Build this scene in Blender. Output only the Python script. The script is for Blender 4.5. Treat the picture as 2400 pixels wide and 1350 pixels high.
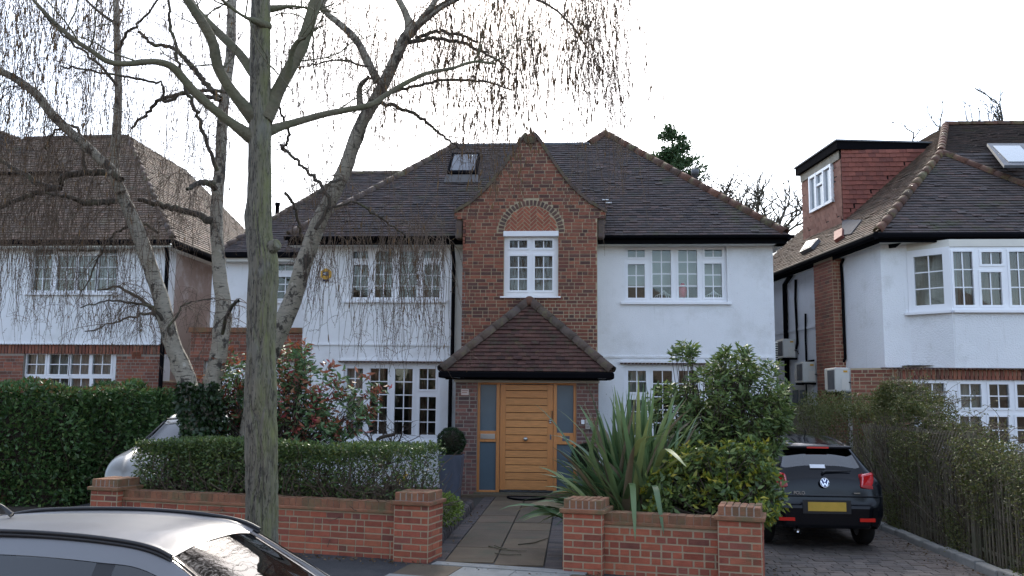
import bpy, math, random
import numpy as np
from mathutils import Matrix, Vector

for _o in list(bpy.data.objects):
    bpy.data.objects.remove(_o, do_unlink=True)
scene = bpy.context.scene
col = scene.collection
R = math.radians

# ---------------------------------------------------------------- camera
CAM_Z, FOC = 1.85, 2100.0                 # eye height above the garden path; focal length in photo pixels (2400 wide)
YAW, PITCH, ROLL = R(3.98), R(7.05), 0.0089
cam_data = bpy.data.cameras.new('camera')
cam = bpy.data.objects.new('camera', cam_data)
col.objects.link(cam)
cam_data.sensor_width = 36.0
cam_data.lens = 36.0 * FOC / 2400.0
cam_data.clip_start, cam_data.clip_end = 0.1, 2000
CR = Matrix.Rotation(YAW, 3, 'Z') @ Matrix.Rotation(math.pi / 2 + PITCH, 3, 'X') @ Matrix.Rotation(ROLL, 3, 'Z')
cam.matrix_world = Matrix.Translation((0, 0, CAM_Z)) @ CR.to_4x4()
scene.camera = cam

# ---------------------------------------------------------------- sky, sun, exposure
SUN_EL, SUN_AZ = 33.0, -6.0               # degrees; azimuth measured from +Y (behind the houses) towards +X
world = bpy.data.worlds.new('World'); scene.world = world; world.use_nodes = True
wn, wl = world.node_tree.nodes, world.node_tree.links
for n in list(wn): wn.remove(n)
wo = wn.new('ShaderNodeOutputWorld'); wb = wn.new('ShaderNodeBackground')
sky = wn.new('ShaderNodeTexSky'); sky.sky_type = 'NISHITA'; sky.sun_disc = False
sky.sun_elevation = R(SUN_EL); sky.sun_rotation = R(SUN_AZ)
sky.air_density, sky.dust_density, sky.ozone_density = 1.0, 1.3, 1.6
tc = wn.new('ShaderNodeTexCoord'); nz = wn.new('ShaderNodeTexNoise')
nz.inputs['Scale'].default_value = 2.2; nz.inputs['Detail'].default_value = 5
rp = wn.new('ShaderNodeValToRGB')
rp.color_ramp.elements[0].position, rp.color_ramp.elements[1].position = 0.3, 0.75
rp.color_ramp.elements[0].color = (8.6, 8.9, 9.5, 1); rp.color_ramp.elements[1].color = (11.0, 11.0, 11.1, 1)
mx = wn.new('ShaderNodeMix'); mx.data_type = 'RGBA'; mx.inputs[0].default_value = 0.14
wl.new(tc.outputs['Generated'], nz.inputs['Vector']); wl.new(nz.outputs['Fac'], rp.inputs['Fac'])
wl.new(sky.outputs['Color'], mx.inputs[6]); wl.new(rp.outputs['Color'], mx.inputs[7])
wl.new(mx.outputs[2], wb.inputs['Color']); wb.inputs['Strength'].default_value = 0.10
wl.new(wb.outputs['Background'], wo.inputs['Surface'])

sd = bpy.data.lights.new('sun', 'SUN'); sun = bpy.data.objects.new('sun', sd); col.objects.link(sun)
sd.energy = 1.3; sd.angle = R(10); sd.color = (1.0, 0.94, 0.84)
sdir = Vector((math.sin(R(SUN_AZ)) * math.cos(R(SUN_EL)), math.cos(R(SUN_AZ)) * math.cos(R(SUN_EL)), math.sin(R(SUN_EL))))
sun.rotation_euler = sdir.to_track_quat('Z', 'Y').to_euler()

vs = scene.view_settings
vs.view_transform = 'Standard'; vs.look = 'None'; vs.gamma = 1.0; vs.use_curve_mapping = False
vs.exposure = 1.90
scene.render.engine = 'CYCLES'
scene.cycles.max_bounces = 6; scene.cycles.transparent_max_bounces = 12
scene.cycles.use_denoising = True
# ---------------------------------------------------------------- helpers
rng = random.Random(7)
nr = np.random.default_rng(11)

def P(x, y, Y):
    """point at depth Y (metres from the camera line) seen at photo pixel x, y"""
    d = CR @ Vector((x - 1200, 675 - y, -FOC))
    t = Y / d.y
    return Vector((d.x * t, Y, CAM_Z + d.z * t))
def PG(x, y, z=0.0):
    d = CR @ Vector((x - 1200, 675 - y, -FOC))
    t = (z - CAM_Z) / d.z
    return Vector((d.x * t, d.y * t, z))

def tag(o, label=None, cat=None, group=None, kind=None):
    for k, v in (('label', label), ('category', cat), ('group', group), ('kind', kind)):
        if v: o[k] = v
    return o
def thing(name, label, cat, loc=(0, 0, 0), rz=0.0, group=None):
    e = bpy.data.objects.new(name, None); col.objects.link(e)
    e.location = loc; e.rotation_euler = (0, 0, rz); e.empty_display_size = 0.2
    return tag(e, label, cat, group)
def put(name, me, parent=None, basis=None, local=False):
    o = bpy.data.objects.new(name, me); col.objects.link(o)
    if parent is not None:
        o.parent = parent
        if not local and parent.type == 'EMPTY':
            o.matrix_parent_inverse = (Matrix.Translation(parent.location) @ Matrix.Rotation(parent.rotation_euler.z, 4, 'Z')).inverted()
    if basis is not None: o.matrix_basis = basis
    return o

class MB:
    """collects faces for ONE mesh"""
    def __init__(s): s.v = []; s.f = []
    def quad(s, a, b, c, d):
        n = len(s.v); s.v += [tuple(a), tuple(b), tuple(c), tuple(d)]; s.f.append((n, n + 1, n + 2, n + 3)); return s
    def poly(s, pts):
        n = len(s.v); s.v += [tuple(p) for p in pts]; s.f.append(tuple(range(n, n + len(pts)))); return s
    def box(s, a, b):
        x0, y0, z0 = (min(a[i], b[i]) for i in range(3)); x1, y1, z1 = (max(a[i], b[i]) for i in range(3))
        n = len(s.v)
        s.v += [(x0, y0, z0), (x1, y0, z0), (x1, y1, z0), (x0, y1, z0), (x0, y0, z1), (x1, y0, z1), (x1, y1, z1), (x0, y1, z1)]
        s.f += [tuple(n + i for i in q) for q in ((0, 3, 2, 1), (4, 5, 6, 7), (0, 1, 5, 4), (1, 2, 6, 5), (2, 3, 7, 6), (3, 0, 4, 7))]
        return s
    def hexa(s, p):
        n = len(s.v); s.v += [tuple(q) for q in p]
        s.f += [tuple(n + i for i in q) for q in ((0, 3, 2, 1), (4, 5, 6, 7), (0, 1, 5, 4), (1, 2, 6, 5), (2, 3, 7, 6), (3, 0, 4, 7))]
        return s
    def prism(s, pts, ext):
        """polygon pts extruded by vector ext"""
        e = Vector(ext); a = [Vector(p) for p in pts]; b = [p + e for p in a]; n = len(a); k = len(s.v)
        s.v += [tuple(p) for p in a + b]
        s.f.append(tuple(range(k + n - 1, k - 1, -1))); s.f.append(tuple(range(k + n, k + 2 * n)))
        for i in range(n):
            j = (i + 1) % n; s.f.append((k + i, k + j, k + n + j, k + n + i))
        return s
    def tube(s, pts, rad, n=8, cap=True):
        pts = [Vector(p) for p in pts]; m = len(pts)
        if not hasattr(rad, '__len__'): rad = [rad] * m
        k = len(s.v); up = Vector((0.31, 0.2, 0.93))
        for i, p in enumerate(pts):
            t = (pts[min(i + 1, m - 1)] - pts[max(i - 1, 0)]).normalized()
            a = t.cross(up)
            if a.length < 0.15: a = t.cross(Vector((1, 0, 0)))
            a.normalize(); b = a.cross(t)
            for j in range(n):
                w = 2 * math.pi * j / n; s.v.append(tuple(p + (a * math.cos(w) + b * math.sin(w)) * rad[i]))
        for i in range(m - 1):
            for j in range(n):
                j2 = (j + 1) % n; s.f.append((k + i * n + j, k + i * n + j2, k + (i + 1) * n + j2, k + (i + 1) * n + j))
        if cap:
            s.f.append(tuple(k + j for j in range(n))); s.f.append(tuple(k + (m - 1) * n + j for j in reversed(range(n))))
        return s
    def lathe(s, c, prof, n=16):
        c = Vector(c); k = len(s.v)
        for r, z in prof:
            for j in range(n):
                w = 2 * math.pi * j / n; s.v.append((c.x + r * math.cos(w), c.y + r * math.sin(w), c.z + z))
        m = len(prof)
        for i in range(m - 1):
            for j in range(n):
                j2 = (j + 1) % n; s.f.append((k + i * n + j, k + i * n + j2, k + (i + 1) * n + j2, k + (i + 1) * n + j))
        s.f.append(tuple(k + j for j in reversed(range(n)))); s.f.append(tuple(k + (m - 1) * n + j for j in range(n)))
        return s
    def mesh(s, name, mat, smooth=False):
        me = bpy.data.meshes.new(name); me.from_pydata(s.v, [], s.f)
        me.materials.append(mat)
        if smooth: me.polygons.foreach_set('use_smooth', [True] * len(me.polygons))
        me.update(); return me
    def build(s, name, mat, parent=None, smooth=False, local=False, bevel=0):
        o = put(name, s.mesh(name, mat, smooth), parent, local=local)
        if bevel:
            b = o.modifiers.new('bevel', 'BEVEL'); b.width = bevel; b.segments = 2; b.limit_method = 'ANGLE'
        return o

def np_mesh(name, verts, faces, mat, smooth=False):
    """verts (N,3), faces (M,k) all the same k"""
    me = bpy.data.meshes.new(name); nv, nf, k = len(verts), len(faces), faces.shape[1]
    me.vertices.add(nv); me.vertices.foreach_set('co', np.ascontiguousarray(verts, dtype=np.float32).ravel())
    me.loops.add(nf * k); me.loops.foreach_set('vertex_index', np.ascontiguousarray(faces, dtype=np.int32).ravel())
    me.polygons.add(nf); me.polygons.foreach_set('loop_start', np.arange(0, nf * k, k, dtype=np.int32))
    me.polygons.foreach_set('loop_total', np.full(nf, k, dtype=np.int32))
    if smooth: me.polygons.foreach_set('use_smooth', np.ones(nf, dtype=bool))
    me.materials.append(mat); me.update(calc_edges=True); return me

def norm(a): return a / np.maximum(np.linalg.norm(a, axis=-1, keepdims=True), 1e-9)

def leaves_mesh(name, pts, axis, L, W, mat, fold=0.25, g=nr):
    """folded four-cornered leaves: pts (N,3) base, axis (N,3) direction, L, W (N,)"""
    N = len(pts); a = norm(axis); r = g.normal(size=(N, 3)); b = norm(np.cross(a, r)); n = np.cross(a, b)
    L = np.broadcast_to(L, (N,))[:, None]; W = np.broadcast_to(W, (N,))[:, None]
    v = np.empty((N, 4, 3))
    v[:, 0] = pts; v[:, 2] = pts + a * L - n * L * 0.12
    v[:, 1] = pts + a * L * 0.48 + b * W * 0.5 + n * W * fold; v[:, 3] = pts + a * L * 0.48 - b * W * 0.5 + n * W * fold
    f = np.arange(N * 4).reshape(N, 4)
    return np_mesh(name, v.reshape(-1, 3), f, mat)

def tubes_mesh(name, lines, mat, n=4, smooth=True):
    """many thin tapered branches in one mesh; lines = [(pts (m,3), rad (m,))]"""
    V, F, k = [], [], 0; ang = np.arange(n) * 2 * math.pi / n; ca, sa = np.cos(ang)[None, :, None], np.sin(ang)[None, :, None]
    for p, r in lines:
        p = np.asarray(p, float); m = len(p); r = np.broadcast_to(np.asarray(r, float), (m,))
        t = np.empty_like(p); t[1:-1] = p[2:] - p[:-2]; t[0] = p[1] - p[0]; t[-1] = p[-1] - p[-2]; t = norm(t)
        up = np.array([0.31, 0.2, 0.93]) if abs(t[0, 2]) < 0.8 else np.array([1.0, 0.1, 0.05])
        a = norm(np.cross(t, up)); b = np.cross(a, t)
        V.append((p[:, None] + (a[:, None] * ca + b[:, None] * sa) * r[:, None, None]).reshape(-1, 3))
        i = np.arange(m - 1)[:, None] * n; j = np.arange(n)[None]; j2 = (j + 1) % n
        F.append(np.stack([k + i + j, k + i + j2, k + i + n + j2, k + i + n + j], -1).reshape(-1, 4)); k += m * n
    return np_mesh(name, np.concatenate(V), np.concatenate(F), mat, smooth)

def spline(ctrl, per=8):
    """Catmull-Rom through control rows (any number of columns)"""
    c = np.asarray(ctrl, float); c = np.vstack([2 * c[0] - c[1], c, 2 * c[-1] - c[-2]]); out = []
    for i in range(1, len(c) - 2):
        t = np.linspace(0, 1, per, endpoint=False)[:, None]
        p0, p1, p2, p3 = c[i - 1], c[i], c[i + 1], c[i + 2]
        out.append(0.5 * (2 * p1 + (p2 - p0) * t + (2 * p0 - 5 * p1 + 4 * p2 - p3) * t ** 2 + (3 * p1 - p0 - 3 * p2 + p3) * t ** 3))
    out.append(c[-2][None]); return np.concatenate(out)

# ---------------------------------------------------------------- materials
def mat(name, cols, rough=0.8, var=0.0, vscale=6.0, bump=0.0, bscale=60.0, rand=0.0, metal=0.0, spec=0.5, stain=None, coat=0.0,
        stretch=None, trans=0.0, detail=4.0, zgreen=None):
    """procedural material: cols = one colour or a list picked per piece; var = cloudy light/dark variation; stain = (colour, scale, low, high)"""
    m = bpy.data.materials.new(name); m.use_nodes = True; nt = m.node_tree; N, L = nt.nodes, nt.links
    b = N['Principled BSDF']; b.inputs['Roughness'].default_value = rough; b.inputs['Metallic'].default_value = metal
    b.inputs['Specular IOR Level'].default_value = spec; b.inputs['Coat Weight'].default_value = coat; b.inputs['Coat Roughness'].default_value = 0.05
    tcn = N.new('ShaderNodeTexCoord'); vec = tcn.outputs['Object']
    geo = N.new('ShaderNodeNewGeometry'); vec = geo.outputs['Position']
    if stretch:
        mp = N.new('ShaderNodeMapping'); mp.inputs['Scale'].default_value = stretch; L.new(vec, mp.inputs['Vector']); vec = mp.outputs['Vector']
    if not isinstance(cols[0], (tuple, list)): cols = [cols]
    oi = N.new('ShaderNodeObjectInfo')
    ad = N.new('ShaderNodeMath'); ad.operation = 'ADD'; L.new(oi.outputs['Random'], ad.inputs[0]); L.new(geo.outputs['Random Per Island'], ad.inputs[1])
    fr = N.new('ShaderNodeMath'); fr.operation = 'FRACT'; L.new(ad.outputs[0], fr.inputs[0])
    if len(cols) > 1:
        rmp = N.new('ShaderNodeValToRGB'); cr = rmp.color_ramp; cr.interpolation = 'LINEAR'
        while len(cr.elements) < len(cols): cr.elements.new(0.5)
        for i, c in enumerate(cols): cr.elements[i].position = i / (len(cols) - 1); cr.elements[i].color = (*c, 1)
        L.new(fr.outputs[0], rmp.inputs['Fac']); c = rmp.outputs['Color']
    else:
        rgb = N.new('ShaderNodeRGB'); rgb.outputs[0].default_value = (*cols[0], 1); c = rgb.outputs[0]
    if var or rand:
        nz = N.new('ShaderNodeTexNoise'); nz.inputs['Scale'].default_value = vscale; nz.inputs['Detail'].default_value = detail
        nz.inputs['Roughness'].default_value = 0.65; L.new(vec, nz.inputs['Vector'])
        mr = N.new('ShaderNodeMapRange'); mr.inputs[1].default_value = 0.25; mr.inputs[2].default_value = 0.75
        mr.inputs[3].default_value = 1 - var; mr.inputs[4].default_value = 1 + var; L.new(nz.outputs['Fac'], mr.inputs[0])
        val = mr.outputs[0]
        if rand:
            m2 = N.new('ShaderNodeMath'); m2.operation = 'MULTIPLY'; m2.inputs[1].default_value = 7.31; L.new(fr.outputs[0], m2.inputs[0])
            f2 = N.new('ShaderNodeMath'); f2.operation = 'FRACT'; L.new(m2.outputs[0], f2.inputs[0])
            mr2 = N.new('ShaderNodeMapRange'); mr2.inputs[3].default_value = 1 - rand; mr2.inputs[4].default_value = 1 + rand; L.new(f2.outputs[0], mr2.inputs[0])
            mu = N.new('ShaderNodeMath'); mu.operation = 'MULTIPLY'; L.new(val, mu.inputs[0]); L.new(mr2.outputs[0], mu.inputs[1]); val = mu.outputs[0]
        hs = N.new('ShaderNodeHueSaturation'); L.new(val, hs.inputs['Value']); L.new(c, hs.inputs['Color']); c = hs.outputs['Color']
    for st in ([stain] if stain and not isinstance(stain, list) else (stain or [])):
        sc, ss, lo, hi = st[:4]; svec = geo.outputs['Position']
        if len(st) > 4:
            mp2 = N.new('ShaderNodeMapping'); mp2.inputs['Scale'].default_value = st[4]; L.new(svec, mp2.inputs['Vector']); svec = mp2.outputs['Vector']
        n2 = N.new('ShaderNodeTexNoise'); n2.inputs['Scale'].default_value = ss; n2.inputs['Detail'].default_value = 6; n2.inputs['Roughness'].default_value = 0.7
        L.new(svec, n2.inputs['Vector'])
        r2 = N.new('ShaderNodeMapRange'); src = n2.outputs['Fac']
        if lo < 0:                                       # thin crack lines where the noise crosses its middle
            sb_ = N.new('ShaderNodeMath'); sb_.operation = 'SUBTRACT'; sb_.inputs[1].default_value = 0.5; L.new(src, sb_.inputs[0])
            ab_ = N.new('ShaderNodeMath'); ab_.operation = 'ABSOLUTE'; L.new(sb_.outputs[0], ab_.inputs[0]); src = ab_.outputs[0]; n2.inputs['Detail'].default_value = 3
            lo, hi = hi, hi * .25
        r2.inputs[1].default_value = lo; r2.inputs[2].default_value = hi; L.new(src, r2.inputs[0])
        fac = r2.outputs[0]
        if len(st) > 5:                                  # only on faces turned towards a direction
            dp = N.new('ShaderNodeVectorMath'); dp.operation = 'DOT_PRODUCT'; L.new(geo.outputs['Normal'], dp.inputs[0]); dp.inputs[1].default_value = st[5]
            r3 = N.new('ShaderNodeMapRange'); r3.inputs[1].default_value = st[6]; r3.inputs[2].default_value = st[7]; L.new(dp.outputs['Value'], r3.inputs[0])
            mm = N.new('ShaderNodeMath'); mm.operation = 'MULTIPLY'; L.new(fac, mm.inputs[0]); L.new(r3.outputs[0], mm.inputs[1]); fac = mm.outputs[0]
        mxn = N.new('ShaderNodeMix'); mxn.data_type = 'RGBA'; L.new(fac, mxn.inputs[0]); L.new(c, mxn.inputs[6]); mxn.inputs[7].default_value = (*sc, 1)
        c = mxn.outputs[2]
    L.new(c, b.inputs['Base Color'])
    if bump:
        nb = N.new('ShaderNodeTexNoise'); nb.inputs['Scale'].default_value = bscale; nb.inputs['Detail'].default_value = 5; L.new(vec, nb.inputs['Vector'])
        bp = N.new('ShaderNodeBump'); bp.inputs['Strength'].default_value = bump; bp.inputs['Distance'].default_value = 0.02
        L.new(nb.outputs['Fac'], bp.inputs['Height']); L.new(bp.outputs['Normal'], b.inputs['Normal'])
    if trans:                                            # thin leaves let some light through
        tr = N.new('ShaderNodeBsdfTranslucent'); L.new(c, tr.inputs['Color'])
        ms = N.new('ShaderNodeMixShader'); ms.inputs[0].default_value = trans
        L.new(b.outputs[0], ms.inputs[1]); L.new(tr.outputs[0], ms.inputs[2]); L.new(ms.outputs[0], N['Material Output'].inputs['Surface'])
    return m

def glass_mat(name, tint=(0.9, 0.93, 0.92), ior=1.5, base=0.0):
    m = bpy.data.materials.new(name); m.use_nodes = True; nt = m.node_tree; N, L = nt.nodes, nt.links
    N.remove(N['Principled BSDF'])
    tr = N.new('ShaderNodeBsdfTransparent'); tr.inputs[0].default_value = (*tint, 1)
    gl = N.new('ShaderNodeBsdfGlossy'); gl.inputs['Roughness'].default_value = 0.02
    nz = N.new('ShaderNodeTexNoise'); nz.inputs['Scale'].default_value = 1.7
    bp = N.new('ShaderNodeBump'); bp.inputs['Strength'].default_value = 0.04; L.new(nz.outputs['Fac'], bp.inputs['Height']); L.new(bp.outputs[0], gl.inputs['Normal'])
    fr = N.new('ShaderNodeFresnel'); fr.inputs['IOR'].default_value = ior
    ad = N.new('ShaderNodeMath'); ad.operation = 'ADD'; ad.inputs[1].default_value = base; ad.use_clamp = True; L.new(fr.outputs[0], ad.inputs[0])
    ms = N.new('ShaderNodeMixShader'); L.new(ad.outputs[0], ms.inputs[0]); L.new(tr.outputs[0], ms.inputs[1]); L.new(gl.outputs[0], ms.inputs[2])
    L.new(ms.outputs[0], N['Material Output'].inputs['Surface']); return m

M = {}
M['stucco'] = mat('white_render', (0.8000, 0.8100, 0.8300), 0.9, var=0.05, vscale=1.3, bump=0.5, bscale=55, stain=[((0.62, 0.62, 0.61), 1.1, 0.52, 0.80), ((0.52, 0.53, 0.50), 5.0, 0.60, 0.85, (3.0, 1.0, 0.18)), ((0.45, 0.45, 0.42), 14.0, 0.67, 0.73)])
M['stucco_r'] = mat('white_roughcast', (0.80, 0.81, 0.83), 0.9, var=0.05, vscale=1.1, bump=0.9, bscale=38, stain=[((0.58, 0.58, 0.56), 1.4, 0.55, 0.85), ((0.48, 0.48, 0.45), 4.0, 0.60, 0.85, (3.0, 3.0, 0.18))])
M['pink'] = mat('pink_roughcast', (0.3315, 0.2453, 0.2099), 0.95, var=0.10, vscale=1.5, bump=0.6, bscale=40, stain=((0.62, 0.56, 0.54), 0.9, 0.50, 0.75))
M['grey_render'] = mat('greyer_render', (0.60, 0.60, 0.57), 0.9, var=0.08, vscale=3, bump=0.5, bscale=55)
M['trim'] = mat('cream_trim', (0.66, 0.64, 0.58), 0.7, var=0.06, vscale=4)
M['upvc'] = mat('white_upvc', (0.82, 0.83, 0.86), 0.35, var=0.02, vscale=2)
M['mortar_y'] = mat('buff_mortar', (0.42, 0.34, 0.23), 0.95, var=0.12, vscale=20, bump=0.4, bscale=150)
M['mortar_g'] = mat('grey_mortar', (0.30, 0.26, 0.22), 0.95, var=0.15, vscale=12, bump=0.4, bscale=150)
M['brick_bay'] = mat('bay_brick', [(0.0937, 0.0441, 0.0367), (0.1123, 0.0527, 0.0417), (0.1868, 0.0660, 0.0436), (0.2612, 0.0892, 0.0529), (0.2090, 0.0727, 0.0467), (0.2463, 0.0958, 0.0592), (0.1569, 0.0561, 0.0436), (0.3059, 0.1091, 0.0623), (0.1197, 0.0594, 0.0467)], 0.85, var=0.22, vscale=14, bump=0.5, bscale=110, rand=0.15)
M['brick_tym'] = mat('herringbone_brick', [(0.33, 0.10, 0.055), (0.26, 0.08, 0.05), (0.38, 0.13, 0.07)], 0.85, var=0.2, vscale=14, bump=0.5, bscale=110, rand=0.15)
M['brick_dark'] = mat('arch_brick', [(0.07, 0.045, 0.04), (0.12, 0.06, 0.045), (0.09, 0.06, 0.05)], 0.8, var=0.2, vscale=14, bump=0.4, bscale=110, rand=0.2)
M['brick_wall'] = mat('garden_brick', [(0.2970, 0.0758, 0.0435), (0.3762, 0.1069, 0.0565), (0.2376, 0.0669, 0.0435), (0.4158, 0.1336, 0.0696), (0.3267, 0.0891, 0.0522), (0.1980, 0.0713, 0.0522)], 0.85, var=0.22, vscale=12, bump=0.6, bscale=100, rand=0.18, stain=((0.10, 0.09, 0.05), 3.0, 0.60, 0.80))
M['brick_cap'] = mat('coping_brick', [(0.2321, 0.0982, 0.0536), (0.2856, 0.1250, 0.0670), (0.1963, 0.0982, 0.0536)], 0.9, var=0.25, vscale=9, bump=0.6, bscale=90, rand=0.15, stain=((0.13, 0.125, 0.06), 4.0, 0.45, 0.70))
M['brick_house'] = mat('house_brick', [(0.2296, 0.0760, 0.0494), (0.2788, 0.0988, 0.0608), (0.1804, 0.0646, 0.0456), (0.2952, 0.1140, 0.0684), (0.1230, 0.0608, 0.0456)], 0.85, var=0.2, vscale=12, bump=0.5, bscale=100, rand=0.18)
M['brick_porch'] = mat('porch_brick', [(0.16, 0.075, 0.065), (0.22, 0.10, 0.08), (0.12, 0.065, 0.06), (0.26, 0.11, 0.085), (0.09, 0.06, 0.06)], 0.85, var=0.2, vscale=12, bump=0.5, bscale=100, rand=0.18)
M['tile'] = mat('clay_roof_tile', [(0.0562, 0.0461, 0.0461), (0.0720, 0.0576, 0.0562), (0.0900, 0.0662, 0.0612), (0.0634, 0.0547, 0.0533), (0.1044, 0.0706, 0.0634), (0.0684, 0.0540, 0.0540)], 0.85, var=0.2, vscale=5, bump=0.5, bscale=70, rand=0.16, stain=[((0.075, 0.085, 0.035), 1.6, 0.56, 0.78), ((0.17, 0.16, 0.13), 7, 0.64, 0.8)])
M['tile_brown'] = mat('brown_roof_tile', [(0.1275, 0.0935, 0.0723), (0.1615, 0.1148, 0.0850), (0.1955, 0.1318, 0.0935), (0.1445, 0.1105, 0.0850), (0.2210, 0.1403, 0.1020)], 0.85, var=0.2, vscale=5, bump=0.5, bscale=70, rand=0.16, stain=((0.12, 0.12, 0.06), 2.0, 0.56, 0.8))
M['tile_porch'] = mat('porch_roof_tile', [(0.0537, 0.0253, 0.0209), (0.0751, 0.0325, 0.0251), (0.0929, 0.0404, 0.0303), (0.0644, 0.0292, 0.0236), (0.1073, 0.0477, 0.0340)], 0.85, var=0.25, vscale=9, bump=0.7, bscale=70, rand=0.2, stain=[((0.20, 0.155, 0.05), 2.6, 0.60, 0.72), ((0.06, 0.06, 0.03), 6, 0.52, 0.72)])
M['tile_red'] = mat('red_hung_tile', [(0.1825, 0.0529, 0.0378), (0.2246, 0.0718, 0.0504), (0.1544, 0.0491, 0.0378)], 0.8, var=0.15, vscale=6, bump=0.4, bscale=80, rand=0.12)
M['tile_buff'] = mat('buff_hung_tile', [(0.3040, 0.1440, 0.1008), (0.3520, 0.1800, 0.1296), (0.2640, 0.1224, 0.0864)], 0.8, var=0.15, vscale=6, bump=0.4, bscale=80, rand=0.12)
M['ridge'] = mat('ridge_tile', [(0.1064, 0.0411, 0.0242), (0.0774, 0.0363, 0.0242), (0.1257, 0.0532, 0.0314), (0.0629, 0.0387, 0.0266)], 0.85, var=0.25, vscale=8, bump=0.6, bscale=60, rand=0.15, stain=((0.13, 0.13, 0.05), 3.0, 0.50, 0.75))
M['ridge_dark'] = mat('dark_hip_tile', [(0.0750, 0.0562, 0.0450), (0.1050, 0.0713, 0.0562), (0.0900, 0.0675, 0.0600)], 0.85, var=0.25, vscale=8, bump=0.6, bscale=60, rand=0.15, stain=((0.14, 0.13, 0.05), 3.0, 0.52, 0.75))
M['underlay'] = mat('roof_underlay', (0.0105, 0.0087, 0.0087), 0.95, var=0.2)
M['black'] = mat('black_gutter', (0.0056, 0.0056, 0.0072), 0.85, var=0.15, vscale=6, spec=0.03)
M['lead'] = mat('grey_lead', (0.0960, 0.1020, 0.1140), 0.6, var=0.25, vscale=5)
M['oak'] = mat('varnished_oak', [(0.5353, 0.2257, 0.0704), (0.5991, 0.2674, 0.0897), (0.4972, 0.2020, 0.0614)], 0.38, var=0.30, vscale=5.0, rand=0.10, stretch=(1.0, 5, 16), bump=0.05, bscale=20, detail=6)
M['oak_v'] = mat('varnished_oak_upright', [(0.4994, 0.2003, 0.0622), (0.5619, 0.2347, 0.0747)], 0.38, var=0.22, vscale=5.0, rand=0.06, stretch=(22, 5, 1.2), bump=0.05, bscale=20, detail=6)
M['steel'] = mat('brushed_steel', (0.55, 0.55, 0.55), 0.3, metal=1.0, var=0.05)
M['frost'] = mat('frosted_glass', (0.0850, 0.1250, 0.1568), 0.25, var=0.12, vscale=1.5, spec=0.6)
M['glass'] = glass_mat('window_glass')
M['dark'] = mat('dark_interior', (0.13, 0.12, 0.105), 0.9, var=0.3, vscale=1.5)
M['blind'] = mat('pale_blind', (0.56, 0.58, 0.55), 0.8, var=0.04, vscale=2)
M['curtain'] = mat('brown_curtain', (0.20, 0.13, 0.10), 0.9, var=0.25, vscale=3, stretch=(9, 1, 0.4))
M['net'] = mat('net_curtain', (0.42, 0.40, 0.38), 0.9, var=0.22, vscale=3, stretch=(9, 1, 0.3))
M['concrete'] = mat('pale_concrete', (0.2304, 0.2304, 0.2176), 0.9, var=0.18, vscale=5, bump=0.3, bscale=80, stain=((0.17, 0.17, 0.15), 3, 0.55, 0.75))
M['slab'] = mat('paving_slab', [(0.1000, 0.0732, 0.0463), (0.1212, 0.0859, 0.0505), (0.0909, 0.0682, 0.0442), (0.1121, 0.0758, 0.0484)], 0.85, var=0.25, vscale=3.0, bump=0.35, bscale=60, rand=0.1, stain=((0.07, 0.075, 0.045), 2.2, 0.52, 0.75))
M['paver'] = mat('paver_brick', [(0.0600, 0.0510, 0.0480), (0.0840, 0.0630, 0.0540), (0.0480, 0.0450, 0.0450), (0.0720, 0.0540, 0.0510)], 0.85, var=0.25, vscale=8, bump=0.4, bscale=80, rand=0.15)
M['block'] = mat('driveway_block', [(0.1312, 0.1106, 0.0966), (0.1652, 0.1382, 0.1186), (0.1118, 0.0968, 0.0878), (0.1555, 0.1244, 0.1054), (0.1361, 0.1198, 0.1098)], 0.85, var=0.25, vscale=6, bump=0.5, bscale=80, rand=0.15, stain=((0.06, 0.065, 0.045), 1.5, 0.55, 0.75))
M['asphalt'] = mat('asphalt', (0.0440, 0.0448, 0.0480), 0.9, var=0.25, vscale=30, bump=0.6, bscale=200, stain=((0.085, 0.08, 0.075), 1.5, 0.5, 0.75))
M['joint'] = mat('dark_joint', (0.035, 0.032, 0.026), 0.95, var=0.3, vscale=10)
M['soil'] = mat('garden_soil', (0.045, 0.033, 0.024), 0.95, var=0.4, vscale=8, bump=0.9, bscale=40)
M['earth'] = mat('far_ground', (0.09, 0.085, 0.06), 0.95, var=0.3, vscale=0.3)
M['fence'] = mat('weathered_timber', [(0.1125, 0.0956, 0.0675), (0.1575, 0.135, 0.09), (0.09, 0.0765, 0.0562)], 0.9, var=0.3, vscale=6, rand=0.15, stretch=(8, 8, 1), stain=((0.06, 0.075, 0.03), 3, 0.5, 0.75))
# ---------------------------------------------------------------- masonry, tiles, windows
_shared = {}
def shared_box(key, sx, sy, sz, m, name):
    k = (key, round(sx, 3), round(sy, 3), round(sz, 3), m.name)
    if k not in _shared:
        b = MB(); b.box((-sx / 2, -sy / 2, -sz / 2), (sx / 2, sy / 2, sz / 2))
        c = min(0.004, sz * 0.1, sx * .1)
        # slightly worn front corners: the front face is a little smaller than the body
        b.v = [(x * (1 - (c * 2 / sx if y < 0 else 0)), y, z * (1 - (c * 2 / sz if y < 0 else 0))) for x, y, z in b.v]
        _shared[k] = b.mesh(name, m)
    return _shared[k]

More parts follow.
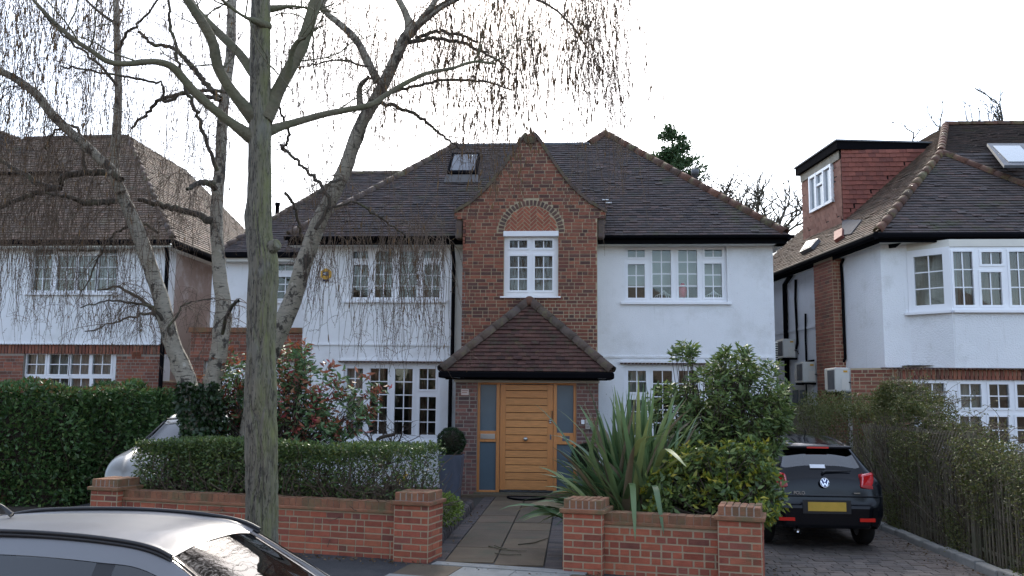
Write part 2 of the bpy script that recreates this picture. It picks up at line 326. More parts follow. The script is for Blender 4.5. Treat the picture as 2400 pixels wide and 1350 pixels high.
def brick_field(part, O, u, n, W, H, m, holes=(), edge=None, zmin=None, course=0.075, length=0.225, n_parts=300, name='brick', depth=0.03, proud=0.007, bond='mix', seed=1, notch=None):
    """bricks on a face: O corner, u along, n outward, v up; bricks are cut at the openings (holes = u0, u1, v0, v1) and at edge(v) -> (u0, u1).
    Each brick its own object up to n_parts (nearest the camera first), the rest one mesh"""
    g = random.Random(seed); O, u, n = Vector(O), Vector(u).normalized(), Vector(n).normalized(); v = Vector((0, 0, 1)); j = 0.010
    items = []; rows = int(H / course + 0.5)
    for r in range(rows):
        z0 = r * course; z1 = min(z0 + course, H); zc = (z0 + z1) / 2
        if z1 - z0 < 0.02 or (zmin is not None and zc < zmin): continue
        lo, hi = edge(zc) if edge else (0.0, W)
        spans = [(lo, hi)]
        for a, b, c, d in list(holes) + ([notch(zc)] if notch and notch(zc) else []):
            if c < zc < d:
                nxt = []
                for p, q in spans:
                    if b <= p or a >= q: nxt.append((p, q)); continue
                    if a > p: nxt.append((p, a))
                    if b < q: nxt.append((b, q))
                spans = nxt
        x = lo - length - (length / 2 if r % 2 else 0) - (g.choice((0, length / 4)) if bond == 'mix' else 0)
        while x < hi - 0.012:
            hd = (bond == 'mix' and g.random() < 0.48)
            l = length / 2 if hd else length
            for p, q in spans:
                a, b = max(x, p), min(x + l, q)
                if b - a < 0.028: continue
                c = O + u * ((a + b) / 2) + v * zc + n * (proud - depth / 2 + g.uniform(-0.0025, 0.0025))
                items.append((c, b - a - j, z1 - z0 - j))
            x += l
    items.sort(key=lambda t: (t[0] - Vector((0, 0, CAM_Z))).length)
    rot = Matrix((u, -n, v)).transposed().to_4x4()       # local -y faces outward
    for c, l, h in items[:n_parts]:
        put(name, shared_box('brick', round(l, 2), depth, round(h, 3), m, 'brick'), part, Matrix.Translation(c) @ rot)
    rest = items[n_parts:]
    if rest:
        b = MB()
        for c, l, h in rest:
            p = []
            for dz in (-h / 2, h / 2):
                for du, dn in ((-l / 2, depth / 2), (l / 2, depth / 2), (l / 2, -depth / 2), (-l / 2, -depth / 2)):
                    k = 0.96 if dn > 0 else 1.0
                    p.append(c + u * du * k + n * dn + v * dz * k)
            b.hexa(p)
        tag(b.build('brickwork', m, part), kind='stuff')
    return items

def clip_poly(poly, cp):
    """Sutherland-Hodgman; cp convex, counter-clockwise"""
    out = poly
    for i in range(len(cp)):
        a, b = cp[i], cp[(i + 1) % len(cp)]; res = []
        if not out: return []
        def side(p): return (b[0] - a[0]) * (p[1] - a[1]) - (b[1] - a[1]) * (p[0] - a[0])
        for k in range(len(out)):
            p, q = out[k - 1], out[k]; sp, sq = side(p), side(q)
            if (sp >= 0) != (sq >= 0):
                t = sp / (sp - sq); res.append((p[0] + (q[0] - p[0]) * t, p[1] + (q[1] - p[1]) * t))
            if sq >= 0: res.append(q)
        out = res
    return out

def tile_slope(roof, poly, m, u=None, gauge=0.105, tw=0.168, n_parts=0, name='tile', seed=3, sheet=True, lift=0.0, kick=0.0):
    """plain tiles on the convex 3-D polygon poly, in courses; sheet = dark boarding under them. First edge poly[0]->poly[1] is the eave."""
    g = random.Random(seed); q = [Vector(p) for p in poly]; O = q[0]
    u = (q[1] - q[0]).normalized() if u is None else Vector(u).normalized()
    n = Vector((0, 0, 0))
    for i in range(len(q)): n += (q[i] - O).cross(q[(i + 1) % len(q)] - O)
    n.normalize()
    if n.z < 0 or (abs(n.z) < 0.05 and n.y > 0.2): n = -n
    v = n.cross(u).normalized()
    if v.z < 0: v = -v
    p2 = [((p - O).dot(u), (p - O).dot(v)) for p in q]
    area = sum(p2[i - 1][0] * p2[i][1] - p2[i][0] * p2[i - 1][1] for i in range(len(p2)))
    if area < 0: p2 = p2[::-1]
    if sheet:
        b = MB(); b.prism([p + n * lift for p in q], -n * 0.04); b.build('boarding', M['underlay'], roof)
    umin, umax = min(p[0] for p in p2), max(p[0] for p in p2); vmin, vmax = min(p[1] for p in p2), max(p[1] for p in p2)
    whole, cut = [], []; th = 0.016; r = 0; vv = vmin
    while vv < vmax - 0.01:
        off = (tw / 2 if r % 2 else 0); x = umin - off; wob = g.uniform(-0.006, 0.006)
        while x < umax:
            a, b_ = x + 0.002, x + tw - 0.002; x += tw
            dv = g.uniform(-0.005, 0.005) + wob - (g.uniform(.01, .035) if g.random() < .02 else 0)
            quad = [(a, vv - 0.012 + dv), (b_, vv - 0.012 + dv), (b_, vv + gauge + 0.01), (a, vv + gauge + 0.01)]
            cl = clip_poly(quad, p2)
            if len(cl) < 3: continue
            ar = abs(sum(cl[i - 1][0] * cl[i][1] - cl[i][0] * cl[i - 1][1] for i in range(len(cl)))) / 2
            if ar < 0.0012: continue
            (whole if ar > 0.97 * (b_ - a) * (gauge + 0.02) else cut).append((vv + dv, cl, g.uniform(0, 0.006) + (.012 if g.random() < .03 else 0)))
        vv += gauge; r += 1
    def top(pt, v0, e): return O + u * pt[0] + v * pt[1] + n * (lift + 0.030 + e - 0.022 * (pt[1] - v0) / gauge)
    camp = Vector((0, 0, CAM_Z))
    whole.sort(key=lambda t: (O + u * t[1][0][0] + v * t[1][0][1] - camp).length)
    if n_parts and whole:
        L = gauge + 0.022; ang = math.atan2(0.022, gauge)
        k = ('tile', round(tw, 3), round(gauge, 3), m.name)
        if k not in _shared:
            b = MB(); b.box((-tw / 2 + .002, -L / 2, -th), (tw / 2 - .002, L / 2, 0)); _shared[k] = b.mesh('tile', m)
        rot = Matrix((u, v, n)).transposed().to_4x4() @ Matrix.Rotation(-ang, 4, 'X')
        for v0, cl, e in whole[:n_parts]:
            c = (top(cl[0], v0, e) + top(cl[1], v0, e) + top(cl[2], v0, e) + top(cl[3], v0, e)) / 4
            put(name, _shared[k], roof, Matrix.Translation(c) @ rot @ Matrix.Rotation(g.uniform(-.012, .012), 4, 'Z'))
    rest = whole[n_parts:] + cut
    if rest:
        b = MB()
        for v0, cl, e in rest: b.prism([top(p, v0, e) - n * th for p in cl], n * th)
        tag(b.build('tile_courses', m, roof), kind='stuff')

def ridge_run(roof, A, B, m, r=0.11, step=0.32, name='ridge_tile', droop=0.25):
    """half-round tiles end to end from A to B"""
    A, B = Vector(A), Vector(B); d = (B - A); n = max(1, round(d.length / step)); s = d.length / n; t = d.normalized()
    k = ('ridge', round(s, 2), r, m.name)
    if k not in _shared:
        b = MB(); S = 7
        for i, (x, rr) in enumerate(((-s / 2, r), (s / 2 + .01, r * 0.90))):
            for q in (rr, rr - 0.018):
                for j in range(S):
                    w = math.pi * (-0.08 + 1.16 * j / (S - 1)); b.v.append((x, q * math.cos(w), q * math.sin(w)))
        for j in range(S - 1):
            b.f += [(j, j + 1, 2 * S + j + 1, 2 * S + j), (S + j + 1, S + j, 3 * S + j, 3 * S + j + 1), (j + 1, j, S + j, S + j + 1), (2 * S + j, 2 * S + j + 1, 3 * S + j + 1, 3 * S + j)]
        _shared[k] = b.mesh('ridge_tile', m, True)
    side = Vector((0, 0, 1)).cross(t).normalized(); up = t.cross(side)
    rot = Matrix((t, side, up)).transposed().to_4x4()
    for i in range(n):
        c = A + t * (s * (i + 0.5)) - up * (r * droop)
        put(name, _shared[k], roof, Matrix.Translation(c) @ rot @ Matrix.Rotation(rng.uniform(-.05, .05), 4, 'X'))

def wall_face(b, Y, x0, x1, z0, z1, holes, depth=0.2):
    """wall in an X-Z plane facing the camera, with openings and their reveals"""
    xs = sorted({x0, x1, *[h[0] for h in holes], *[h[1] for h in holes]}); zs = sorted({z0, z1, *[h[2] for h in holes], *[h[3] for h in holes]})
    for i in range(len(zs) - 1):
        for k in range(len(xs) - 1):
            cx, cz = (xs[k] + xs[k + 1]) / 2, (zs[i] + zs[i + 1]) / 2
            if any(h[0] < cx < h[1] and h[2] < cz < h[3] for h in holes): continue
            b.quad((xs[k], Y, zs[i]), (xs[k + 1], Y, zs[i]), (xs[k + 1], Y, zs[i + 1]), (xs[k], Y, zs[i + 1]))
    for a, c, d, e in holes:
        b.quad((a, Y, d), (a, Y, e), (a, Y + depth, e), (a, Y + depth, d)); b.quad((c, Y, d), (c, Y + depth, d), (c, Y + depth, e), (c, Y, e))
        b.quad((a, Y, d), (a, Y + depth, d), (c, Y + depth, d), (c, Y, d)); b.quad((a, Y, e), (c, Y, e), (c, Y + depth, e), (a, Y + depth, e))
    return b

def rect_at(px, Y):
    a, c = P(px[0], px[1], Y), P(px[2], px[3], Y); b, d = P(px[2], px[1], Y), P(px[0], px[3], Y)
    return ((a.x + d.x) / 2, (b.x + c.x) / 2, (c.z + d.z) / 2, (a.z + b.z) / 2)

def window(house, Y, px, lights, sill=None, recess=0.09, blind=None, curtain=None, name='window', label=None, room=True, pad=.25):
    """px = outer frame in photo pixels; lights = [(gx0, gx1, [(gy0, gy1, columns, rows), ...])]; everything becomes real geometry at depth Y"""
    x0, x1, z0, z1 = rect_at(px, Y); Yf = Y + recess
    gl = []
    for gx0, gx1, rows in lights:
        for gy0, gy1, nc, nrw in rows: gl.append((*rect_at((gx0, gy0, gx1, gy1), Yf), nc, nrw))
    b = MB(); wall_face(b, Yf, x0, x1, z0, z1, [g[:4] for g in gl], 0.07)
    for a, c, d, e, _, _ in gl:                         # raised sash round every light
        w, p = 0.042, 0.014
        for s in (((a - w, c + w), (e, e + w)), ((a - w, c + w), (d - w, d)), ((a - w, a), (d, e)), ((c, c + w), (d, e))):
            b.box((s[0][0], Yf - p, s[1][0]), (s[0][1], Yf + 0.004, s[1][1]))
    w = b.build(name, M['upvc'], house)
    if label: w['label'] = label
    for a, c, d, e, nc, nrw in gl:
        MB().box((a, Yf + .035, d), (c, Yf + .045, e)).build('pane', M['glass'], w)
        for i in range(1, nc):
            x = a + (c - a) * i / nc; MB().box((x - .011, Yf + .020, d), (x + .011, Yf + .033, e)).build('glazing_bar', M['upvc'], w)
        for i in range(1, nrw):
            z = d + (e - d) * i / nrw; MB().box((a, Yf + .018, z - .011), (c, Yf + .031, z + .011)).build('glazing_bar', M['upvc'], w)
    if sill:
        s = rect_at(sill, Y); MB().box((s[0], Y - 0.07, s[2]), (s[1], Yf + .03, s[3])).build('sill', M['upvc'], w, bevel=0.006)
    if blind:                                           # roller blind: its lower edge in photo pixels
        zb = P((px[0] + px[2]) / 2, blind, Yf + .30).z
        MB().box((x0 + .03, Yf + .30, zb), (x1 - .03, Yf + .305, z1)).build('blind', M['blind'], w)
        MB().box((x0 + .03, Yf + .292, zb - .02), (x1 - .03, Yf + .313, zb)).build('blind_rail', M['upvc'], w)
    if curtain:
        for cx0, cx1, cm in curtain:                    # pleated curtain between two photo x
            a, c = P(cx0, px[1], Yf + .2).x, P(cx1, px[1], Yf + .2).x; n = max(8, int((c - a) / 0.03)); b = MB()
            pts = [(a + (c - a) * i / n, Yf + .2 + 0.025 * math.sin(i * 1.9) + 0.012 * math.sin(i * 0.7)) for i in range(n + 1)]
            for (xa, ya), (xb, yb) in zip(pts, pts[1:]): b.quad((xa, ya, z0 - .05), (xb, yb, z0 - .05), (xb, yb, z1), (xa, ya, z1))
            b.build('curtain', M[cm], w, smooth=True)
    if room:
        b = MB(); yb = Yf + 1.9; e = pad
        b.quad((x0 - e, yb, z0 - .3), (x1 + e, yb, z0 - .3), (x1 + e, yb, z1 + .2), (x0 - e, yb, z1 + .2))
        b.quad((x0 - e, Yf + .09, z0 - .3), (x1 + e, Yf + .09, z0 - .3), (x1 + e, yb, z0 - .3), (x0 - e, yb, z0 - .3))
        b.quad((x0 - e, Yf + .09, z1 + .2), (x0 - e, yb, z1 + .2), (x1 + e, yb, z1 + .2), (x1 + e, Yf + .09, z1 + .2))
        b.quad((x0 - e, Yf + .09, z0 - .3), (x0 - e, yb, z0 - .3), (x0 - e, yb, z1 + .2), (x0 - e, Yf + .09, z1 + .2))
        b.quad((x1 + e, Yf + .09, z0 - .3), (x1 + e, Yf + .09, z1 + .2), (x1 + e, yb, z1 + .2), (x1 + e, yb, z0 - .3))
        b.build('room', M['dark'], w)
    return w, (x0, x1, z0, z1)

def text_mesh(txt, size, depth, m, name, parent, basis, bold=False, local=True):
    cu = bpy.data.curves.new(name, 'FONT'); cu.body = txt; cu.size = size; cu.extrude = depth; cu.align_x = 'CENTER'; cu.align_y = 'CENTER'
    if bold: cu.offset = size * 0.02
    tmp = bpy.data.objects.new('tmp', cu); col.objects.link(tmp)
    dg = bpy.context.evaluated_depsgraph_get(); me = bpy.data.meshes.new_from_object(tmp.evaluated_get(dg))
    bpy.data.objects.remove(tmp, do_unlink=True); me.name = name; me.materials.clear(); me.materials.append(m)
    return put(name, me, parent, basis, local=local)
# ---------------------------------------------------------------- setting: ground, road, pavement, path, driveways
ST = R(-13.7); SD = Vector((math.cos(ST), math.sin(ST), 0)); SN = Vector((-SD.y, SD.x, 0))   # street direction (to the right) and its normal (towards the houses)
W0 = Vector((0.10, 9.99, 0))                                                                # front face of the garden wall at the gate pillar
def wl_y(x): return W0.y + (x - W0.x) * math.tan(ST)                                         # wall line
def strip(b, n0, n1, s0, s1, z0, z1=None):
    z1 = z0 if z1 is None else z1
    a = W0 + SD * s0 + SN * n0; c = W0 + SD * s1 + SN * n0; d = W0 + SD * s1 + SN * n1; e = W0 + SD * s0 + SN * n1
    b.quad((a.x, a.y, z0), (c.x, c.y, z0), (d.x, d.y, z1), (e.x, e.y, z1)); return b

b = MB(); b.quad((-600, -600, -0.75), (600, -600, -0.75), (600, 900, -0.75), (-600, 900, -0.75)); tag(b.build('ground', M['earth']), kind='structure')
b = MB(); strip(b, -12.5, -4.0, -60, 60, -0.52); tag(b.build('road', M['asphalt']), kind='structure')
b = MB()
for i in range(60): strip(b, -4.15, -4.0, -30 + i, -30 + i + .985, -0.40)
for i in range(60): strip(b, -4.15, -4.149, -30 + i, -30 + i + .985, -0.53, -0.40)
tag(b.build('kerb', M['concrete']), kind='structure')
b = MB(); strip(b, -4.0, -1.2, -40, 40, -0.40, -0.06); strip(b, -1.2, 0.3, -40, 40, -0.06, -0.012); pave = tag(b.build('pavement', M['asphalt']), kind='structure')
# soil of the front gardens
b = MB(); b.quad((-30, 40, -0.03), (-30, wl_y(-30) + .2, -0.03), (-1.6, wl_y(-1.6) + .2, -0.03), (-1.6, 40, -0.03))
b.quad((0.05, 40, -0.031), (0.05, wl_y(0.05) + .2, -0.031), (2.05, wl_y(2.05) + .2, -0.031), (2.05, 40, -0.031))
b.quad((2.05, 40, -0.20), (2.05, wl_y(2.05) + .1, -0.20), (40, wl_y(40), -0.20), (40, 40, -0.20))
tag(b.build('garden_soil', M['soil']), kind='structure')

# front path: big slabs in two columns, brick pavers on both sides
b = MB(); b.quad((-1.86, 17.55, -0.022), (-1.86, wl_y(-1.86) + .05, -0.022), (0.45, wl_y(.45) + .05, -0.022), (0.45, 17.55, -0.022))
path = tag(b.build('path', M['joint']), kind='structure')
ys = [10.27, 10.72, 11.50, 12.28, 13.05, 13.80, 14.58, 15.20, 15.92, 16.62, 17.40]
g = random.Random(4)
for cx0, cx1 in ((-1.475, -0.912), (-0.898, -0.338)):
    for y0, y1 in zip(ys, ys[1:]):
        if y0 == ys[0]: y0 = wl_y((cx0 + cx1) / 2) + 0.17
        mb = MB(); mb.box((cx0 + .004, y0 + .005, -0.03), (cx1 - .004, y1 - .005, g.uniform(-0.004, 0.004)))
        mb.build('paving_slab', M['slab'], path)
for x0, x1 in ((-1.70, -1.485), (-0.328, -0.115), (-0.112, 0.10)):
    y = wl_y(x0) + .12
    while y < 17.3:
        l = 0.105; put('paver', shared_box('paver', x1 - x0 - .008, l - .01, .05, M['paver'], 'paver'), path, Matrix.Translation(((x0 + x1) / 2, y + l / 2, -0.03 + g.uniform(-.004, .003)))); y += l
# pale threshold at the gate and the slabs of the pavement crossing
b = MB()
for s0, s1 in ((-1.72, 0.05),):
    a = [W0 + SD * s + SN * n for s, n in ((s0, -.12), (s1, -.12), (s1, .06), (s0, .06))]
    b.prism([(p.x, p.y, -0.03) for p in a], (0, 0, 0.036))
b.build('threshold_strip', M['concrete'], pave, bevel=.006)
for i in range(5):
    for j in range(2):
        s0 = -1.95 + i * 0.62 + j * 0.02; n1 = -.135 - j * .62; n0 = n1 - .61
        a = [W0 + SD * s + SN * n for s, n in ((s0, n0), (s0 + .61, n0), (s0 + .61, n1), (s0, n1))]
        MB().prism([(p.x, p.y, -0.09 + (.012 if k > 1 else -.012)) for k, p in enumerate(a)], (0, 0, 0.075)).build('pavement_slab', M['concrete'] if (i + j) % 3 else M['slab'], pave)

# block-paved driveway on the right
DZ = -0.13
b = MB(); b.quad((2.0, 20, DZ - .02), (2.0, wl_y(2.0) - .3, DZ - .02), (5.6, wl_y(5.6) - .5, DZ - .02), (5.6, 20, DZ - .02)); drive = tag(b.build('driveway', M['joint']), kind='structure')
blocks = []; y = 8.35; r = 0
while y < 16.5:
    d = (0.13, 0.165, 0.15)[r % 3]; x = 2.02 - g.uniform(0, .15)
    while x < 5.5:
        l = g.choice((0.13, 0.17, 0.20, 0.24)); 
        if y > wl_y(x) - .45: blocks.append((x + l / 2, y + d / 2, l, d))
        x += l
    y += d; r += 1
rest = MB()
for k, (x, y, l, d) in enumerate(blocks):
    z = DZ - .03 + g.uniform(-.003, .004)
    if k < 300: put('paving_block', shared_box('block', l - .011, d - .011, .06, M['block'], 'paving_block'), drive, Matrix.Translation((x, y, z)))
    else: rest.box((x - l / 2 + .005, y - d / 2 + .005, z - .03), (x + l / 2 - .005, y + d / 2 - .005, z + .03))
tag(rest.build('block_paving', M['block'], drive), kind='stuff')
b = MB(); b.quad((-8.4, 20, -.012), (-8.4, wl_y(-8.4) - .2, -.012), (-5.9, wl_y(-5.9) - .2, -.012), (-5.3, 20, -.012)); tag(b.build('side_driveway', M['asphalt']), kind='structure')
# ---------------------------------------------------------------- the house in the middle
YW, YB, YP, YG = 19.2, 18.6, 17.5, 21.0          # depth of white wall, brick bay, porch front, set-back wing
house = thing('detached_house', 'white rendered house with a brick gable bay, tiled hip roof and oak front door', 'house', (-0.9, 19, 0))
XL, XR = P(712, 700, YW).x, P(1814, 700, YW).x
ZE = 5.30                                         # eaves
BX0, BX1 = P(1090, 650, YB).x, P(1400, 650, YB).x # brick bay
# --- windows of the white walls
UL = (822, 579, 1042, 704); UR = (1464, 575, 1704, 708); GL = (803, 848, 1031, 1033); GR = (1463, 850, 1703, 1036)
holes = [rect_at(w, YW) for w in (UL, UR, GL, GR)]
b = MB(); wall_face(b, YW, XL, XR, -.1, ZE, holes, 0.2)
b.quad((XR, YW, -.1), (XR, 30, -.1), (XR, 30, ZE), (XR, YW, ZE)); b.quad((XL, YW, -.1), (XL, YW, ZE), (XL, 30, ZE), (XL, 30, -.1))
b.quad((XL, 30, -.1), (XL, 30, ZE), (XR, 30, ZE), (XR, 30, -.1))
b.build('wall', M['stucco'], house)
xs_ = P(1062, 700, YW).x
MB().box((xs_ + .05, YW - .012, 2.4), (BX0 + .02, YW + .01, ZE - .02)).build('grey_wall_strip', M['grey_render'], house)  # strip between downpipe and bay, greyer than the rest of the wall
# string courses and the scalloped drip tiles over the ground-floor windows
for x0, x1, y0 in ((716, 1058, 807), (1402, 1812, 836)):
    a, c = P(x0, y0, YW), P(x1, y0, YW); MB().box((a.x, YW - .03, a.z - .02), (c.x, YW + .01, a.z + .02)).build('string_course', M['stucco'], house)
for x0, x1, y0 in ((794, 1040, 846), (1453, 1702, 850)):
    a, c = P(x0, y0, YW), P(x1, y0, YW); n = int((c.x - a.x) / 0.075); z = a.z
    b = MB(); b.box((a.x, YW - .06, z), (c.x, YW + .01, z + .035)); b.build('drip_course', M['stucco'], house)
    for i in range(n):
        cx = a.x + (i + .5) * (c.x - a.x) / n; k = ('scallop',)
        if k not in _shared:
            mb = MB(); mb.prism([(0.036 * math.cos(math.pi + math.pi * j / 6), -.08, 0.03 * math.sin(math.pi + math.pi * j / 6)) for j in range(7)], (0, .09, 0)); _shared[k] = mb.mesh('drip_tile', M['brick_dark'])
        put('drip_tile', _shared[k], house, Matrix.Translation((cx, YW, z)))
window(house, YW, UL, [(827, 863, [(589, 606, 2, 1), (621, 697, 2, 3)]), (880, 919, [(589, 697, 2, 4)]), (936, 977, [(589, 697, 2, 4)]), (994, 1031, [(588, 605, 2, 1), (620, 697, 2, 3)])],
       sill=(806, 704, 1047, 710), blind=677)
window(house, YW, UR, [(1471.5, 1511, [(586, 603, 2, 1), (619.5, 698, 2, 3)]), (1529, 1572.5, [(586, 698, 2, 4)]), (1590, 1634, [(586, 698, 2, 4)]), (1651.5, 1692, [(585, 602, 2, 1), (618, 697, 2, 3)])],
       sill=(1455, 708, 1714, 714), blind=671)
window(house, YW, GL, [(813, 850.5, [(863.5, 911, 2, 2), (929, 1016, 2, 3)]), (866.5, 907.5, [(863.5, 1017, 2, 5)]), (924.5, 966, [(864.5, 1018.5, 2, 5)]), (983, 1021, [(864.5, 912.5, 2, 2), (930.5, 1019, 2, 3)])],
       sill=(796, 1033, 1038, 1041), curtain=[(808, 850, 'net'), (880, 905, 'curtain'), (960, 1000, 'curtain')])
window(house, YW, GR, [(1472, 1514, [(869, 919, 2, 2), (937, 1020, 2, 3)]), (1531, 1576, [(869, 1022, 2, 5)]), (1592, 1637, [(869, 1022, 2, 5)]), (1653, 1693, [(869, 919, 2, 2), (937, 1022, 2, 3)])],
       sill=(1455, 1036, 1711, 1044), curtain=[(1470, 1520, 'net'), (1600, 1690, 'net')])
# things on the inner sill of the upper right window: red vase, arched white lamp loops
vz = P(1600, 698, YW + .25); vase = thing('vase', 'round red vase standing inside the upper right window', 'vase', vz)
MB().lathe((0, 0, 0), [(.06, 0), (.085, .04), (.095, .14), (.09, .22), (.065, .27), (.045, .29), (.04, .32)], 18).build('vase_body', mat('red_glaze', (0.80, 0.02, 0.07), 0.3, var=.08), vase, True, True)
MB().lathe((0, 0, 0.32), [(.05, 0), (.052, .02), (.044, .02)], 14).build('vase_rim', M['upvc'], vase, True, True)
for i, (cx, lab) in enumerate(((1556, 'low white wire arch inside upper right window, left of the red vase'), (1673, 'fan of white wire loops inside upper right window, right of the red vase'))):
    p = P(cx, 698, YW + .25); e = thing('wire_ornament', lab, 'ornament', p, group='ornaments inside the upper right window')
    for k in range(4):
        w = .05 + .05 * k; h = .16 - .025 * k
        MB().tube([(w * math.cos(t), 0, h * math.sin(t)) for t in np.linspace(0, math.pi, 12)], .006, 5).build('wire_loop', M['upvc'], e, True, True)

# --- set-back wing and flat garage on the left
GX0, GX1 = P(497, 650, YG).x, XL + .3
ww = (640, 612, 696, 706)
b = MB(); wall_face(b, YG, GX0, GX1, -.1, 5.1, [rect_at(ww, YG)], .2); b.quad((GX0, YG, -.1), (GX0, YG, 5.1), (GX0, 30, 5.1), (GX0, 30, -.1)); b.build('wing_wall', M['stucco'], house)
window(house, YG, ww, [(648, 688, [(619, 634, 2, 1), (649, 700, 2, 3)])], sill=(634, 706, 702, 711), blind=640)
YA = 19.55; ax0, ax1, az = P(447, 800, YA).x, XL - .003, P(560, 770, YA).z
dx0, dx1, dz1 = P(478, 850, YA).x, P(690, 850, YA).x, P(560, 845, YA).z
b = MB(); wall_face(b, YA, ax0, ax1, -.1, az, [(dx0, dx1, -.1, dz1)], .25); b.quad((ax0, YA, -.1), (ax0, YA, az), (ax0, 25, az), (ax0, 25, -.1)); b.quad((ax0, YA, az), (ax1, YA, az), (ax1, 25, az), (ax0, 25, az))
gw = b.build('garage_wall', M['mortar_g'], house)
brick_field(gw, (ax0, YA, 0), (1, 0, 0), (0, -1, 0), ax1 - ax0, az - .09, M['brick_house'], holes=[(dx0 - ax0, dx1 - ax0, -1, dz1)], n_parts=150, seed=5)
MB().box((ax0 - .04, YA - .05, az - .09), (ax1 - .005, YA + .3, az + .02)).build('parapet_coping', M['brick_cap'], house)
gd = MB(); 
for i in range(12):
    x = dx0 + .09 + i * (dx1 - dx0 - .18) / 12; gd.box((x + .006, YA + .10, .02), (x + (dx1 - dx0 - .18) / 12 - .006, YA + .14, dz1 - .1))
gd.box((dx0, YA + .12, 0), (dx0 + .09, YA + .2, dz1)); gd.box((dx1 - .09, YA + .12, 0), (dx1, YA + .2, dz1)); gd.box((dx0 + .09, YA + .12, dz1 - .1), (dx1 - .09, YA + .2, dz1)); gd.box((dx0 + .09, YA + .145, 0), (dx1 - .09, YA + .16, dz1 - .1))
gd.build('garage_door', M['upvc'], house)

# --- brick bay with shaped gable
gab = [(1400, 512), (1421, 497), (1405, 488), (1384, 476), (1362, 458), (1341, 438), (1320, 413), (1300, 385), (1281, 356), (1262, 327), (1250, 314)]
gR = [P(x, y, YB) for x, y in gab]; cxm = P(1242, 400, YB).x
gpts = [(p.x - cxm, p.z) for p in gR]; gpts = [(BX1 - cxm, gpts[0][1])] + gpts[1:]
def gable_half(z):
    """half width of the gable at height z"""
    if z <= gpts[1][1] - .12: return BX1 - cxm
    pts = sorted((q[1], q[0]) for q in gpts[1:])
    if z >= pts[-1][0]: return 0.0
    for (za, xa), (zb, xb) in zip(pts, pts[1:]):
        if za <= z <= zb: return xa + (xb - xa) * (z - za) / max(zb - za, 1e-6)
    return gpts[1][0]
bw = (1181, 542, 1308, 695); wx0, wx1, wz0, wz1 = rect_at(bw, YB)
acx, acz = (wx0 + wx1) / 2, P(1244, 545, YB).z; AR = (wx1 - wx0) / 2 - .005; ARZ = AR * 1.02
outline = [(cxm - q[0], q[1]) for q in gpts[1:]] + [(cxm + q[0], q[1]) for q in reversed(gpts[1:])]
b = MB()                                          # mortar body: a core below, shaped gable above
zk = gpts[1][1] - .13
wall_face(b, YB, BX0, BX1, 2.2, zk, [(wx0, wx1, wz0, min(wz1, zk - .01))], .25)
nb = 24; zt = outline[len(outline) // 2][1]
ztop = gpts[-1][1]
zz = np.linspace(zk, ztop, nb)
for z0, z1 in zip(zz, zz[1:]):
    h0, h1 = gable_half(z0 + 1e-4), gable_half(z1 - 1e-4)
    b.quad((cxm - h0, YB, z0), (cxm + h0, YB, z0), (cxm + h1, YB, z1), (cxm - h1, YB, z1))
    b.quad((cxm - h0, YB, z0), (cxm - h1, YB, z1), (cxm - h1, YB + 2.6, z1), (cxm - h0, YB + 2.6, z0)); b.quad((cxm + h0, YB, z0), (cxm + h0, YB + 2.6, z0), (cxm + h1, YB + 2.6, z1), (cxm + h1, YB, z1))
b.quad((BX0, YB, 2.2), (BX0, YB, zk), (BX0, YW + .1, zk), (BX0, YW + .1, 2.2)); b.quad((BX1, YB, 2.2), (BX1, YW + .1, 2.2), (BX1, YW + .1, zk), (BX1, YB, zk))
bay = b.build('bay_wall', M['mortar_y'], house)
ax_ = BX0 - .4
def bay_edge(z):
    h = gable_half(2.25 + z); return (cxm - h - ax_ + .004, cxm + h - ax_ - .004)
def bay_notch(z):
    Z = 2.25 + z
    if Z <= acz - .02: return None
    t = 1 - ((Z - acz) / (ARZ + .145)) ** 2
    if t <= 0: return None
    w = (AR + .145) * math.sqrt(t); return (acx - w - ax_, acx + w - ax_, z - 1, z + 1)
brick_field(bay, (ax_, YB, 2.25), (1, 0, 0), (0, -1, 0), BX1 - BX0 + .8, ztop - 2.25, M['brick_bay'], holes=[(wx0 - ax_, wx1 - ax_, wz0 - 2.25 - .03, wz1 - 2.25 + .02)], edge=bay_edge, notch=bay_notch, n_parts=300, seed=9)
for i in range(25):                               # ring of dark bricks on end round the tympanum
    t = math.pi * (i + .5) / 25; r0, r1 = AR + .012, AR + .135
    c = Vector((acx + math.cos(t) * (r0 + r1) / 2, YB + .005, acz + math.sin(t) * (r0 + r1) / 2))
    rot = Matrix.Rotation(-(t - math.pi / 2), 4, 'Y')
    put('arch_brick', shared_box('vous', .062, .03, .12, M['brick_dark'], 'arch_brick'), bay, Matrix.Translation(c) @ rot)
tym = MB(); tym.poly([(acx + AR * math.cos(t), YB - .002, acz + ARZ * math.sin(t)) for t in np.linspace(0, math.pi, 25)]).build('tympanum', M['mortar_y'], house)
ti = 0; L_, W_ = .15, .05
tb_parts = []
poly_t = [(acx + (AR - .004) * math.cos(t), acz + .004 + (ARZ - .01) * math.sin(t)) for t in np.linspace(0, math.pi, 16)]
q2 = math.sqrt(.5); Lh, Wh = .20, .066                # herringbone of 3:1 bricks, turned by 45 degrees
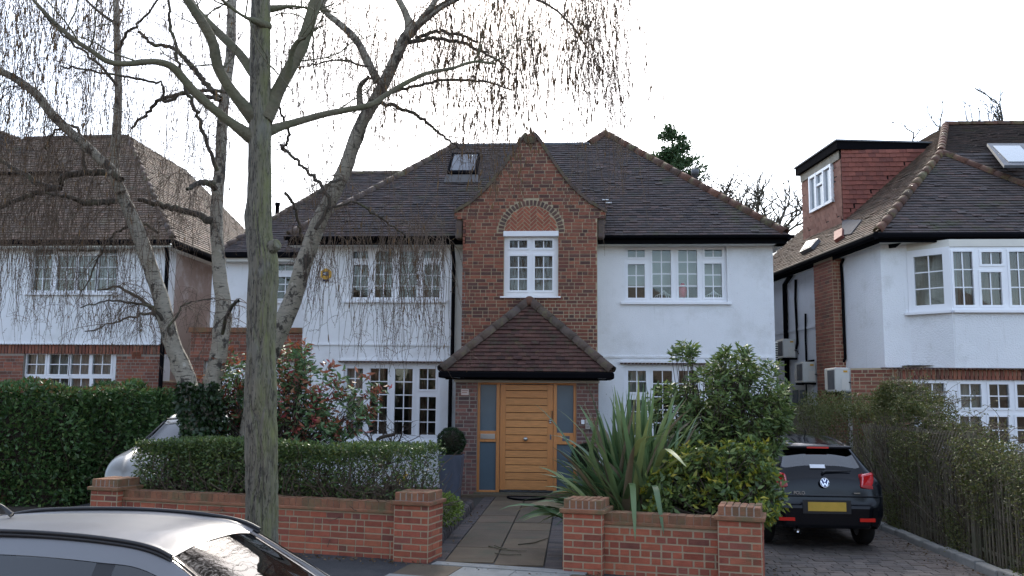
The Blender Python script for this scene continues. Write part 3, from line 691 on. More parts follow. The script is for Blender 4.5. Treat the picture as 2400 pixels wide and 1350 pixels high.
for i in range(-12, 13):
    for k in range(-8, 9):
        for s_ in (0, 1):                             # the two directions of the weave
            u0 = i * Wh + k * 3 * Wh + (0 if s_ == 0 else 3 * Wh); v0 = i * Wh - k * 3 * Wh + (0 if s_ == 0 else -2 * Wh)
            w_, h_ = (3 * Wh, Wh) if s_ == 0 else (Wh, 3 * Wh)
            rc = [(u0 + .008, v0 + .008), (u0 + w_ - .008, v0 + .008), (u0 + w_ - .008, v0 + h_ - .008), (u0 + .008, v0 + h_ - .008)]
            pr = [(acx + (u - v) * q2, acz + .3 + (u + v) * q2) for u, v in rc]
            cl = clip_poly(pr, poly_t)
            if len(cl) >= 3:
                ar = abs(sum(cl[i_ - 1][0] * cl[i_][1] - cl[i_][0] * cl[i_ - 1][1] for i_ in range(len(cl)))) / 2
                if ar > .0012: MB().prism([(x, YB - .003, z) for x, z in cl], (0, -.007, 0)).build('herringbone_brick', M['brick_tym'], bay)
window(house, YB, (1181, 554, 1308, 695), [(1194.5, 1235.5, [(563.5, 581, 2, 1), (600, 680.5, 2, 3)]), (1253.5, 1294.5, [(563.5, 581, 2, 1), (600, 680.5, 2, 3)])],
       sill=(1172, 695, 1314, 699), curtain=[(1182, 1306, 'curtain')])
hb = rect_at((1180, 542, 1309, 554), YB); MB().box((hb[0], YB - .03, hb[2]), (hb[1], YB + .1, hb[3])).build('header_board', M['upvc'], house, bevel=.005)
# dark coping of tile edges along the gable, rounded finial, kneelers
for s in (-1, 1):
    pts = spline([(cxm + s * q[0], 0, q[1]) for q in gpts[1:]], 4)
    for (a, c) in zip(pts[:-1], pts[1:]):
        a, c = Vector((a[0], YB - .05, a[2])), Vector((c[0], YB - .05, c[2])); d = (c - a).normalized(); n = Vector((d.z, 0, -d.x)) * (1 if s > 0 else -1)
        if n.z < 0: n = -n
        MB().prism([a - n * .015, c - n * .015, c + n * .05, a + n * .05], (0, 2.2, 0)).build('verge_tile', M['ridge_dark'], bay)
    kx = cxm + s * (BX1 - cxm); 
    MB().box((kx, YB + .03, zk - .42), (kx + s * .16, YB + .5, zk - .02)).build('kneeler', M['ridge_dark'], house, bevel=.04)
ft = P(1243, 320, YB); MB().lathe((ft.x, ft.y + .1, ft.z - .12), [(.13, 0), (.14, .06), (.12, .13), (.07, .19), (.03, .22), (.025, .30), (.03, .31), (.01, .34)], 12).build('finial', M['ridge'], house, True)
MB().prism([(cxm - .14, YB - .06, ft.z - .02), (cxm - .10, YB - .06, ft.z - .16), (cxm + .10, YB - .06, ft.z - .16), (cxm + .14, YB - .06, ft.z - .02)], (0, .5, 0)).build('apex_tile', M['ridge'], house)

# --- main roof
EO = .35
eL, eR = Vector((XL - EO, YW - EO, ZE)), Vector((XR + .27, YW - EO, ZE))
tanp = .9; DR = 3.27
rz = ZE + DR * tanp
rL = Vector((eL.x + DR, eL.y + DR, rz)); rR = Vector((eR.x - DR, eR.y + DR, rz))
apx = Vector((eR.x - 3.70, eR.y + 3.70, ZE + 3.70 * tanp)); notch = Vector((apx.x - .42, eL.y + DR, rz))
roof = MB().prism([(eL.x + .3, eL.y + .3, ZE - .06), (eR.x - .3, eR.y + .3, ZE - .06), (eR.x - .3, 30, ZE - .06), (eL.x + .3, 30, ZE - .06)], (0, 0, .05)).build('roof', M['underlay'], house)
tile_slope(roof, [eL, eR, rR, rL], M['tile'], n_parts=280, seed=21)
tile_slope(roof, [notch, rR, apx], M['tile'], u=(1, 0, 0), seed=22)
tile_slope(roof, [eR, (eR.x, 30, ZE), (apx.x, 26.3, apx.z), apx], M['tile'], seed=23)
tile_slope(roof, [(eL.x, 30, ZE), eL, rL, (rL.x, 26.7, rz)], M['tile'], seed=24)
b = MB(); b.poly([rL, notch, (notch.x, 26.7, rz), (rL.x, 26.7, rz)]); b.poly([notch, apx, (apx.x, 26.3, apx.z), (notch.x, 26.3, rz)]); b.build('roof_deck', M['underlay'], roof)
ridge_run(roof, eR + Vector((-.05, .05, .08)), apx + Vector((0, 0, .05)), M['ridge'], r=.115)
ridge_run(roof, eL + Vector((.05, .05, .08)), rL + Vector((0, 0, .05)), M['ridge_dark'], r=.10)
ridge_run(roof, apx + Vector((0, 0, .05)), notch + Vector((0, 0, .05)), M['ridge'], r=.11)
ridge_run(roof, rL + Vector((0, 0, .03)), notch + Vector((0, 0, .03)), M['lead'], r=.06, step=.6)
# roof window, small roof furniture, flue
def on_slope(x, y, lift=.05):
    d = CR @ Vector((x - 1200, 675 - y, -FOC)); o = Vector((0, 0, CAM_Z)); n = Vector((0, -tanp, 1)).normalized()
    return o + d * ((eL - o).dot(n) / d.dot(n)) + n * lift
q = [on_slope(*c, lift=.04) for c in ((1048, 412), (1118, 412), (1127, 366), (1060, 366))]; nn = Vector((0, -tanp, 1)).normalized()
rw = MB().prism(q, nn * .05).build('roof_window', M['black'], house)
q2 = [on_slope(*c, lift=.10) for c in ((1056, 408), (1112, 408), (1120, 371), (1066, 371))]; MB().prism(q2, nn * .008).build('pane', mat('roof_glass', (0.07, 0.08, 0.095), 0.2, spec=.6, var=.3, vscale=6), rw)
q3 = [on_slope(*c, lift=.045) for c in ((1040, 432), (1126, 432), (1120, 414), (1046, 414))]; MB().prism(q3, nn * .012).build('flashing', mat('old_lead', (0.075, 0.07, 0.068), .8, var=.3, vscale=5), rw)
for (x, y) in ((1419, 474), (1426, 481)):
    c = on_slope(x, y, .06); MB().box((c.x - .07, c.y - .03, c.z - .01), (c.x + .07, c.y + .03, c.z + .012)).build('flashing_tab', M['upvc'], house)
c = P(1629, 412, 24.6); MB().lathe((c.x, c.y, c.z - .35), [(.08, 0), (.08, .38), (.11, .38), (.11, .52), (.07, .54)], 12).build('flue', M['lead'], house, True)
# gutters, fascia, soffit, downpipes
def gutter(x0, x1, Y, z, side=None):
    b = MB(); n = 6; pr = [(Y - .065 + .065 * math.cos(math.pi + math.pi * i / n), z + .06 * math.sin(math.pi + math.pi * i / n)) for i in range(n + 1)]
    b.prism([(x0, y, zz) for y, zz in pr], (x1 - x0, 0, 0)); return b.build('gutter', M['black'], house)
gutter(eL.x, BX0 - .14, eL.y, ZE - .01); gutter(BX1 + .14, eR.x + .08, eL.y, ZE - .01)
for a, c in ((eL.x + .05, BX0 - .02), (BX1 + .02, eR.x - .05)):
    MB().box((a, eL.y + .02, ZE - .17), (c, eL.y + .045, ZE + .0)).build('fascia', M['black'], house)
    MB().box((a, eL.y + .046, ZE - .17), (c, YW + .02, ZE - .15)).build('soffit', M['trim'], house)
MB().box((eR.x - .05, eL.y + .046, ZE - .17), (XR + .01, 30, ZE - .15)).build('soffit', M['trim'], house)
MB().box((eR.x - .075, eL.y + .05, ZE - .149), (eR.x - .05, 30, ZE)).build('fascia', M['black'], house)
gt = MB(); gt.tube([(eR.x - .01, eL.y - .1, ZE - .05), (eR.x - .01, 30, ZE - .05)], .055, 8).build('gutter', M['black'], house)
px_ = P(1062, 700, YW - .1).x
MB().tube([(px_ + .02, eL.y - .06, ZE - .06), (px_ + .01, eL.y - .05, ZE - .25), (px_, YW - .08, ZE - .5), (px_, YW - .08, 2.5), (px_ - .03, YW - .08, 2.2), (px_ - .03, YW - .08, 0)], .042, 10).build('downpipe', M['black'], house, True)
# wing roof, lower, behind the birches
wz = P(600, 592, YG - .3).z; w0, w1 = P(506, 592, YG - .3), P(712, 592, YG - .3)
wr0 = P(825, 408, 24.6); D2 = wr0.y - w0.y
wroof = MB().box((w0.x + .2, YG - .1, wz - .1), (w1.x, 27, wz - .05)).build('wing_roof', M['underlay'], house)
wapex = Vector((wr0.x, wr0.y, wr0.z)); wend = Vector((wr0.x + 2.2, wr0.y, wr0.z))
tile_slope(wroof, [(w0.x, YG - .3, wz), (w1.x + 2.0, YG - .3, wz), wend, wapex], M['tile'], u=(1, 0, 0), seed=31)
tile_slope(wroof, [(w0.x, 28.5, wz), (w0.x, YG - .3, wz), wapex], M['tile'], seed=32)
ridge_run(wroof, Vector((w0.x, YG - .3, wz)) + Vector((.03, .03, .06)), wapex + Vector((0, 0, .04)), M['ridge_dark'], r=.09)
ridge_run(wroof, wapex + Vector((0, 0, .03)), wend + Vector((0, 0, .03)), M['ridge_dark'], r=.09)
MB().box((w0.x, YG - .34, wz - .12), (XL, YG - .26, wz + .01)).build('gutter', M['black'], house, bevel=.03)
MB().box((w0.x + .1, YG - .25, wz - .2), (XL, YG + .02, wz - .121)).build('soffit', M['trim'], house)
c = P(650, 492, 23.5); MB().lathe((c.x, c.y, c.z - .5), [(.06, 0), (.06, .62), (.075, .62), (.075, .70)], 10).build('vent_pipe', M['black'], house, True)

# --- porch
PX0, PX1 = P(1066, 1000, YP).x, P(1403, 1000, YP).x
def pxX(x): return P(x, 1000, YP).x
def pyZ(y): return P(1240, y, YP).z
ptop = pyZ(897)
for a, c, sd_ in ((PX0, pxX(1118), 41), (pxX(1351), PX1, 42)):
    b = MB(); b.box((a, YP, -.05), (c, YB + .02, ptop)); pw = b.build('porch_wall', M['mortar_g'], house)
    brick_field(pw, (a, YP, .01), (1, 0, 0), (0, -1, 0), c - a, ptop - .01, M['brick_porch'], seed=sd_, n_parts=200)
MB().box((PX0 - .02, YP - .02, ptop), (PX1 + .02, YP + .1, ptop + .055)).build('porch_lintel', M['trim'], house)
MB().box((PX0 - .004, YP + .1, ptop), (PX1 + .004, YB - .01, ptop + .05)).build('porch_ceiling', M['trim'], house)
zs, zt = pyZ(1155.5), pyZ(900)
fr = MB()
for x0, x1 in ((1118, 1124), (1162.5, 1170.5), (1297, 1305), (1344, 1351)): fr.box((pxX(x0), YP + .03, zs), (pxX(x1), YP + .14, zt + .02))
fr.box((pxX(1118), YP + .025, zt), (pxX(1351), YP + .145, ptop))
for x0, x1 in ((1124, 1162.5), (1305, 1344)): fr.box((pxX(x0), YP + .04, pyZ(1151)), (pxX(x1), YP + .13, zs)); fr.box((pxX(x0), YP + .04, zt), (pxX(x1), YP + .13, pyZ(902)))
fr.box((pxX(1124), YP + .04, pyZ(1037)), (pxX(1162.5), YP + .13, pyZ(1011))); fr.box((pxX(1305), YP + .04, pyZ(1041)), (pxX(1344), YP + .13, pyZ(1014)))
dfr = fr.build('door_frame', M['oak_v'], house, bevel=.006)
for x0, x1, y0, y1 in ((1124, 1162.5, 902, 1011), (1124, 1162.5, 1037, 1151), (1305, 1344, 902, 1014), (1305, 1344, 1041, 1151)):
    MB().box((pxX(x0), YP + .08, pyZ(y1)), (pxX(x1), YP + .09, pyZ(y0))).build('frosted_pane', M['frost'], dfr)
MB().box((pxX(1126), YP + .025, pyZ(1030)), (pxX(1160), YP + .039, pyZ(1018))).build('letter_plate', M['steel'], dfr, bevel=.003)
MB().box((pxX(1318), YP + .030, pyZ(1033)), (pxX(1335), YP + .039, pyZ(1021))).build('metal_plate', M['lead'], dfr, bevel=.003)
MB().box((pxX(1112), YP - .03, -.02), (pxX(1357), YP + .2, zs - .002)).build('door_sill', M['fence'], house, bevel=.008)
MB().box((PX0 - .1, YP - .14, -.04), (PX1 + .05, YP - .032, .028)).build('door_step', M['slab'], house, bevel=.008)
dl, dr, db, dt = pxX(1171.5), pxX(1296.5), pyZ(1149.5), pyZ(901)
pl0, pl1 = pxX(1184.5), pxX(1282.5); YD = YP + .05
door = MB(); door.box((dl, YD, db), (pl0, YD + .06, dt)); door.box((pl1, YD, db), (dr, YD + .06, dt)); 
door = door.build('front_door', M['oak_v'], house, bevel=.003)
MB().box((pl0, YD + .025, db), (pl1, YD + .055, dt)).build('backing_board', M['underlay'], door)
cuts = [901, 915.5, 933, 950, 967.5, 985, 1002.5, 1020, 1038, 1056, 1073.5, 1090.5, 1108, 1126, 1149.5]
for y0, y1 in zip(cuts, cuts[1:]): MB().box((pl0 + .001, YD + .002, pyZ(y1) + .0055), (pl1 - .001, YD + .03, pyZ(y0) - .0055)).build('plank', M['oak'], door, bevel=.004)
kb = Vector((pxX(1232), YD, pyZ(1029)))
o = MB().lathe((0, 0, 0), [(.03, 0), (.03, .012), (.014, .02), (.014, .04), (.034, .05), (.043, .075), (.034, .10), (.012, .108)], 16).build('door_knob', M['steel'], door, True); o.matrix_basis = Matrix.Translation(kb) @ Matrix.Rotation(math.pi / 2, 4, 'X')
hx, hz = pxX(1290), pyZ(983)
MB().tube([(hx, YD - .005, hz), (hx, YD - .05, hz), (hx + .03, YD - .055, hz + .02), (hx + .035, YD - .055, hz + .17)], .011, 8).build('door_handle', M['steel'], door, True)
o = MB().lathe((0, 0, 0), [(.032, 0), (.032, .012), (.02, .016), (.02, .03)], 14).build('lock', M['steel'], door, True); o.matrix_basis = Matrix.Translation((hx - .005, YD, hz - .02)) @ Matrix.Rotation(math.pi / 2, 4, 'X')
o = MB().lathe((0, 0, 0), [(.022, 0), (.022, .012), (.012, .016)], 12).build('lock', M['steel'], door, True); o.matrix_basis = Matrix.Translation((hx - .005, YD, hz - .06)) @ Matrix.Rotation(math.pi / 2, 4, 'X')
MB().box((hx - .012, YD - .008, pyZ(1030)), (hx + .016, YD, pyZ(1018))).build('lock_plate', M['lead'], door)
s = rect_at((1081, 912, 1099, 926), YP); MB().box((s[0], YP - .014, s[2]), (s[1], YP - .008, s[3])).build('name_plaque', mat('pale_plaque', (0.62, 0.50, 0.46), .6, var=.06), house)
for k, wd in enumerate((.12, .10)): MB().box((s[0] + .015, YP - .0165, s[3] - .035 - k * .035), (s[0] + .015 + wd, YP - .0145, s[3] - .025 - k * .035)).build('plaque_lettering', M['brick_tym'], house)
s = rect_at((1362, 984, 1370, 994), YP); MB().box((s[0], YP - .03, s[2]), (s[1], YP - .008, s[3])).build('bell_push', M['upvc'], house, bevel=.004)
s = rect_at((1372, 983, 1383, 1006), YP); ic = MB().box((s[0], YP - .04, s[2]), (s[1], YP - .008, s[3])).build('entry_keypad', M['steel'], house, bevel=.004)
for i in range(3):
    for j in range(4): MB().box((s[0] + .018 + i * .022, YP - .046, s[2] + .02 + j * .028), (s[0] + .033 + i * .022, YP - .0405, s[2] + .038 + j * .028)).build('key', M['lead'], ic)
# porch roof
pe0, pe1, pez = P(1032, 872, YP - .25), P(1436, 876, YP - .25), P(1240, 872, YP - .25).z
pa = P(1240, 706, 18.45)
A_, B_ = Vector((pe0.x, YP - .25, pez)), Vector((pe1.x, YP - .25, pez)); Cc = Vector(((A_.x + B_.x) / 2, pa.y, pa.z))
proof = MB().box((A_.x + .12, YP - .12, pez - .05), (B_.x - .12, YB - .02, pez - .012)).build('porch_roof', M['underlay'], house)
tile_slope(proof, [A_, B_, Cc], M['tile_porch'], u=(1, 0, 0), gauge=.1, tw=.165, n_parts=300, seed=51)
Ab, Bb = Vector((A_.x, YB, pez)), Vector((B_.x, YB, pez)); Cb = Vector((Cc.x, YB, Cc.z + .02))
tile_slope(proof, [Ab, A_, Cc, Cb], M['tile_porch'], gauge=.1, seed=52); tile_slope(proof, [B_, Bb, Cb, Cc], M['tile_porch'], gauge=.1, seed=53)
ridge_run(proof, A_ + Vector((.0, .0, .05)), Cc + Vector((0, 0, .04)), M['ridge_dark'], r=.11, step=.36, name='hip_tile'); ridge_run(proof, B_ + Vector((0, 0, .05)), Cc + Vector((0, 0, .04)), M['ridge_dark'], r=.11, step=.36, name='hip_tile')
MB().lathe((Cc.x, Cc.y - .02, Cc.z - .1), [(.14, 0), (.14, .08), (.10, .16), (.04, .2)], 10).build('apex_tile', M['ridge'], house, True)
for p, s in ((A_, -1), (B_, 1)): MB().tube([p + Vector((0, -.01, .0)), p + Vector((s * .04, -.05, .04)), p + Vector((s * .05, -.06, .09)), p + Vector((s * .02, -.05, .12)), p + Vector((0, -.05, .09))], .009, 6).build('hip_iron', M['black'], house, True)
gb = MB(); gb.box((A_.x - .02, YP - .38, pez - .12), (B_.x + .02, YP - .26, pez - .005)); gb.box((A_.x - .03, YP - .259, pez - .12), (A_.x + .08, YB, pez - .005)); gb.box((B_.x - .08, YP - .259, pez - .12), (B_.x + .03, YB, pez - .005)); gb.build('porch_gutter', M['black'], house, bevel=.02)
MB().box((A_.x + .1, YP - .255, pez - .15), (B_.x - .1, YP - .03, pez - .121)).build('porch_soffit', M['black'], house)
# vent grille and cable on the right flank, alarm box, wall lamp
gv = P(1818, 832, YW + .3)
lv = MB().box((XR, YW + .25, gv.z - .28), (XR + .10, YW + .75, gv.z + .28)).build('vent_housing', M['trim'], house)
for i in range(11): MB().box((XR + .005, YW + .235, gv.z - .26 + i * .048), (XR + .10, YW + .249, gv.z - .235 + i * .048)).build('louvre', M['black'], lv)
ab = P(765, 643, YW); al = thing('alarm_box', 'yellow hexagonal burglar alarm box on the white wall left of the upper windows', 'alarm box', (ab.x, YW, ab.z))
yel = mat('yellow_plastic', (0.62, 0.34, 0.03), .45, var=.1, vscale=8)
MB().prism([(.135 * math.cos(math.pi * i / 3 + math.pi / 6) , 0, .135 * math.sin(math.pi * i / 3 + math.pi / 6)) for i in range(6)], (0, -.05, 0)).build('case', yel, al, local=True, bevel=.01)
MB().box((-.065, -.056, -.035), (.055, -.05, .05)).build('label_panel', mat('navy_panel', (0.02, 0.02, 0.05), .5), al, local=True)
text_mesh('ADT', .055, .002, M['upvc'], 'lettering', al, Matrix.Translation((-.005, -.058, .008)) @ Matrix.Rotation(math.pi / 2, 4, 'X'), bold=True)
MB().box((-.075, -.05, -.16), (.075, -.005, -.115)).build('strobe_lamp', mat('dark_lens', (0.02, 0.02, 0.05), .2), al, local=True, bevel=.01)
# ---------------------------------------------------------------- left neighbour
YL = 20.6
lh = thing('neighbour_house', 'half hidden white and brick house on the left behind the weeping birches', 'house', (-12, YL, 0))
LX = P(383, 700, YL).x; LX0 = -19.5; LZE = 5.50
lsz = P(190, 806, YL).z
LU = (75, 566, 278, 687); LG = (53, 819, 270, 945)
b = MB(); wall_face(b, YL, LX0, LX, lsz, LZE, [rect_at(LU, YL)], .2); b.build('upper_wall', M['stucco_r'], lh)
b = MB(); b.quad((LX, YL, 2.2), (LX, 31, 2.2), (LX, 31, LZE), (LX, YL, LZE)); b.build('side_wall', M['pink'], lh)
b = MB(); b.box((LX, YL, 2.2), (LX + .006, YL + .55, LZE - .02)); b.build('painted_return', M['stucco_r'], lh)
hl = rect_at(LG, YL + .03)
b = MB(); wall_face(b, YL + .03, LX0, LX - .01, -.1, lsz, [hl], .2); b.quad((LX - .01, YL + .03, -.1), (LX - .01, 31, -.1), (LX - .01, 31, 2.2), (LX - .01, YL + .03, 2.2)); lw = b.build('lower_wall', M['mortar_g'], lh)
brick_field(lw, (-15.2, YL + .03, 0), (1, 0, 0), (0, -1, 0), LX - .01 + 15.2, lsz - .26, M['brick_house'], zmin=.8, holes=[(hl[0] + 15.2, hl[1] + 15.2, hl[2], hl[3])], n_parts=200, seed=61)
brick_field(lw, (LX - .01, YL + .03, 0), (0, 1, 0), (1, 0, 0), 3.5, 2.2, M['brick_house'], zmin=1.0, n_parts=60, seed=62)
for i in range(66):                               # soldier course and scalloped drip under the render
    put('soldier_brick', shared_box('sold', .065, .03, .215, M['brick_house'], 'soldier_brick'), lw, Matrix.Translation((-14.9 + i * .0835, YL + .02, lsz - .13)))
for i in range(76):
    if ('scallop2',) not in _shared:
        mb = MB(); mb.prism([(0.034 * math.cos(math.pi + math.pi * j / 6), -.06, 0.03 * math.sin(math.pi + math.pi * j / 6)) for j in range(7)], (0, .08, 0)); _shared[('scallop2',)] = mb.mesh('drip_tile', M['stucco_r'])
    put('drip_tile', _shared[('scallop2',)], lh, Matrix.Translation((LX - .05 - i * .072, YL, lsz + .005)))
window(lh, YL, LU, [(80, 122, [(571, 681, 2, 4)]), (134, 177, [(571, 590, 2, 1), (600, 681, 2, 3)]), (183, 225, [(571, 590, 2, 1), (600, 681, 2, 3)]), (231, 274, [(571, 681, 2, 4)])], sill=(58, 687, 284, 692), curtain=[(80, 274, 'net')])
window(lh, YL + .03, LG, [(63, 106, [(831, 877, 2, 2), (887, 940, 2, 2)]), (116, 160, [(831, 877, 2, 2), (887, 940, 2, 2)]), (166, 209, [(831, 877, 2, 2), (887, 940, 2, 2)]), (217, 260, [(831, 877, 2, 2), (887, 940, 2, 2)])], curtain=[(60, 262, 'net')])
v = rect_at((309, 824, 329, 836), YL); ab_ = MB().box((v[0], YL + .0, v[2]), (v[1], YL + .03, v[3])).build('air_brick', M['brick_tym'], lh)
for i in range(4): MB().box((v[0] + .01, YL - .004, v[2] + .012 + i * .026), (v[1] - .01, YL - .0005, v[2] + .024 + i * .026)).build('air_slot', M['black'], ab_)
e0, e1 = Vector((LX0 - .3, YL - .35, LZE)), Vector((LX + .33, YL - .35, LZE)); lap = P(300, 322, 23.8)
lapL = Vector((-15.6, lap.y, lap.z))
lroof = MB().box((LX0, YL - .1, LZE - .12), (LX + .1, 31, LZE - .06)).build('roof', M['underlay'], lh)
tile_slope(lroof, [e0, e1, lap, lapL], M['tile_brown'], u=(1, 0, 0), n_parts=120, seed=71)
tile_slope(lroof, [e1, (e1.x, 31.2, LZE), (lap.x + .1, 27.4, lap.z), lap], M['tile_brown'], seed=72, n_parts=60)
ridge_run(lroof, e1 + Vector((-.03, .03, .07)), lap + Vector((0, 0, .03)), M['ridge_dark'], r=.08); ridge_run(lroof, lapL, lap + Vector((0, 0, .03)), M['ridge_dark'], r=.09)
lp2 = P(0, 309, 24.6); tile_slope(lroof, [Vector((-17.5, 22.2, lap.z - 1.4)), Vector((-13.2, 22.2, lap.z - 1.4)), P(45, 324, 24.0), P(-160, 240, 26)], M['tile_brown'], u=(1, 0, 0), seed=73)
MB().box((e0.x, e0.y - .10, LZE - .10), (e1.x + .03, e0.y - .01, LZE - .005)).build('gutter', M['black'], lh, bevel=.03)
MB().box((e1.x + .0, e0.y - .0, LZE - .12), (e1.x + .09, 31, LZE - .01)).build('gutter', M['black'], lh, bevel=.03)
MB().box((e0.x, e0.y + .02, LZE - .16), (e1.x - .04, YL + .02, LZE - .125)).build('soffit', M['trim'], lh); MB().box((LX - .02, YL + .02, LZE - .16), (e1.x - .06, 31, LZE - .125)).build('soffit', M['trim'], lh)
MB().box((e1.x - .055, e0.y + .05, LZE - .17), (e1.x - .02, 31, LZE + .005)).build('fascia', M['black'], lh)
dpx = P(386, 700, YL - .1).x; MB().tube([(dpx + .05, YL - .3, LZE - .08), (dpx, YL - .07, LZE - .4), (dpx, YL - .07, .2)], .05, 8).build('downpipe', M['black'], lh, True)

# ---------------------------------------------------------------- right neighbour
YR = 18.0
rh = thing('dormer_house', 'white house on the right with red tile-hung dormer and canted bay window', 'house', (9, YR, 0))
E1 = P(2056, 549, 17.6); RZ = E1.z; E2 = Vector((E1.x - .13 * 9, E1.y + 9.0, RZ))
def rwx(Y): return 6.06 - .13 * (Y - 18.0)                      # flank wall
A1 = Vector((8.2, 20.15, RZ + 2.55 * .9)); M1 = Vector((9.46, 22.9, RZ + 4.18 * .9)); FR = Vector((10.75, 17.6, RZ))
rroof = MB().box((6.3, YR + .1, RZ - .12), (13.5, 25, RZ - .07)).build('roof', M['underlay'], rh)
tile_slope(rroof, [E1, FR, A1], M['tile'], u=(1, 0, 0), n_parts=150, seed=81)
lpn = (A1 - E1).cross(E2 - E1).normalized()
Mb = M1 + (E2 - E1).normalized() * 4.0
tile_slope(rroof, [E2, E1, A1, M1, Mb], M['tile_brown'], u=(E1 - E2), n_parts=120, seed=82)
tile_slope(rroof, [A1 + Vector((0, 0, 0)), Vector((15.5, A1.y, A1.z)), Vector((15.5, M1.y, M1.z)), M1], M['tile'], u=(1, 0, 0), seed=83)
tile_slope(rroof, [FR, Vector((FR.x, A1.y + 2, RZ)), A1 + Vector((0, .5, .0)), A1], M['tile'], seed=84)
tile_slope(rroof, [Vector((10.7, 19.2, RZ + .8)), Vector((15.5, 19.2, RZ + .8)), Vector((15.5, A1.y, A1.z)), Vector((A1.x, A1.y, A1.z))], M['tile'], u=(1, 0, 0), seed=85)
for a, c in ((E1, A1), (FR, A1), (A1, M1), (M1, Vector((15.5, M1.y, M1.z)))): ridge_run(rroof, a + Vector((0, 0, .07)), c + Vector((0, 0, .05)), M['ridge'], r=.095)
# roof window on the right slope
pn = (M1 - A1).cross(Vector((1, 0, 0))).normalized(); pn = pn if pn.z > 0 else -pn
def on_r(x, y, l):
    d = CR @ Vector((x - 1200, 675 - y, -FOC)); o = Vector((0, 0, CAM_Z)); return o + d * ((A1 - o).dot(pn) / d.dot(pn)) + pn * l
rw2 = MB().prism([on_r(*c, .03) for c in ((2352, 397), (2440, 397), (2402, 345), (2312, 345))], pn * .06).build('roof_window', M['lead'], rh)
MB().prism([on_r(*c, .095) for c in ((2362, 390), (2425, 390), (2388, 352), (2325, 352))], pn * .01).build('pane', mat('sky_glass', (0.14, 0.18, 0.19), 0.15, spec=.7, var=.1), rw2)
# dormer: cheek towards the street, window towards the left
DY = 22.0; dt = P(2000, 352, DY).z; db0 = P(1976, 520, DY); dtop = Vector((8.7, DY, dt))
dback = 2.5; dl0 = Vector((db0.x, DY, db0.z)); dl1 = Vector((db0.x - .13 * dback, DY + dback, db0.z))
b = MB(); b.poly([dl0, Vector((8.65, DY, dt)), Vector((dl0.x, DY, dt))]); ck = b.build('dormer_cheek', M['underlay'], rh)
tile_slope(ck, [dl0 + Vector((-.0, -.02, 0)), dl0 + Vector((.02, -.02, 0)), Vector((8.68, DY - .02, dt)), Vector((dl0.x, DY - .02, dt))], M['tile_red'], u=(1, 0, 0), gauge=.115, tw=.165, n_parts=200, seed=91, sheet=False)
fd = (dl1 - dl0).normalized(); fnn = Vector((fd.y, -fd.x, 0)); fnn = fnn if fnn.x < 0 else -fnn
def df(s, z): p = dl0 + fd * s; return Vector((p.x, p.y, z))
zb_ = db0.z - 1.0
b = MB(); b.poly([df(0, zb_), df(dback, zb_), df(dback, dt), df(0, dt)]); fw = b.build('dormer_front', M['underlay'], rh)
ws0, ws1, wb_, wt_ = .42, 1.85, dt - 1.20, dt - .22
for pts in ([df(0, zb_), df(dback, zb_), df(dback, wb_), df(0, wb_)], [df(0, wb_), df(ws0, wb_), df(ws0, wt_), df(0, wt_)], [df(ws1, wb_), df(dback, wb_), df(dback, wt_), df(ws1, wt_)]):
    tile_slope(fw, [p + fnn * .02 for p in pts], M['tile_buff'], u=fd, gauge=.115, tw=.165, n_parts=70, seed=92, sheet=False)
dw = MB()
def dfb(mb, s0, s1, z0, z1, o0, o1): mb.hexa([df(s0, z0) + fnn * o1, df(s1, z0) + fnn * o1, df(s1, z0) + fnn * o0, df(s0, z0) + fnn * o0, df(s0, z1) + fnn * o1, df(s1, z1) + fnn * o1, df(s1, z1) + fnn * o0, df(s0, z1) + fnn * o0])
for s in (ws0, .88, 1.36, ws1 - .07): dfb(dw, s, s + .07, wb_, wt_, .01, .09)
for z in (wb_, wt_ - .07): dfb(dw, ws0, ws1, z, z + .07, .012, .085)
dfb(dw, .95, 1.36, wt_ - .38, wt_ - .32, .012, .08); dw = dw.build('dormer_window', M['upvc'], rh)
pb = MB(); dfb(pb, ws0, ws1, wb_, wt_, .02, .03); pb.build('pane', mat('bright_glass', (0.25, 0.28, 0.30), 0.06, spec=1.0), dw)
b = MB(); dfb(b, -.12, dback + .1, dt, dt + .20, -2.9, .14); b.build('dormer_flat_roof', M['black'], rh)
b = MB(); dfb(b, -.16, dback + .12, dt + .20, dt + .235, -2.9, .18); b.build('dormer_edge_trim', M['lead'], rh)
b = MB(); dfb(b, .02, dback, wt_, dt, .03, .05); b.build('dormer_fascia', mat('weathered_board', (0.28, 0.25, 0.20), .9, var=.3, vscale=5), rh)
# lead flashing, little roof light near the eave
def on_l(x, y, l):
    n = lpn if lpn.z > 0 else -lpn
    d = CR @ Vector((x - 1200, 675 - y, -FOC)); o = Vector((0, 0, CAM_Z)); return o + d * ((E1 - o).dot(n) / d.dot(n)) + n * l
nl = lpn if lpn.z > 0 else -lpn
MB().prism([on_l(*c, .035) for c in ((1976, 556), (1998, 552), (2024, 519), (1977, 519))], nl * .02).build('flashing', mat('blue_lead', (0.05, 0.055, 0.07), .9, var=.3, vscale=5, spec=.1), rh)
MB().prism([on_l(*c, .03) for c in ((1962, 572), (1981, 560), (1981, 542), (1962, 551))], nl * .08).build('tiled_upstand', M['tile_red'], rh)
sk = MB().prism([on_l(*c, .03) for c in ((1882, 600), (1908, 588), (1926, 568), (1898, 574))], nl * .10).build('roof_light', M['lead'], rh); MB().prism([on_l(*c, .132) for c in ((1888, 596), (1907, 587), (1922, 571), (1901, 576))], nl * .01).build('pane', mat('roof_light_glass', (0.05, 0.07, 0.12), .1), sk)
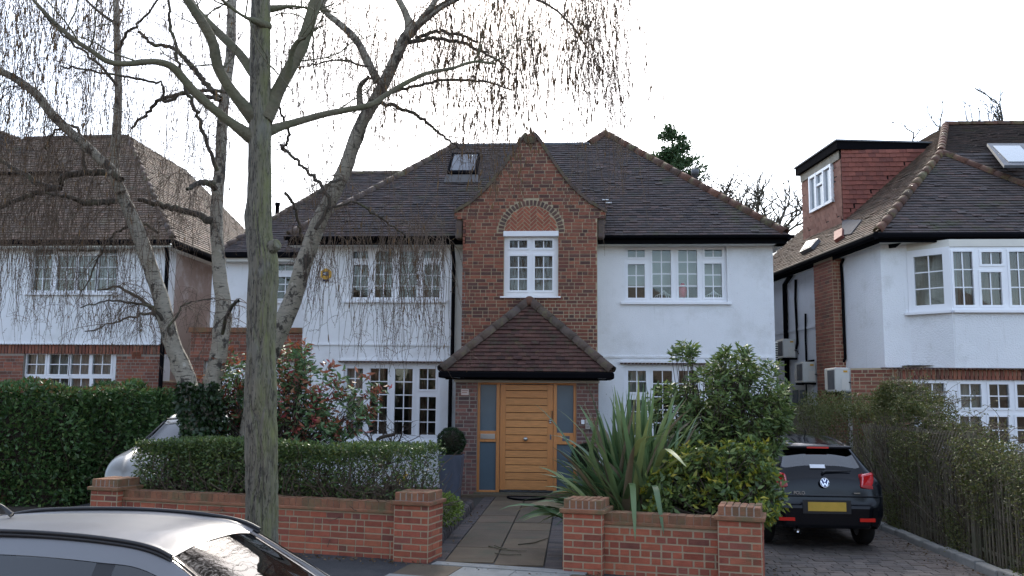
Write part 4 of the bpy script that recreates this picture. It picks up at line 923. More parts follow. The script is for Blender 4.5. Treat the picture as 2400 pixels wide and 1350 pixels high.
# flank wall, eaves, gutters
def fl(Y, z, o=0.0): return Vector((rwx(Y) - o, Y, z))
b = MB(); b.quad(fl(18.0, 1.9), fl(18.0, RZ - .12), fl(27, RZ - .12), fl(27, 1.9)); b.quad(fl(18.0, -.2), fl(18.0, 1.9), fl(27, 1.9), fl(27, -.2)); b.build('side_wall', M['stucco_r'], rh)
b = MB(); b.hexa([fl(19.72, 2.55, .003), fl(27, 2.55, .003), fl(27, 2.55, .03), fl(19.72, 2.55, .03), fl(19.72, 2.6, .003), fl(27, 2.6, .003), fl(27, 2.6, .03), fl(19.72, 2.6, .03)]); 
for v_i in range(len(b.v)): b.v[v_i] = (b.v[v_i][0], b.v[v_i][1], b.v[v_i][2] + 1.02)
b.build('string_course', M['stucco_r'], rh)
cb0, cb1 = 19.75, 20.75
b = MB(); b.hexa([fl(cb0, -.2, -.05), fl(cb1, -.2, -.05), fl(cb1, -.2, .22), fl(cb0, -.2, .22), fl(cb0, RZ - .1, -.05), fl(cb1, RZ - .1, -.05), fl(cb1, RZ - .1, .22), fl(cb0, RZ - .1, .22)]); cbk = b.build('chimney_breast', M['mortar_y'], rh)
brick_field(cbk, fl(cb0, 0, .22), (1, 0, 0), (0, -1, 0), .23, RZ - .15, M['brick_house'], zmin=1.0, n_parts=150, seed=95)
sdv = (fl(cb1, 0) - fl(cb0, 0)).normalized(); brick_field(cbk, fl(cb0, 0, .22), sdv, (-sdv.y, sdv.x, 0), (fl(cb1, 0) - fl(cb0, 0)).length, RZ - .15, M['brick_house'], zmin=1.0, n_parts=150, seed=96)
gdir = (E2 - E1).normalized()
MB().tube([E1 + Vector((-.06, -.12, -.04)), E2 + Vector((-.06, 0, -.04))], .075, 8).build('gutter', M['black'], rh); MB().tube([E1 + Vector((-.08, -.06, -.04)), FR + Vector((.1, -.06, -.04))], .07, 8).build('gutter', M['black'], rh)
b = MB(); b.quad(E1 + Vector((.05, .05, -.13)), FR + Vector((0, .05, -.13)), Vector((FR.x, YR + 1, RZ - .13)), Vector((E1.x + .2, YR + 1, RZ - .13))); b.quad(E1 + Vector((.055, .03, -.131)), fl(18, RZ - .131, -.1), fl(27, RZ - .131, -.1), E2 + Vector((.055, 0, -.131))); b.build('soffit', M['trim'], rh)
b = MB(); b.hexa([E1 + Vector((.05, .0, -.16)), FR + Vector((0, 0, -.16)), FR + Vector((0, .03, -.16)), E1 + Vector((.05, .03, -.16)), E1 + Vector((.05, .0, 0)), FR, FR + Vector((0, .03, 0)), E1 + Vector((.05, .03, 0))]); b.build('fascia', M['black'], rh)
b = MB(); q0, q1 = E1 + Vector((.02, .03, 0)), E2 + Vector((.02, 0, 0)); b.hexa([q0 + Vector((0, 0, -.17)), q0 + Vector((.03, 0, -.17)), q1 + Vector((.03, 0, -.17)), q1 + Vector((0, 0, -.17)), q0 + Vector((0, 0, .01)), q0 + Vector((.03, 0, .01)), q1 + Vector((.03, 0, .01)), q1 + Vector((0, 0, .01))]); b.build('fascia', M['black'], rh)
# front: corner wall, canted bay with windows, brick below
F0 = fl(18.0, 0); BY = 17.45; bl0 = P(2128, 650, 18.0).x; bl1 = P(2228, 650, BY).x; rsz = P(2230, 862, BY).z
W2 = MB(); W2.quad(F0 + Vector((0, 0, rsz)), Vector((bl0, 18.0, rsz)), Vector((bl0, 18.0, RZ - .13)), F0 + Vector((0, 0, RZ - .13))); W2.build('front_wall', M['stucco_r'], rh)
zsl, ztl = P(2230, 727, BY).z, P(2230, 578, BY).z
def bay_wall(z0, z1, name, m, out=0.0):
    b = MB(); b.quad((bl0 - out, 18.0 - out, z0), (bl1, BY - out, z0), (bl1, BY - out, z1), (bl0 - out, 18.0 - out, z1)); b.quad((bl1, BY - out, z0), (11.5, BY - out, z0), (11.5, BY - out, z1), (bl1, BY - out, z1)); return b.build(name, m, rh)
bay_wall(rsz, zsl, 'bay_apron', M['stucco_r']); bay_wall(ztl, RZ - .13, 'bay_head', M['trim'])
# front lights
def fz(y): return P(2230, y, BY).z
def fx(x): return P(x, 650, BY).x
rwid = [(2228, 2290, [(590, 715, 2, 3)]), (2290, 2357, [(591, 619, 2, 1), (638, 715, 2, 2)]), (2357, 2420, [(590, 715, 2, 3)]), (2420, 2480, [(590, 715, 2, 3)])]
window(rh, BY, (2228, 578, 2480, 727), [(2236, 2281, [(590, 715, 2, 3)]), (2300, 2348, [(591, 619, 2, 1), (638, 715, 2, 2)]), (2368, 2412, [(590, 715, 2, 3)]), (2428, 2472, [(590, 715, 2, 3)])], recess=.02, curtain=[(2232, 2300, 'curtain'), (2300, 2470, 'curtain')], pad=-.03)
xr_ = rect_at((2228, 578, 2480, 727), BY)[1]
b = MB(); b.quad((xr_, BY, zsl), (11.5, BY, zsl), (11.5, BY, ztl), (xr_, BY, ztl)); b.quad((11.5, BY, -.2), (11.5, 26, -.2), (11.5, 26, RZ), (11.5, BY, RZ)); b.build('bay_side_wall', M['stucco_r'], rh)
# canted light: built along its own slanting line
cv = Vector((bl1 - bl0, BY - 18.0, 0)); cl_ = cv.length; cu = cv.normalized(); cn = Vector((cu.y, -cu.x, 0)); cn = cn if cn.y < 0 else -cn
def cb(mb, s0, s1, z0, z1, o0, o1):
    O = Vector((bl0, 18.0, 0)); q = [O + cu * s0 + cn * o1, O + cu * s1 + cn * o1, O + cu * s1 + cn * o0, O + cu * s0 + cn * o0]
    mb.hexa([Vector((p.x, p.y, z0)) for p in q] + [Vector((p.x, p.y, z1)) for p in q])
b = MB(); cb(b, 0, .13, zsl, ztl, -.05, .02); cb(b, cl_ - .13, cl_, zsl, ztl, -.05, .02); cb(b, .13, cl_ - .13, zsl, zsl + .13, -.05, .018); cb(b, .13, cl_ - .13, ztl - .13, ztl, -.05, .018); cw = b.build('canted_window', M['upvc'], rh)
b = MB(); cb(b, .13, cl_ - .13, zsl + .13, ztl - .13, -.03, -.02); b.build('pane', M['glass'], cw)
b = MB(); cb(b, cl_ / 2 - .011, cl_ / 2 + .011, zsl + .13, ztl - .13, -.019, -.005); b.build('glazing_bar', M['upvc'], cw)
for k in (1, 2):
    z = zsl + .13 + (ztl - zsl - .26) * k / 3; b = MB(); cb(b, .13, cl_ - .13, z - .011, z + .011, -.018, -.004); b.build('glazing_bar', M['upvc'], cw)
b = MB(); cb(b, -.05, cl_, zsl - .05, zsl, -.05, .10); b.build('sill', M['upvc'], cw); MB().box((bl1, BY - .10, zsl - .05), (11.4, BY + .05, zsl - .002)).build('sill', M['upvc'], cw)
b = MB(); cb(b, .0, cl_, zsl - .1, ztl + .1, -.32, -.30); b.build('curtain', M['net'], cw)
# ground floor: brick with soldier course, drip edge, long window
gy = BY + .12; gl0 = P(2141, 900, gy).x; RG = (2141, 881, 2480, 1062)
hg = rect_at(RG, gy); bx0 = P(1995, 900, 18.0).x
b = MB(); wall_face(b, gy, hg[0] - .35, 11.5, -.2, rsz, [hg], .2); b.quad((bx0, 18.02, -.2), (hg[0] - .35, gy, -.2), (hg[0] - .35, gy, rsz), (bx0, 18.02, rsz)); rb = b.build('lower_wall', M['mortar_y'], rh)
dd = Vector((hg[0] - .35 - bx0, gy - 18.02, 0)); dn = Vector((dd.y, -dd.x, 0)).normalized(); dn = dn if dn.y < 0 else -dn
brick_field(rb, (bx0, 18.02, 0), dd, dn, dd.length, rsz - .02, M['brick_house'], zmin=1.1, n_parts=120, seed=97)
brick_field(rb, (hg[0] - .35, gy, 0), (1, 0, 0), (0, -1, 0), .35, rsz - .26, M['brick_house'], zmin=1.1, n_parts=60, seed=98)
for i in range(50): put('soldier_brick', shared_box('sold', .065, .03, .19, M['brick_house'], 'soldier_brick'), rb, Matrix.Translation((hg[0] - .3 + i * .078, gy, rsz - .125)))
for i in range(60):
    p = Vector((hg[0] - .55 + i * .072, gy - .1, rsz))
    put('drip_tile', _shared[('scallop',)], rh, Matrix.Translation((p.x, p.y + .05, p.z)))
window(rh, gy, RG, [(2160, 2214, [(898, 953, 2, 2), (975, 1040, 2, 2)]), (2251, 2300, [(900, 955, 2, 2), (976, 1040, 2, 2)]), (2319, 2365, [(901, 956, 2, 2), (977, 1040, 2, 2)]), (2384, 2430, [(901, 956, 2, 2), (977, 1040, 2, 2)])], recess=.05, curtain=[(2160, 2300, 'net')], pad=.02)
# pipes and cables on the flank
def pipe(name, pts, r, m='black'): MB().tube(pts, r, 8).build(name, M[m], rh, True)
Yd = 23.0; pipe('downpipe', [fl(Yd - .6, RZ - .15, .14), fl(Yd, RZ - .3, .07), fl(Yd, 0, .07)], .06)
def atfl(x, y, o=.04):                            # point on the flank plane seen at a photo pixel
    d = CR @ Vector((x - 1200, 675 - y, -FOC)); n = Vector((1, .13, 0)).normalized(); w = Vector((6.06 - o, 18, 0)); o_ = Vector((0, 0, CAM_Z)); return o_ + d * ((w - o_).dot(n) / d.dot(n))
pipe('cable', [atfl(*c) for c in ((1865, 655), (1864, 700), (1867, 760), (1869, 805), (1866, 818))], .03)
pipe('cable', [atfl(*c) for c in ((1888, 735), (1888, 790), (1890, 845))], .025)
pipe('cable', [atfl(*c) for c in ((1976, 607), (1971, 620), (1974, 660), (1976, 720), (1979, 800), (1981, 840), (1972, 858))], .03)
pipe('cable', [atfl(*c, .05) for c in ((1907, 845), (1890, 847), (1890, 890), (1892, 960))], .025)
b = MB(); q = [atfl(*c, .02) for c in ((1852, 905), (1906, 900), (1906, 990), (1852, 992))]; b.prism(q, (-.03, 0, 0)); sw = b.build('side_window', M['trim'], rh)
for x0, x1 in ((1858, 1871), (1875, 1886)): MB().prism([atfl(*c, .06) for c in ((x0, 915), (x1, 914), (x1, 980), (x0, 981))], (-.01, 0, 0)).build('pane', mat('dim_glass', (0.08, 0.10, 0.10), .15), sw)
b = MB(); b.prism([P(2068, 590, 18.1), P(2066, 575, 18.1), P(2110, 562, 17.75), P(2122, 562, 17.75), P(2090, 588, 18.1)], (0, .12, 0)); b.build('eave_bracket', M['black'], rh)
# air conditioning units on brackets
grey = mat('ac_casing', (0.60, 0.60, 0.56), .5, var=.06, vscale=4)
def ac_unit(x, y, Y, w, h, lab):
    """end panel centred at photo x, y at depth Y; the fan side faces left"""
    c = P(x, y, Y); e = thing('air_conditioner', lab, 'air conditioner', (c.x, Y, c.z - h / 2), group='air conditioning units on the flank of the right house'); d = .30
    MB().box((-d / 2, 0, 0), (d / 2, w, h)).build('casing', grey, e, local=True, bevel=.02)
    MB().box((-.02, -.012, .04), (d / 2 - .02, -.001, h * .55)).build('service_panel', M['trim'], e, local=True)
    MB().box((.02, -.006, h * .8), (.10, -.0005, h * .88)).build('sticker', yel, e, local=True)
    f = MB()
    for i in range(9): f.box((-d / 2 - .014, .06 + i * (w * .62) / 9, .05), (-d / 2 - .001, .06 + i * (w * .62) / 9 + .02, h - .05))
    f.build('fan_grille', M['lead'], e, local=True)
    k = MB(); k.box((-d / 2, .08, -.05), (d / 2 + .2, .12, -.003)); k.box((-d / 2, w - .12, -.05), (d / 2 + .2, w - .08, -.003)); k.build('bracket', M['black'], e, local=True)
    MB().tube([(d / 2 - .03, -.01, h * .4), (d / 2 + .03, -.05, h * .35), (d / 2 + .05, -.03, h * .2), (d / 2 + .12, 0, h * .3)], .012, 6).build('pipe', M['black'], e, True, True)
ac_unit(1975, 890, 18.95, .80, .50, 'white air conditioner at the foot of the brick chimney breast')
ac_unit(1897, 872, 21.3, .80, .48, 'grey air conditioner left of the brick chimney breast, middle one in height')
ac_unit(1850, 816, 22.4, .80, .46, 'highest air conditioner, far back beside the black downpipe')
ac_unit(2018, 935, 18.45, .70, .40, 'lowest air conditioner, half hidden behind the brown hedge')
# timber side gate between the houses
sg = thing('side_gate', 'dark boarded timber gate between the two houses behind the black car', 'gate', (5.0, 20.4, -.15))
for i in range(11):
    MB().box((4.42 + i * .13, 20.4, -.15), (4.42 + i * .13 + .12, 20.43, 1.75 + .02 * (i % 3))).build('board', M['fence'], sg)
MB().box((4.42, 20.432, 1.4), (5.84, 20.47, 1.5)).build('rail', M['fence'], sg)
pn_ = rect_at((1832, 966, 1848, 976), 20.36); MB().box((pn_[0], 20.375, pn_[2]), (pn_[1], 20.398, pn_[3])).build('notice', M['upvc'], sg)
# ---------------------------------------------------------------- garden walls with pillars
def wpt(X, dn=0.0, z=0.0):
    """point on the front wall line at world x, dn metres behind the front face"""
    s = (X - W0.x) / SD.x; p = W0 + SD * s + SN * dn; return Vector((p.x, p.y, z))
ROTW = Matrix((SD, SN, Vector((0, 0, 1)))).transposed().to_4x4()
def sbox(b, o, s0, s1, n0, n1, z0, z1, tap=0.0):
    """box in street-aligned coordinates around o; tap narrows the top"""
    q = lambda s, n, z: o + SD * s + SN * n + Vector((0, 0, z))
    b.hexa([q(s0, n0, z0), q(s1, n0, z0), q(s1, n1, z0), q(s0, n1, z0), q(s0 + tap, n0 + tap, z1), q(s1 - tap, n0 + tap, z1), q(s1 - tap, n1 - tap, z1), q(s0 + tap, n1 - tap, z1)]); return b
PIL_H, CAP, PW = .62, .80, .44
def pillar(wall, X, seed, zb=-.12, big=1.0):
    o = wpt(X); w = PW * big
    b = MB(); sbox(b, o, -w / 2, w / 2, 0, w, zb, PIL_H + .01); p = b.build('pillar', M['mortar_y'], wall)
    for O_, u_, n_ in ((o - SD * w / 2, SD, -SN), (o + SD * w / 2, SN, SD), (o - SD * w / 2 + SN * w, -SN, -SD)):
        brick_field(p, O_ + Vector((0, 0, zb)), u_, n_, w, PIL_H - zb, M['brick_wall'], course=.0755, seed=seed, n_parts=60, bond='run', proud=.006); seed += 1
    c = MB(); sbox(c, o, -w / 2 - .035, w / 2 + .035, -.035, w + .035, PIL_H, PIL_H + .045); c.build('tile_creasing', M['brick_cap'], wall, bevel=.008)
    n = 6                                             # brick-on-edge cap, each brick cut as its own piece
    for i in range(n):
        for k in range(2):
            c = MB(); s0 = -w / 2 + w * i / n + .004; s1 = -w / 2 + w * (i + 1) / n - .004; n0 = .0 + w * k / 2 + .004; n1 = w * (k + 1) / 2 - .004
            sbox(c, o, s0, s1, n0, n1, PIL_H + .046, CAP - .035 + rng.uniform(-.006, .004)); c.build('cap_brick', M['brick_cap'], wall, bevel=.008)
    m = MB(); sbox(m, o, -w / 2 + .006, w / 2 - .006, .006, w - .006, PIL_H + .045, CAP - .05); m.build('cap_bed', M['mortar_g'], wall)
def run(wall, X0, X1, seed, zb=-.12, top=.50):
    o = wpt(X0, .11); L = (X1 - X0) / SD.x
    b = MB(); sbox(b, o, 0, L, 0, .215, zb, top); w = b.build('wall_run', M['mortar_y'], wall)
    brick_field(w, o + Vector((0, 0, zb)), SD, -SN, L, top - zb, M['brick_wall'], course=.0755, seed=seed, n_parts=220, bond='mix')
    c = MB(); sbox(c, o, 0, L, -.03, .24, top, top + .035); c.build('tile_creasing', M['brick_cap'], wall, bevel=.006)
    n = int(L / .085)
    for i in range(n):
        c = MB(); sbox(c, o, L * i / n + .003, L * (i + 1) / n - .003, .0, .215, top + .036, top + .125 + rng.uniform(-.004, .004)); c.build('coping_brick', M['brick_cap'], wall)
    m = MB(); sbox(m, o, .0, L, .005, .21, top + .035, top + .113); m.build('coping_bed', M['mortar_g'], wall)
XP1, XP2, XP3, XP4 = P(240, 1140, 11.45).x, P(962, 1250, 10.45).x, P(1365, 1250, 9.99).x, P(1735, 1260, 9.57).x
gw1 = thing('garden_wall', 'low red brick garden wall left of the path, under the clipped hedge', 'wall', wpt((XP1 + XP2) / 2))
pillar(gw1, XP1, 201, big=.95); pillar(gw1, XP2, 211, big=.98); run(gw1, XP1 + .21, XP2 - .21, 221)
gw2 = thing('garden_wall', 'short red brick wall with two pillars right of the path', 'wall', wpt((XP3 + XP4) / 2))
pillar(gw2, XP3, 231, big=.98); pillar(gw2, XP4, 241, zb=-.2); run(gw2, XP3 + .21, XP4 - .21, 251, zb=-.2, top=.505)
# rounded brick edging along the left of the path
ke = thing('path_edging', 'row of rounded dark bricks edging the left side of the path', 'edging', (-1.76, 13, 0))
k = 0; y = 11.0
while y < 15.6:
    b = MB(); pr = [(-1.86, 0), (-1.86, .08), (-1.83, .13), (-1.77, .155), (-1.71, .13), (-1.69, .06), (-1.69, 0)]
    dz = rng.uniform(-.006, .006); dx = rng.uniform(-.006, .006)
    b.prism([(x + dx, y + .005, z + dz - .02) for x, z in pr], (0, .115, 0)); b.build('edging_brick', M['paver'], ke); y += .125; k += 1
# low brick edge under the tall hedge on the far left
le = thing('hedge_edging', 'low brick edging along the foot of the tall left hedge', 'edging', (-8.5, 15, 0))
a0, a1 = PG(0, 1178), PG(215, 1140); dv = (a1 - a0); L = dv.length; dv.normalize()
for i in range(int(L / .23)):
    p = a0 + dv * (i * .23); q = dv.cross(Vector((0, 0, 1))).normalized()
    MB().hexa([p + q * .06, p + dv * .215 + q * .06, p + dv * .215 - q * .05, p - q * .05] + [x + Vector((0, 0, .11)) for x in (p + q * .06, p + dv * .215 + q * .06, p + dv * .215 - q * .05, p - q * .05)]).build('edging_brick', M['brick_cap'], le)
# door mat
dm = thing('door_mat', 'black half-round rubber doormat in front of the oak door', 'door mat', (P(1232, 1170, 17).x, 17.25, .0))
rim = MB(); pts = [(.36 * math.cos(t), .02 - .52 * math.sin(t), .018) for t in np.linspace(0, math.pi, 20)]; rim.tube(pts + [pts[0]], .016, 6); rim.build('rim', M['black'], dm, True, True)
MB().prism([(x * .96, y_ * .96, .006) for x, y_, _ in pts], (0, 0, .008)).build('pile', mat('mat_fibre', (0.035, 0.03, 0.028), .95, var=.3, vscale=40), dm, local=True)
# planters with clipped box balls
slate = mat('slate_planter', (0.075, 0.085, 0.115), .55, var=.3, vscale=3.0, stretch=(3, 3, .7))
def planter(X, Y, lab, lab2, s=1.0):
    e = thing('planter', lab, 'planter', (X, Y, .0), group='tall planters by the door'); h, a, c = .86 * s, .15 * s, .21 * s
    b = MB()
    b.hexa([(-a, -a, 0), (a, -a, 0), (a, a, 0), (-a, a, 0), (-c, -c, h), (c, -c, h), (c, c, h), (-c, c, h)]); b.build('pot', slate, e, local=True, bevel=.008)
    b = MB(); b.box((-c + .02, -c + .02, h + .001), (c - .02, c - .02, h + .012)); b.build('soil', M['soil'], e, local=True)
    return (X, Y, h + .2 * s)
planters = [planter(P(1057, 1120, 16.0).x, 16.0, 'tall tapered slate-blue planter left of the front door', ''), planter(P(1372, 1100, 16.9).x, 16.9, 'slate-blue planter right of the front door, behind the sword-leaved plant', '', .72)]
# trellis fence along the right drive
FX = 4.98
tf = thing('trellis_fence', 'weathered slatted trellis fence along the right side of the driveway', 'fence', (FX, 12.5, DZ))
y = 10.25
while y < 16.0:
    hz = 1.12 + .04 * math.sin(y * 3); put('slat', MB().box((-.006, -.0115, 0), (.006, .0115, hz)).mesh('slat', M['fence']), tf, Matrix.Translation((FX + rng.uniform(-.012, .012), y, DZ + .08)) @ Matrix.Rotation(rng.uniform(-.03, .03), 4, 'X')); y += .082
for z in (.18, .62, 1.08): MB().box((FX + .012, 10.2, DZ + z), (FX + .04, 16.0, DZ + z + .035)).build('rail', M['fence'], tf)
for yy in (10.22, 11.8, 13.5, 15.6): MB().box((FX - .02, yy - .045, DZ), (FX + .07, yy + .045, DZ + 1.62)).build('post', M['fence'], tf)
for i in range(40):                               # crossed laths of the upper panel
    for sgn in (-1, 1):
        y0 = 12.0 + i * .1; p0 = Vector((FX + .005 * sgn, y0, DZ + 1.16)); p1 = Vector((FX + .005 * sgn, y0 + sgn * .42, DZ + 1.60)); d = (p1 - p0).normalized(); n = Vector((0, -d.z, d.y)) * .012
        if 11.6 < p1.y < 16.2: MB().prism([p0 - n, p1 - n, p1 + n, p0 + n], (.006, 0, 0)).build('lath', M['fence'], tf)
kb = thing('kerb_stones', 'low mossy kerb stones at the foot of the trellis fence', 'edging', (FX - .1, 12, DZ))
for i in range(9):
    y0 = 10.3 + i * .55; MB().box((FX - .2 + rng.uniform(-.02, .02), y0, DZ - .02), (FX - .06, y0 + .53, DZ + .10 + rng.uniform(-.02, .02))).build('kerb_stone', M['concrete'], kb, bevel=.02)
# fallen twigs on the path, a scrap of litter
for i, (pts, lab) in enumerate((([(1145, 1280), (1180, 1288), (1215, 1291), (1235, 1291)], 'long dark twig lying on the path left of its middle joint'), ([(1195, 1288), (1170, 1282), (1158, 1278)], 'short forked twig on the path slabs near the gate'), ([(1215, 1276), (1250, 1272), (1285, 1261)], 'thin curved twig on the path beside the right pillar'), ([(1160, 1296), (1190, 1300), (1222, 1300)], 'straight twig across the middle joint of the path'))):
    tag(MB().tube([PG(x, y, .012) for x, y in pts], [.008, .008, .006, .004][:len(pts)], 5).build('fallen_twig', M['fence'], None, True), lab, 'twig', 'twigs fallen on the path')
lp_ = PG(912, 1304, .0); tag(MB().hexa([lp_ + Vector(v) for v in ((-.03, -.02, 0), (.03, -.03, 0), (.035, .02, 0), (-.025, .025, 0), (-.02, -.01, .03), (.02, -.02, .022), (.03, .015, .02), (-.02, .02, .034))]).build('litter_scrap', M['upvc']), 'crumpled white paper scrap at the foot of the brick gate pillar', 'litter')
# ---------------------------------------------------------------- plants
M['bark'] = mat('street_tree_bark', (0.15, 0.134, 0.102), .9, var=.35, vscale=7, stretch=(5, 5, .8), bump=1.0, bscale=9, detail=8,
                stain=[((0.03, 0.026, 0.022), 2.6, -1, .034, (9, 9, 1.1)), ((0.04, 0.035, 0.03), 4.0, .58, .64, (5, 5, 1.6)), ((0.055, 0.05, 0.04), 5.0, .58, .68, (1.5, 1.5, 1.2)), ((0.165, 0.17, 0.07), 6.0, .34, .66, (1.5, 1.5, .5), (0.97, -.25, 0), .2, .95), ((0.17, 0.165, 0.14), 2.5, .55, .75, (2, 2, 1))])  # dark crack lines put the shade of the fissures into the colour
M['bark_limb'] = mat('limb_bark', (0.1176, 0.1029, 0.0660), .9, var=.3, vscale=8, bump=.8, bscale=30, stain=[((0.055, 0.05, 0.04), 5, .5, .7), ((0.12, 0.125, 0.06), 2.5, .45, .75)])
M['birch'] = mat('birch_bark', (0.30, 0.27, 0.215), .8, var=.22, vscale=6, bump=.6, bscale=25, stretch=(1.5, 1.5, 6),
                 stain=[((0.17, 0.16, 0.10), 2.0, .52, .75), ((0.045, 0.038, 0.03), 3.2, .535, .59, (1.6, 1.6, 1.1)), ((0.06, 0.05, 0.04), 8.0, .56, .61, (.8, .8, 4.0)), ((0.48, 0.44, 0.38), 4.0, .60, .72)])
M['birch_dark'] = mat('birch_branch', (0.055, 0.045, 0.034), .9, var=.3, vscale=9, bump=.5, bscale=40, stain=((0.10, 0.10, 0.055), 4, .5, .7))
M['twig'] = mat('birch_twig', [(0.0780, 0.0540, 0.0420), (0.1200, 0.0816, 0.0576), (0.0960, 0.0720, 0.0480)], .9, rand=.2, var=.1)
M['bud'] = mat('birch_bud', [(0.07, 0.045, 0.028), (0.12, 0.08, 0.04), (0.14, 0.10, 0.05), (0.09, 0.058, 0.035)], .9, rand=.25, var=.1, trans=.2)
M['catkin'] = mat('catkin', [(0.14, 0.075, 0.03), (0.18, 0.105, 0.04), (0.11, 0.06, 0.025)], .9, rand=.2, var=.2, vscale=40)
def leafm(name, cols, rough=.45, trans=.25, rand=.25): return mat(name, cols, rough, rand=rand, var=.12, vscale=3, trans=trans)
M['laurel'] = leafm('laurel_leaf', [(0.0368, 0.0851, 0.0287), (0.0701, 0.1507, 0.0437), (0.1104, 0.2012, 0.0598), (0.0506, 0.1104, 0.0368), (0.1713, 0.2415, 0.0701)])
M['laurel_tip'] = leafm('red_tip_leaf', [(0.208, 0.078, 0.039), (0.143, 0.130, 0.039), (0.260, 0.104, 0.046), (0.117, 0.143, 0.039)])
M['privet'] = leafm('privet_leaf', [(0.0425, 0.0782, 0.0276), (0.0782, 0.1368, 0.0391), (0.1276, 0.1863, 0.0494), (0.0586, 0.0978, 0.0391), (0.1955, 0.2346, 0.0586)])
M['privet_twig'] = mat('hedge_twig', [(0.075, 0.058, 0.042), (0.12, 0.09, 0.062)], .9, rand=.2, var=.2)
M['phot_g'] = leafm('photinia_leaf', [(0.0568, 0.1229, 0.0489), (0.1005, 0.1917, 0.0714), (0.1467, 0.2472, 0.1005), (0.2248, 0.2922, 0.1349)], .55)
M['phot_r'] = leafm('photinia_red_leaf', [(0.3116, 0.0788, 0.0425), (0.3961, 0.1438, 0.0713), (0.2452, 0.0650, 0.0425), (0.3583, 0.2013, 0.1013), (0.4239, 0.0425, 0.0713)], .4)
M['pitt'] = leafm('evergreen_leaf', [(0.0573, 0.1002, 0.0328), (0.1096, 0.1739, 0.0491), (0.1703, 0.2337, 0.0656), (0.0786, 0.1336, 0.0410), (0.2618, 0.3117, 0.0902)], .5)
M['pitt_y'] = leafm('yellow_green_leaf', [(0.0854, 0.1376, 0.0248), (0.2134, 0.2738, 0.0377), (0.4063, 0.3912, 0.0497), (0.1392, 0.1955, 0.0377), (0.5771, 0.4695, 0.0626)], .35)
M['box'] = leafm('box_leaf', [(0.012, 0.029, 0.010), (0.022, 0.048, 0.014), (0.036, 0.072, 0.022)], .4)
M['lime'] = leafm('lime_leaf', [(0.182, 0.260, 0.052), (0.286, 0.364, 0.078), (0.130, 0.208, 0.046)], .4)
M['scrub'] = leafm('brown_hedge_leaf', [(0.0666, 0.0888, 0.0205), (0.1132, 0.1212, 0.0359), (0.1464, 0.1372, 0.0461), (0.0599, 0.0969, 0.0205), (0.1732, 0.1615, 0.0565), (0.0799, 0.1212, 0.0256)], .6)
M['conifer'] = leafm('conifer_needle', [(0.028, 0.063, 0.025), (0.049, 0.098, 0.035), (0.070, 0.119, 0.042)], .6)
M['phorm'] = mat('sword_leaf', [(0.0660, 0.1294, 0.0550), (0.1100, 0.1848, 0.0770), (0.1760, 0.2341, 0.0935), (0.0825, 0.1602, 0.0715), (0.2530, 0.2834, 0.0990), (0.0990, 0.1725, 0.0880)], .35, var=.18, vscale=4, rand=.15, trans=.15)
M['dead_leaf'] = mat('dry_sword_leaf', [(0.20, 0.155, 0.09), (0.15, 0.12, 0.08)], .8, var=.2, vscale=5, rand=.15)
M['stem'] = mat('shrub_stem', (0.05, 0.036, 0.026), .9, var=.3, vscale=10)

def rdir(n, g, up=0.0):
    v = g.normal(size=(n, 3)); v[:, 2] += up; return norm(v)
def wiggle(p0, d, L, n, g, bend=.25, grav=0.0):
    """a wandering branch line"""
    p = [np.array(p0, float)]; d = np.array(d, float) / np.linalg.norm(d); s = L / n
    for i in range(n):
        d = d + g.normal(size=3) * bend / math.sqrt(n) + np.array([0, 0, -grav / n]); d /= np.linalg.norm(d); p.append(p[-1] + d * s)
    return np.array(p)

def vnoise(a, z, cells, fz, seed):
    """smooth value noise on a cylinder: a in turns (0..1), z in metres"""
    g = np.random.default_rng(seed); G = g.uniform(-1, 1, (cells, 400)); x = (a % 1.0) * cells; y = (z * fz) % 399; i, j = np.floor(x).astype(int), np.floor(y).astype(int); fx, fy = x - i, y - j
    fx, fy = fx * fx * (3 - 2 * fx), fy * fy * (3 - 2 * fy); i0, i1 = i % cells, (i + 1) % cells; j1 = j + 1
    return (G[i0, j] * (1 - fx) + G[i1, j] * fx) * (1 - fy) + (G[i0, j1] * (1 - fx) + G[i1, j1] * fx) * fy
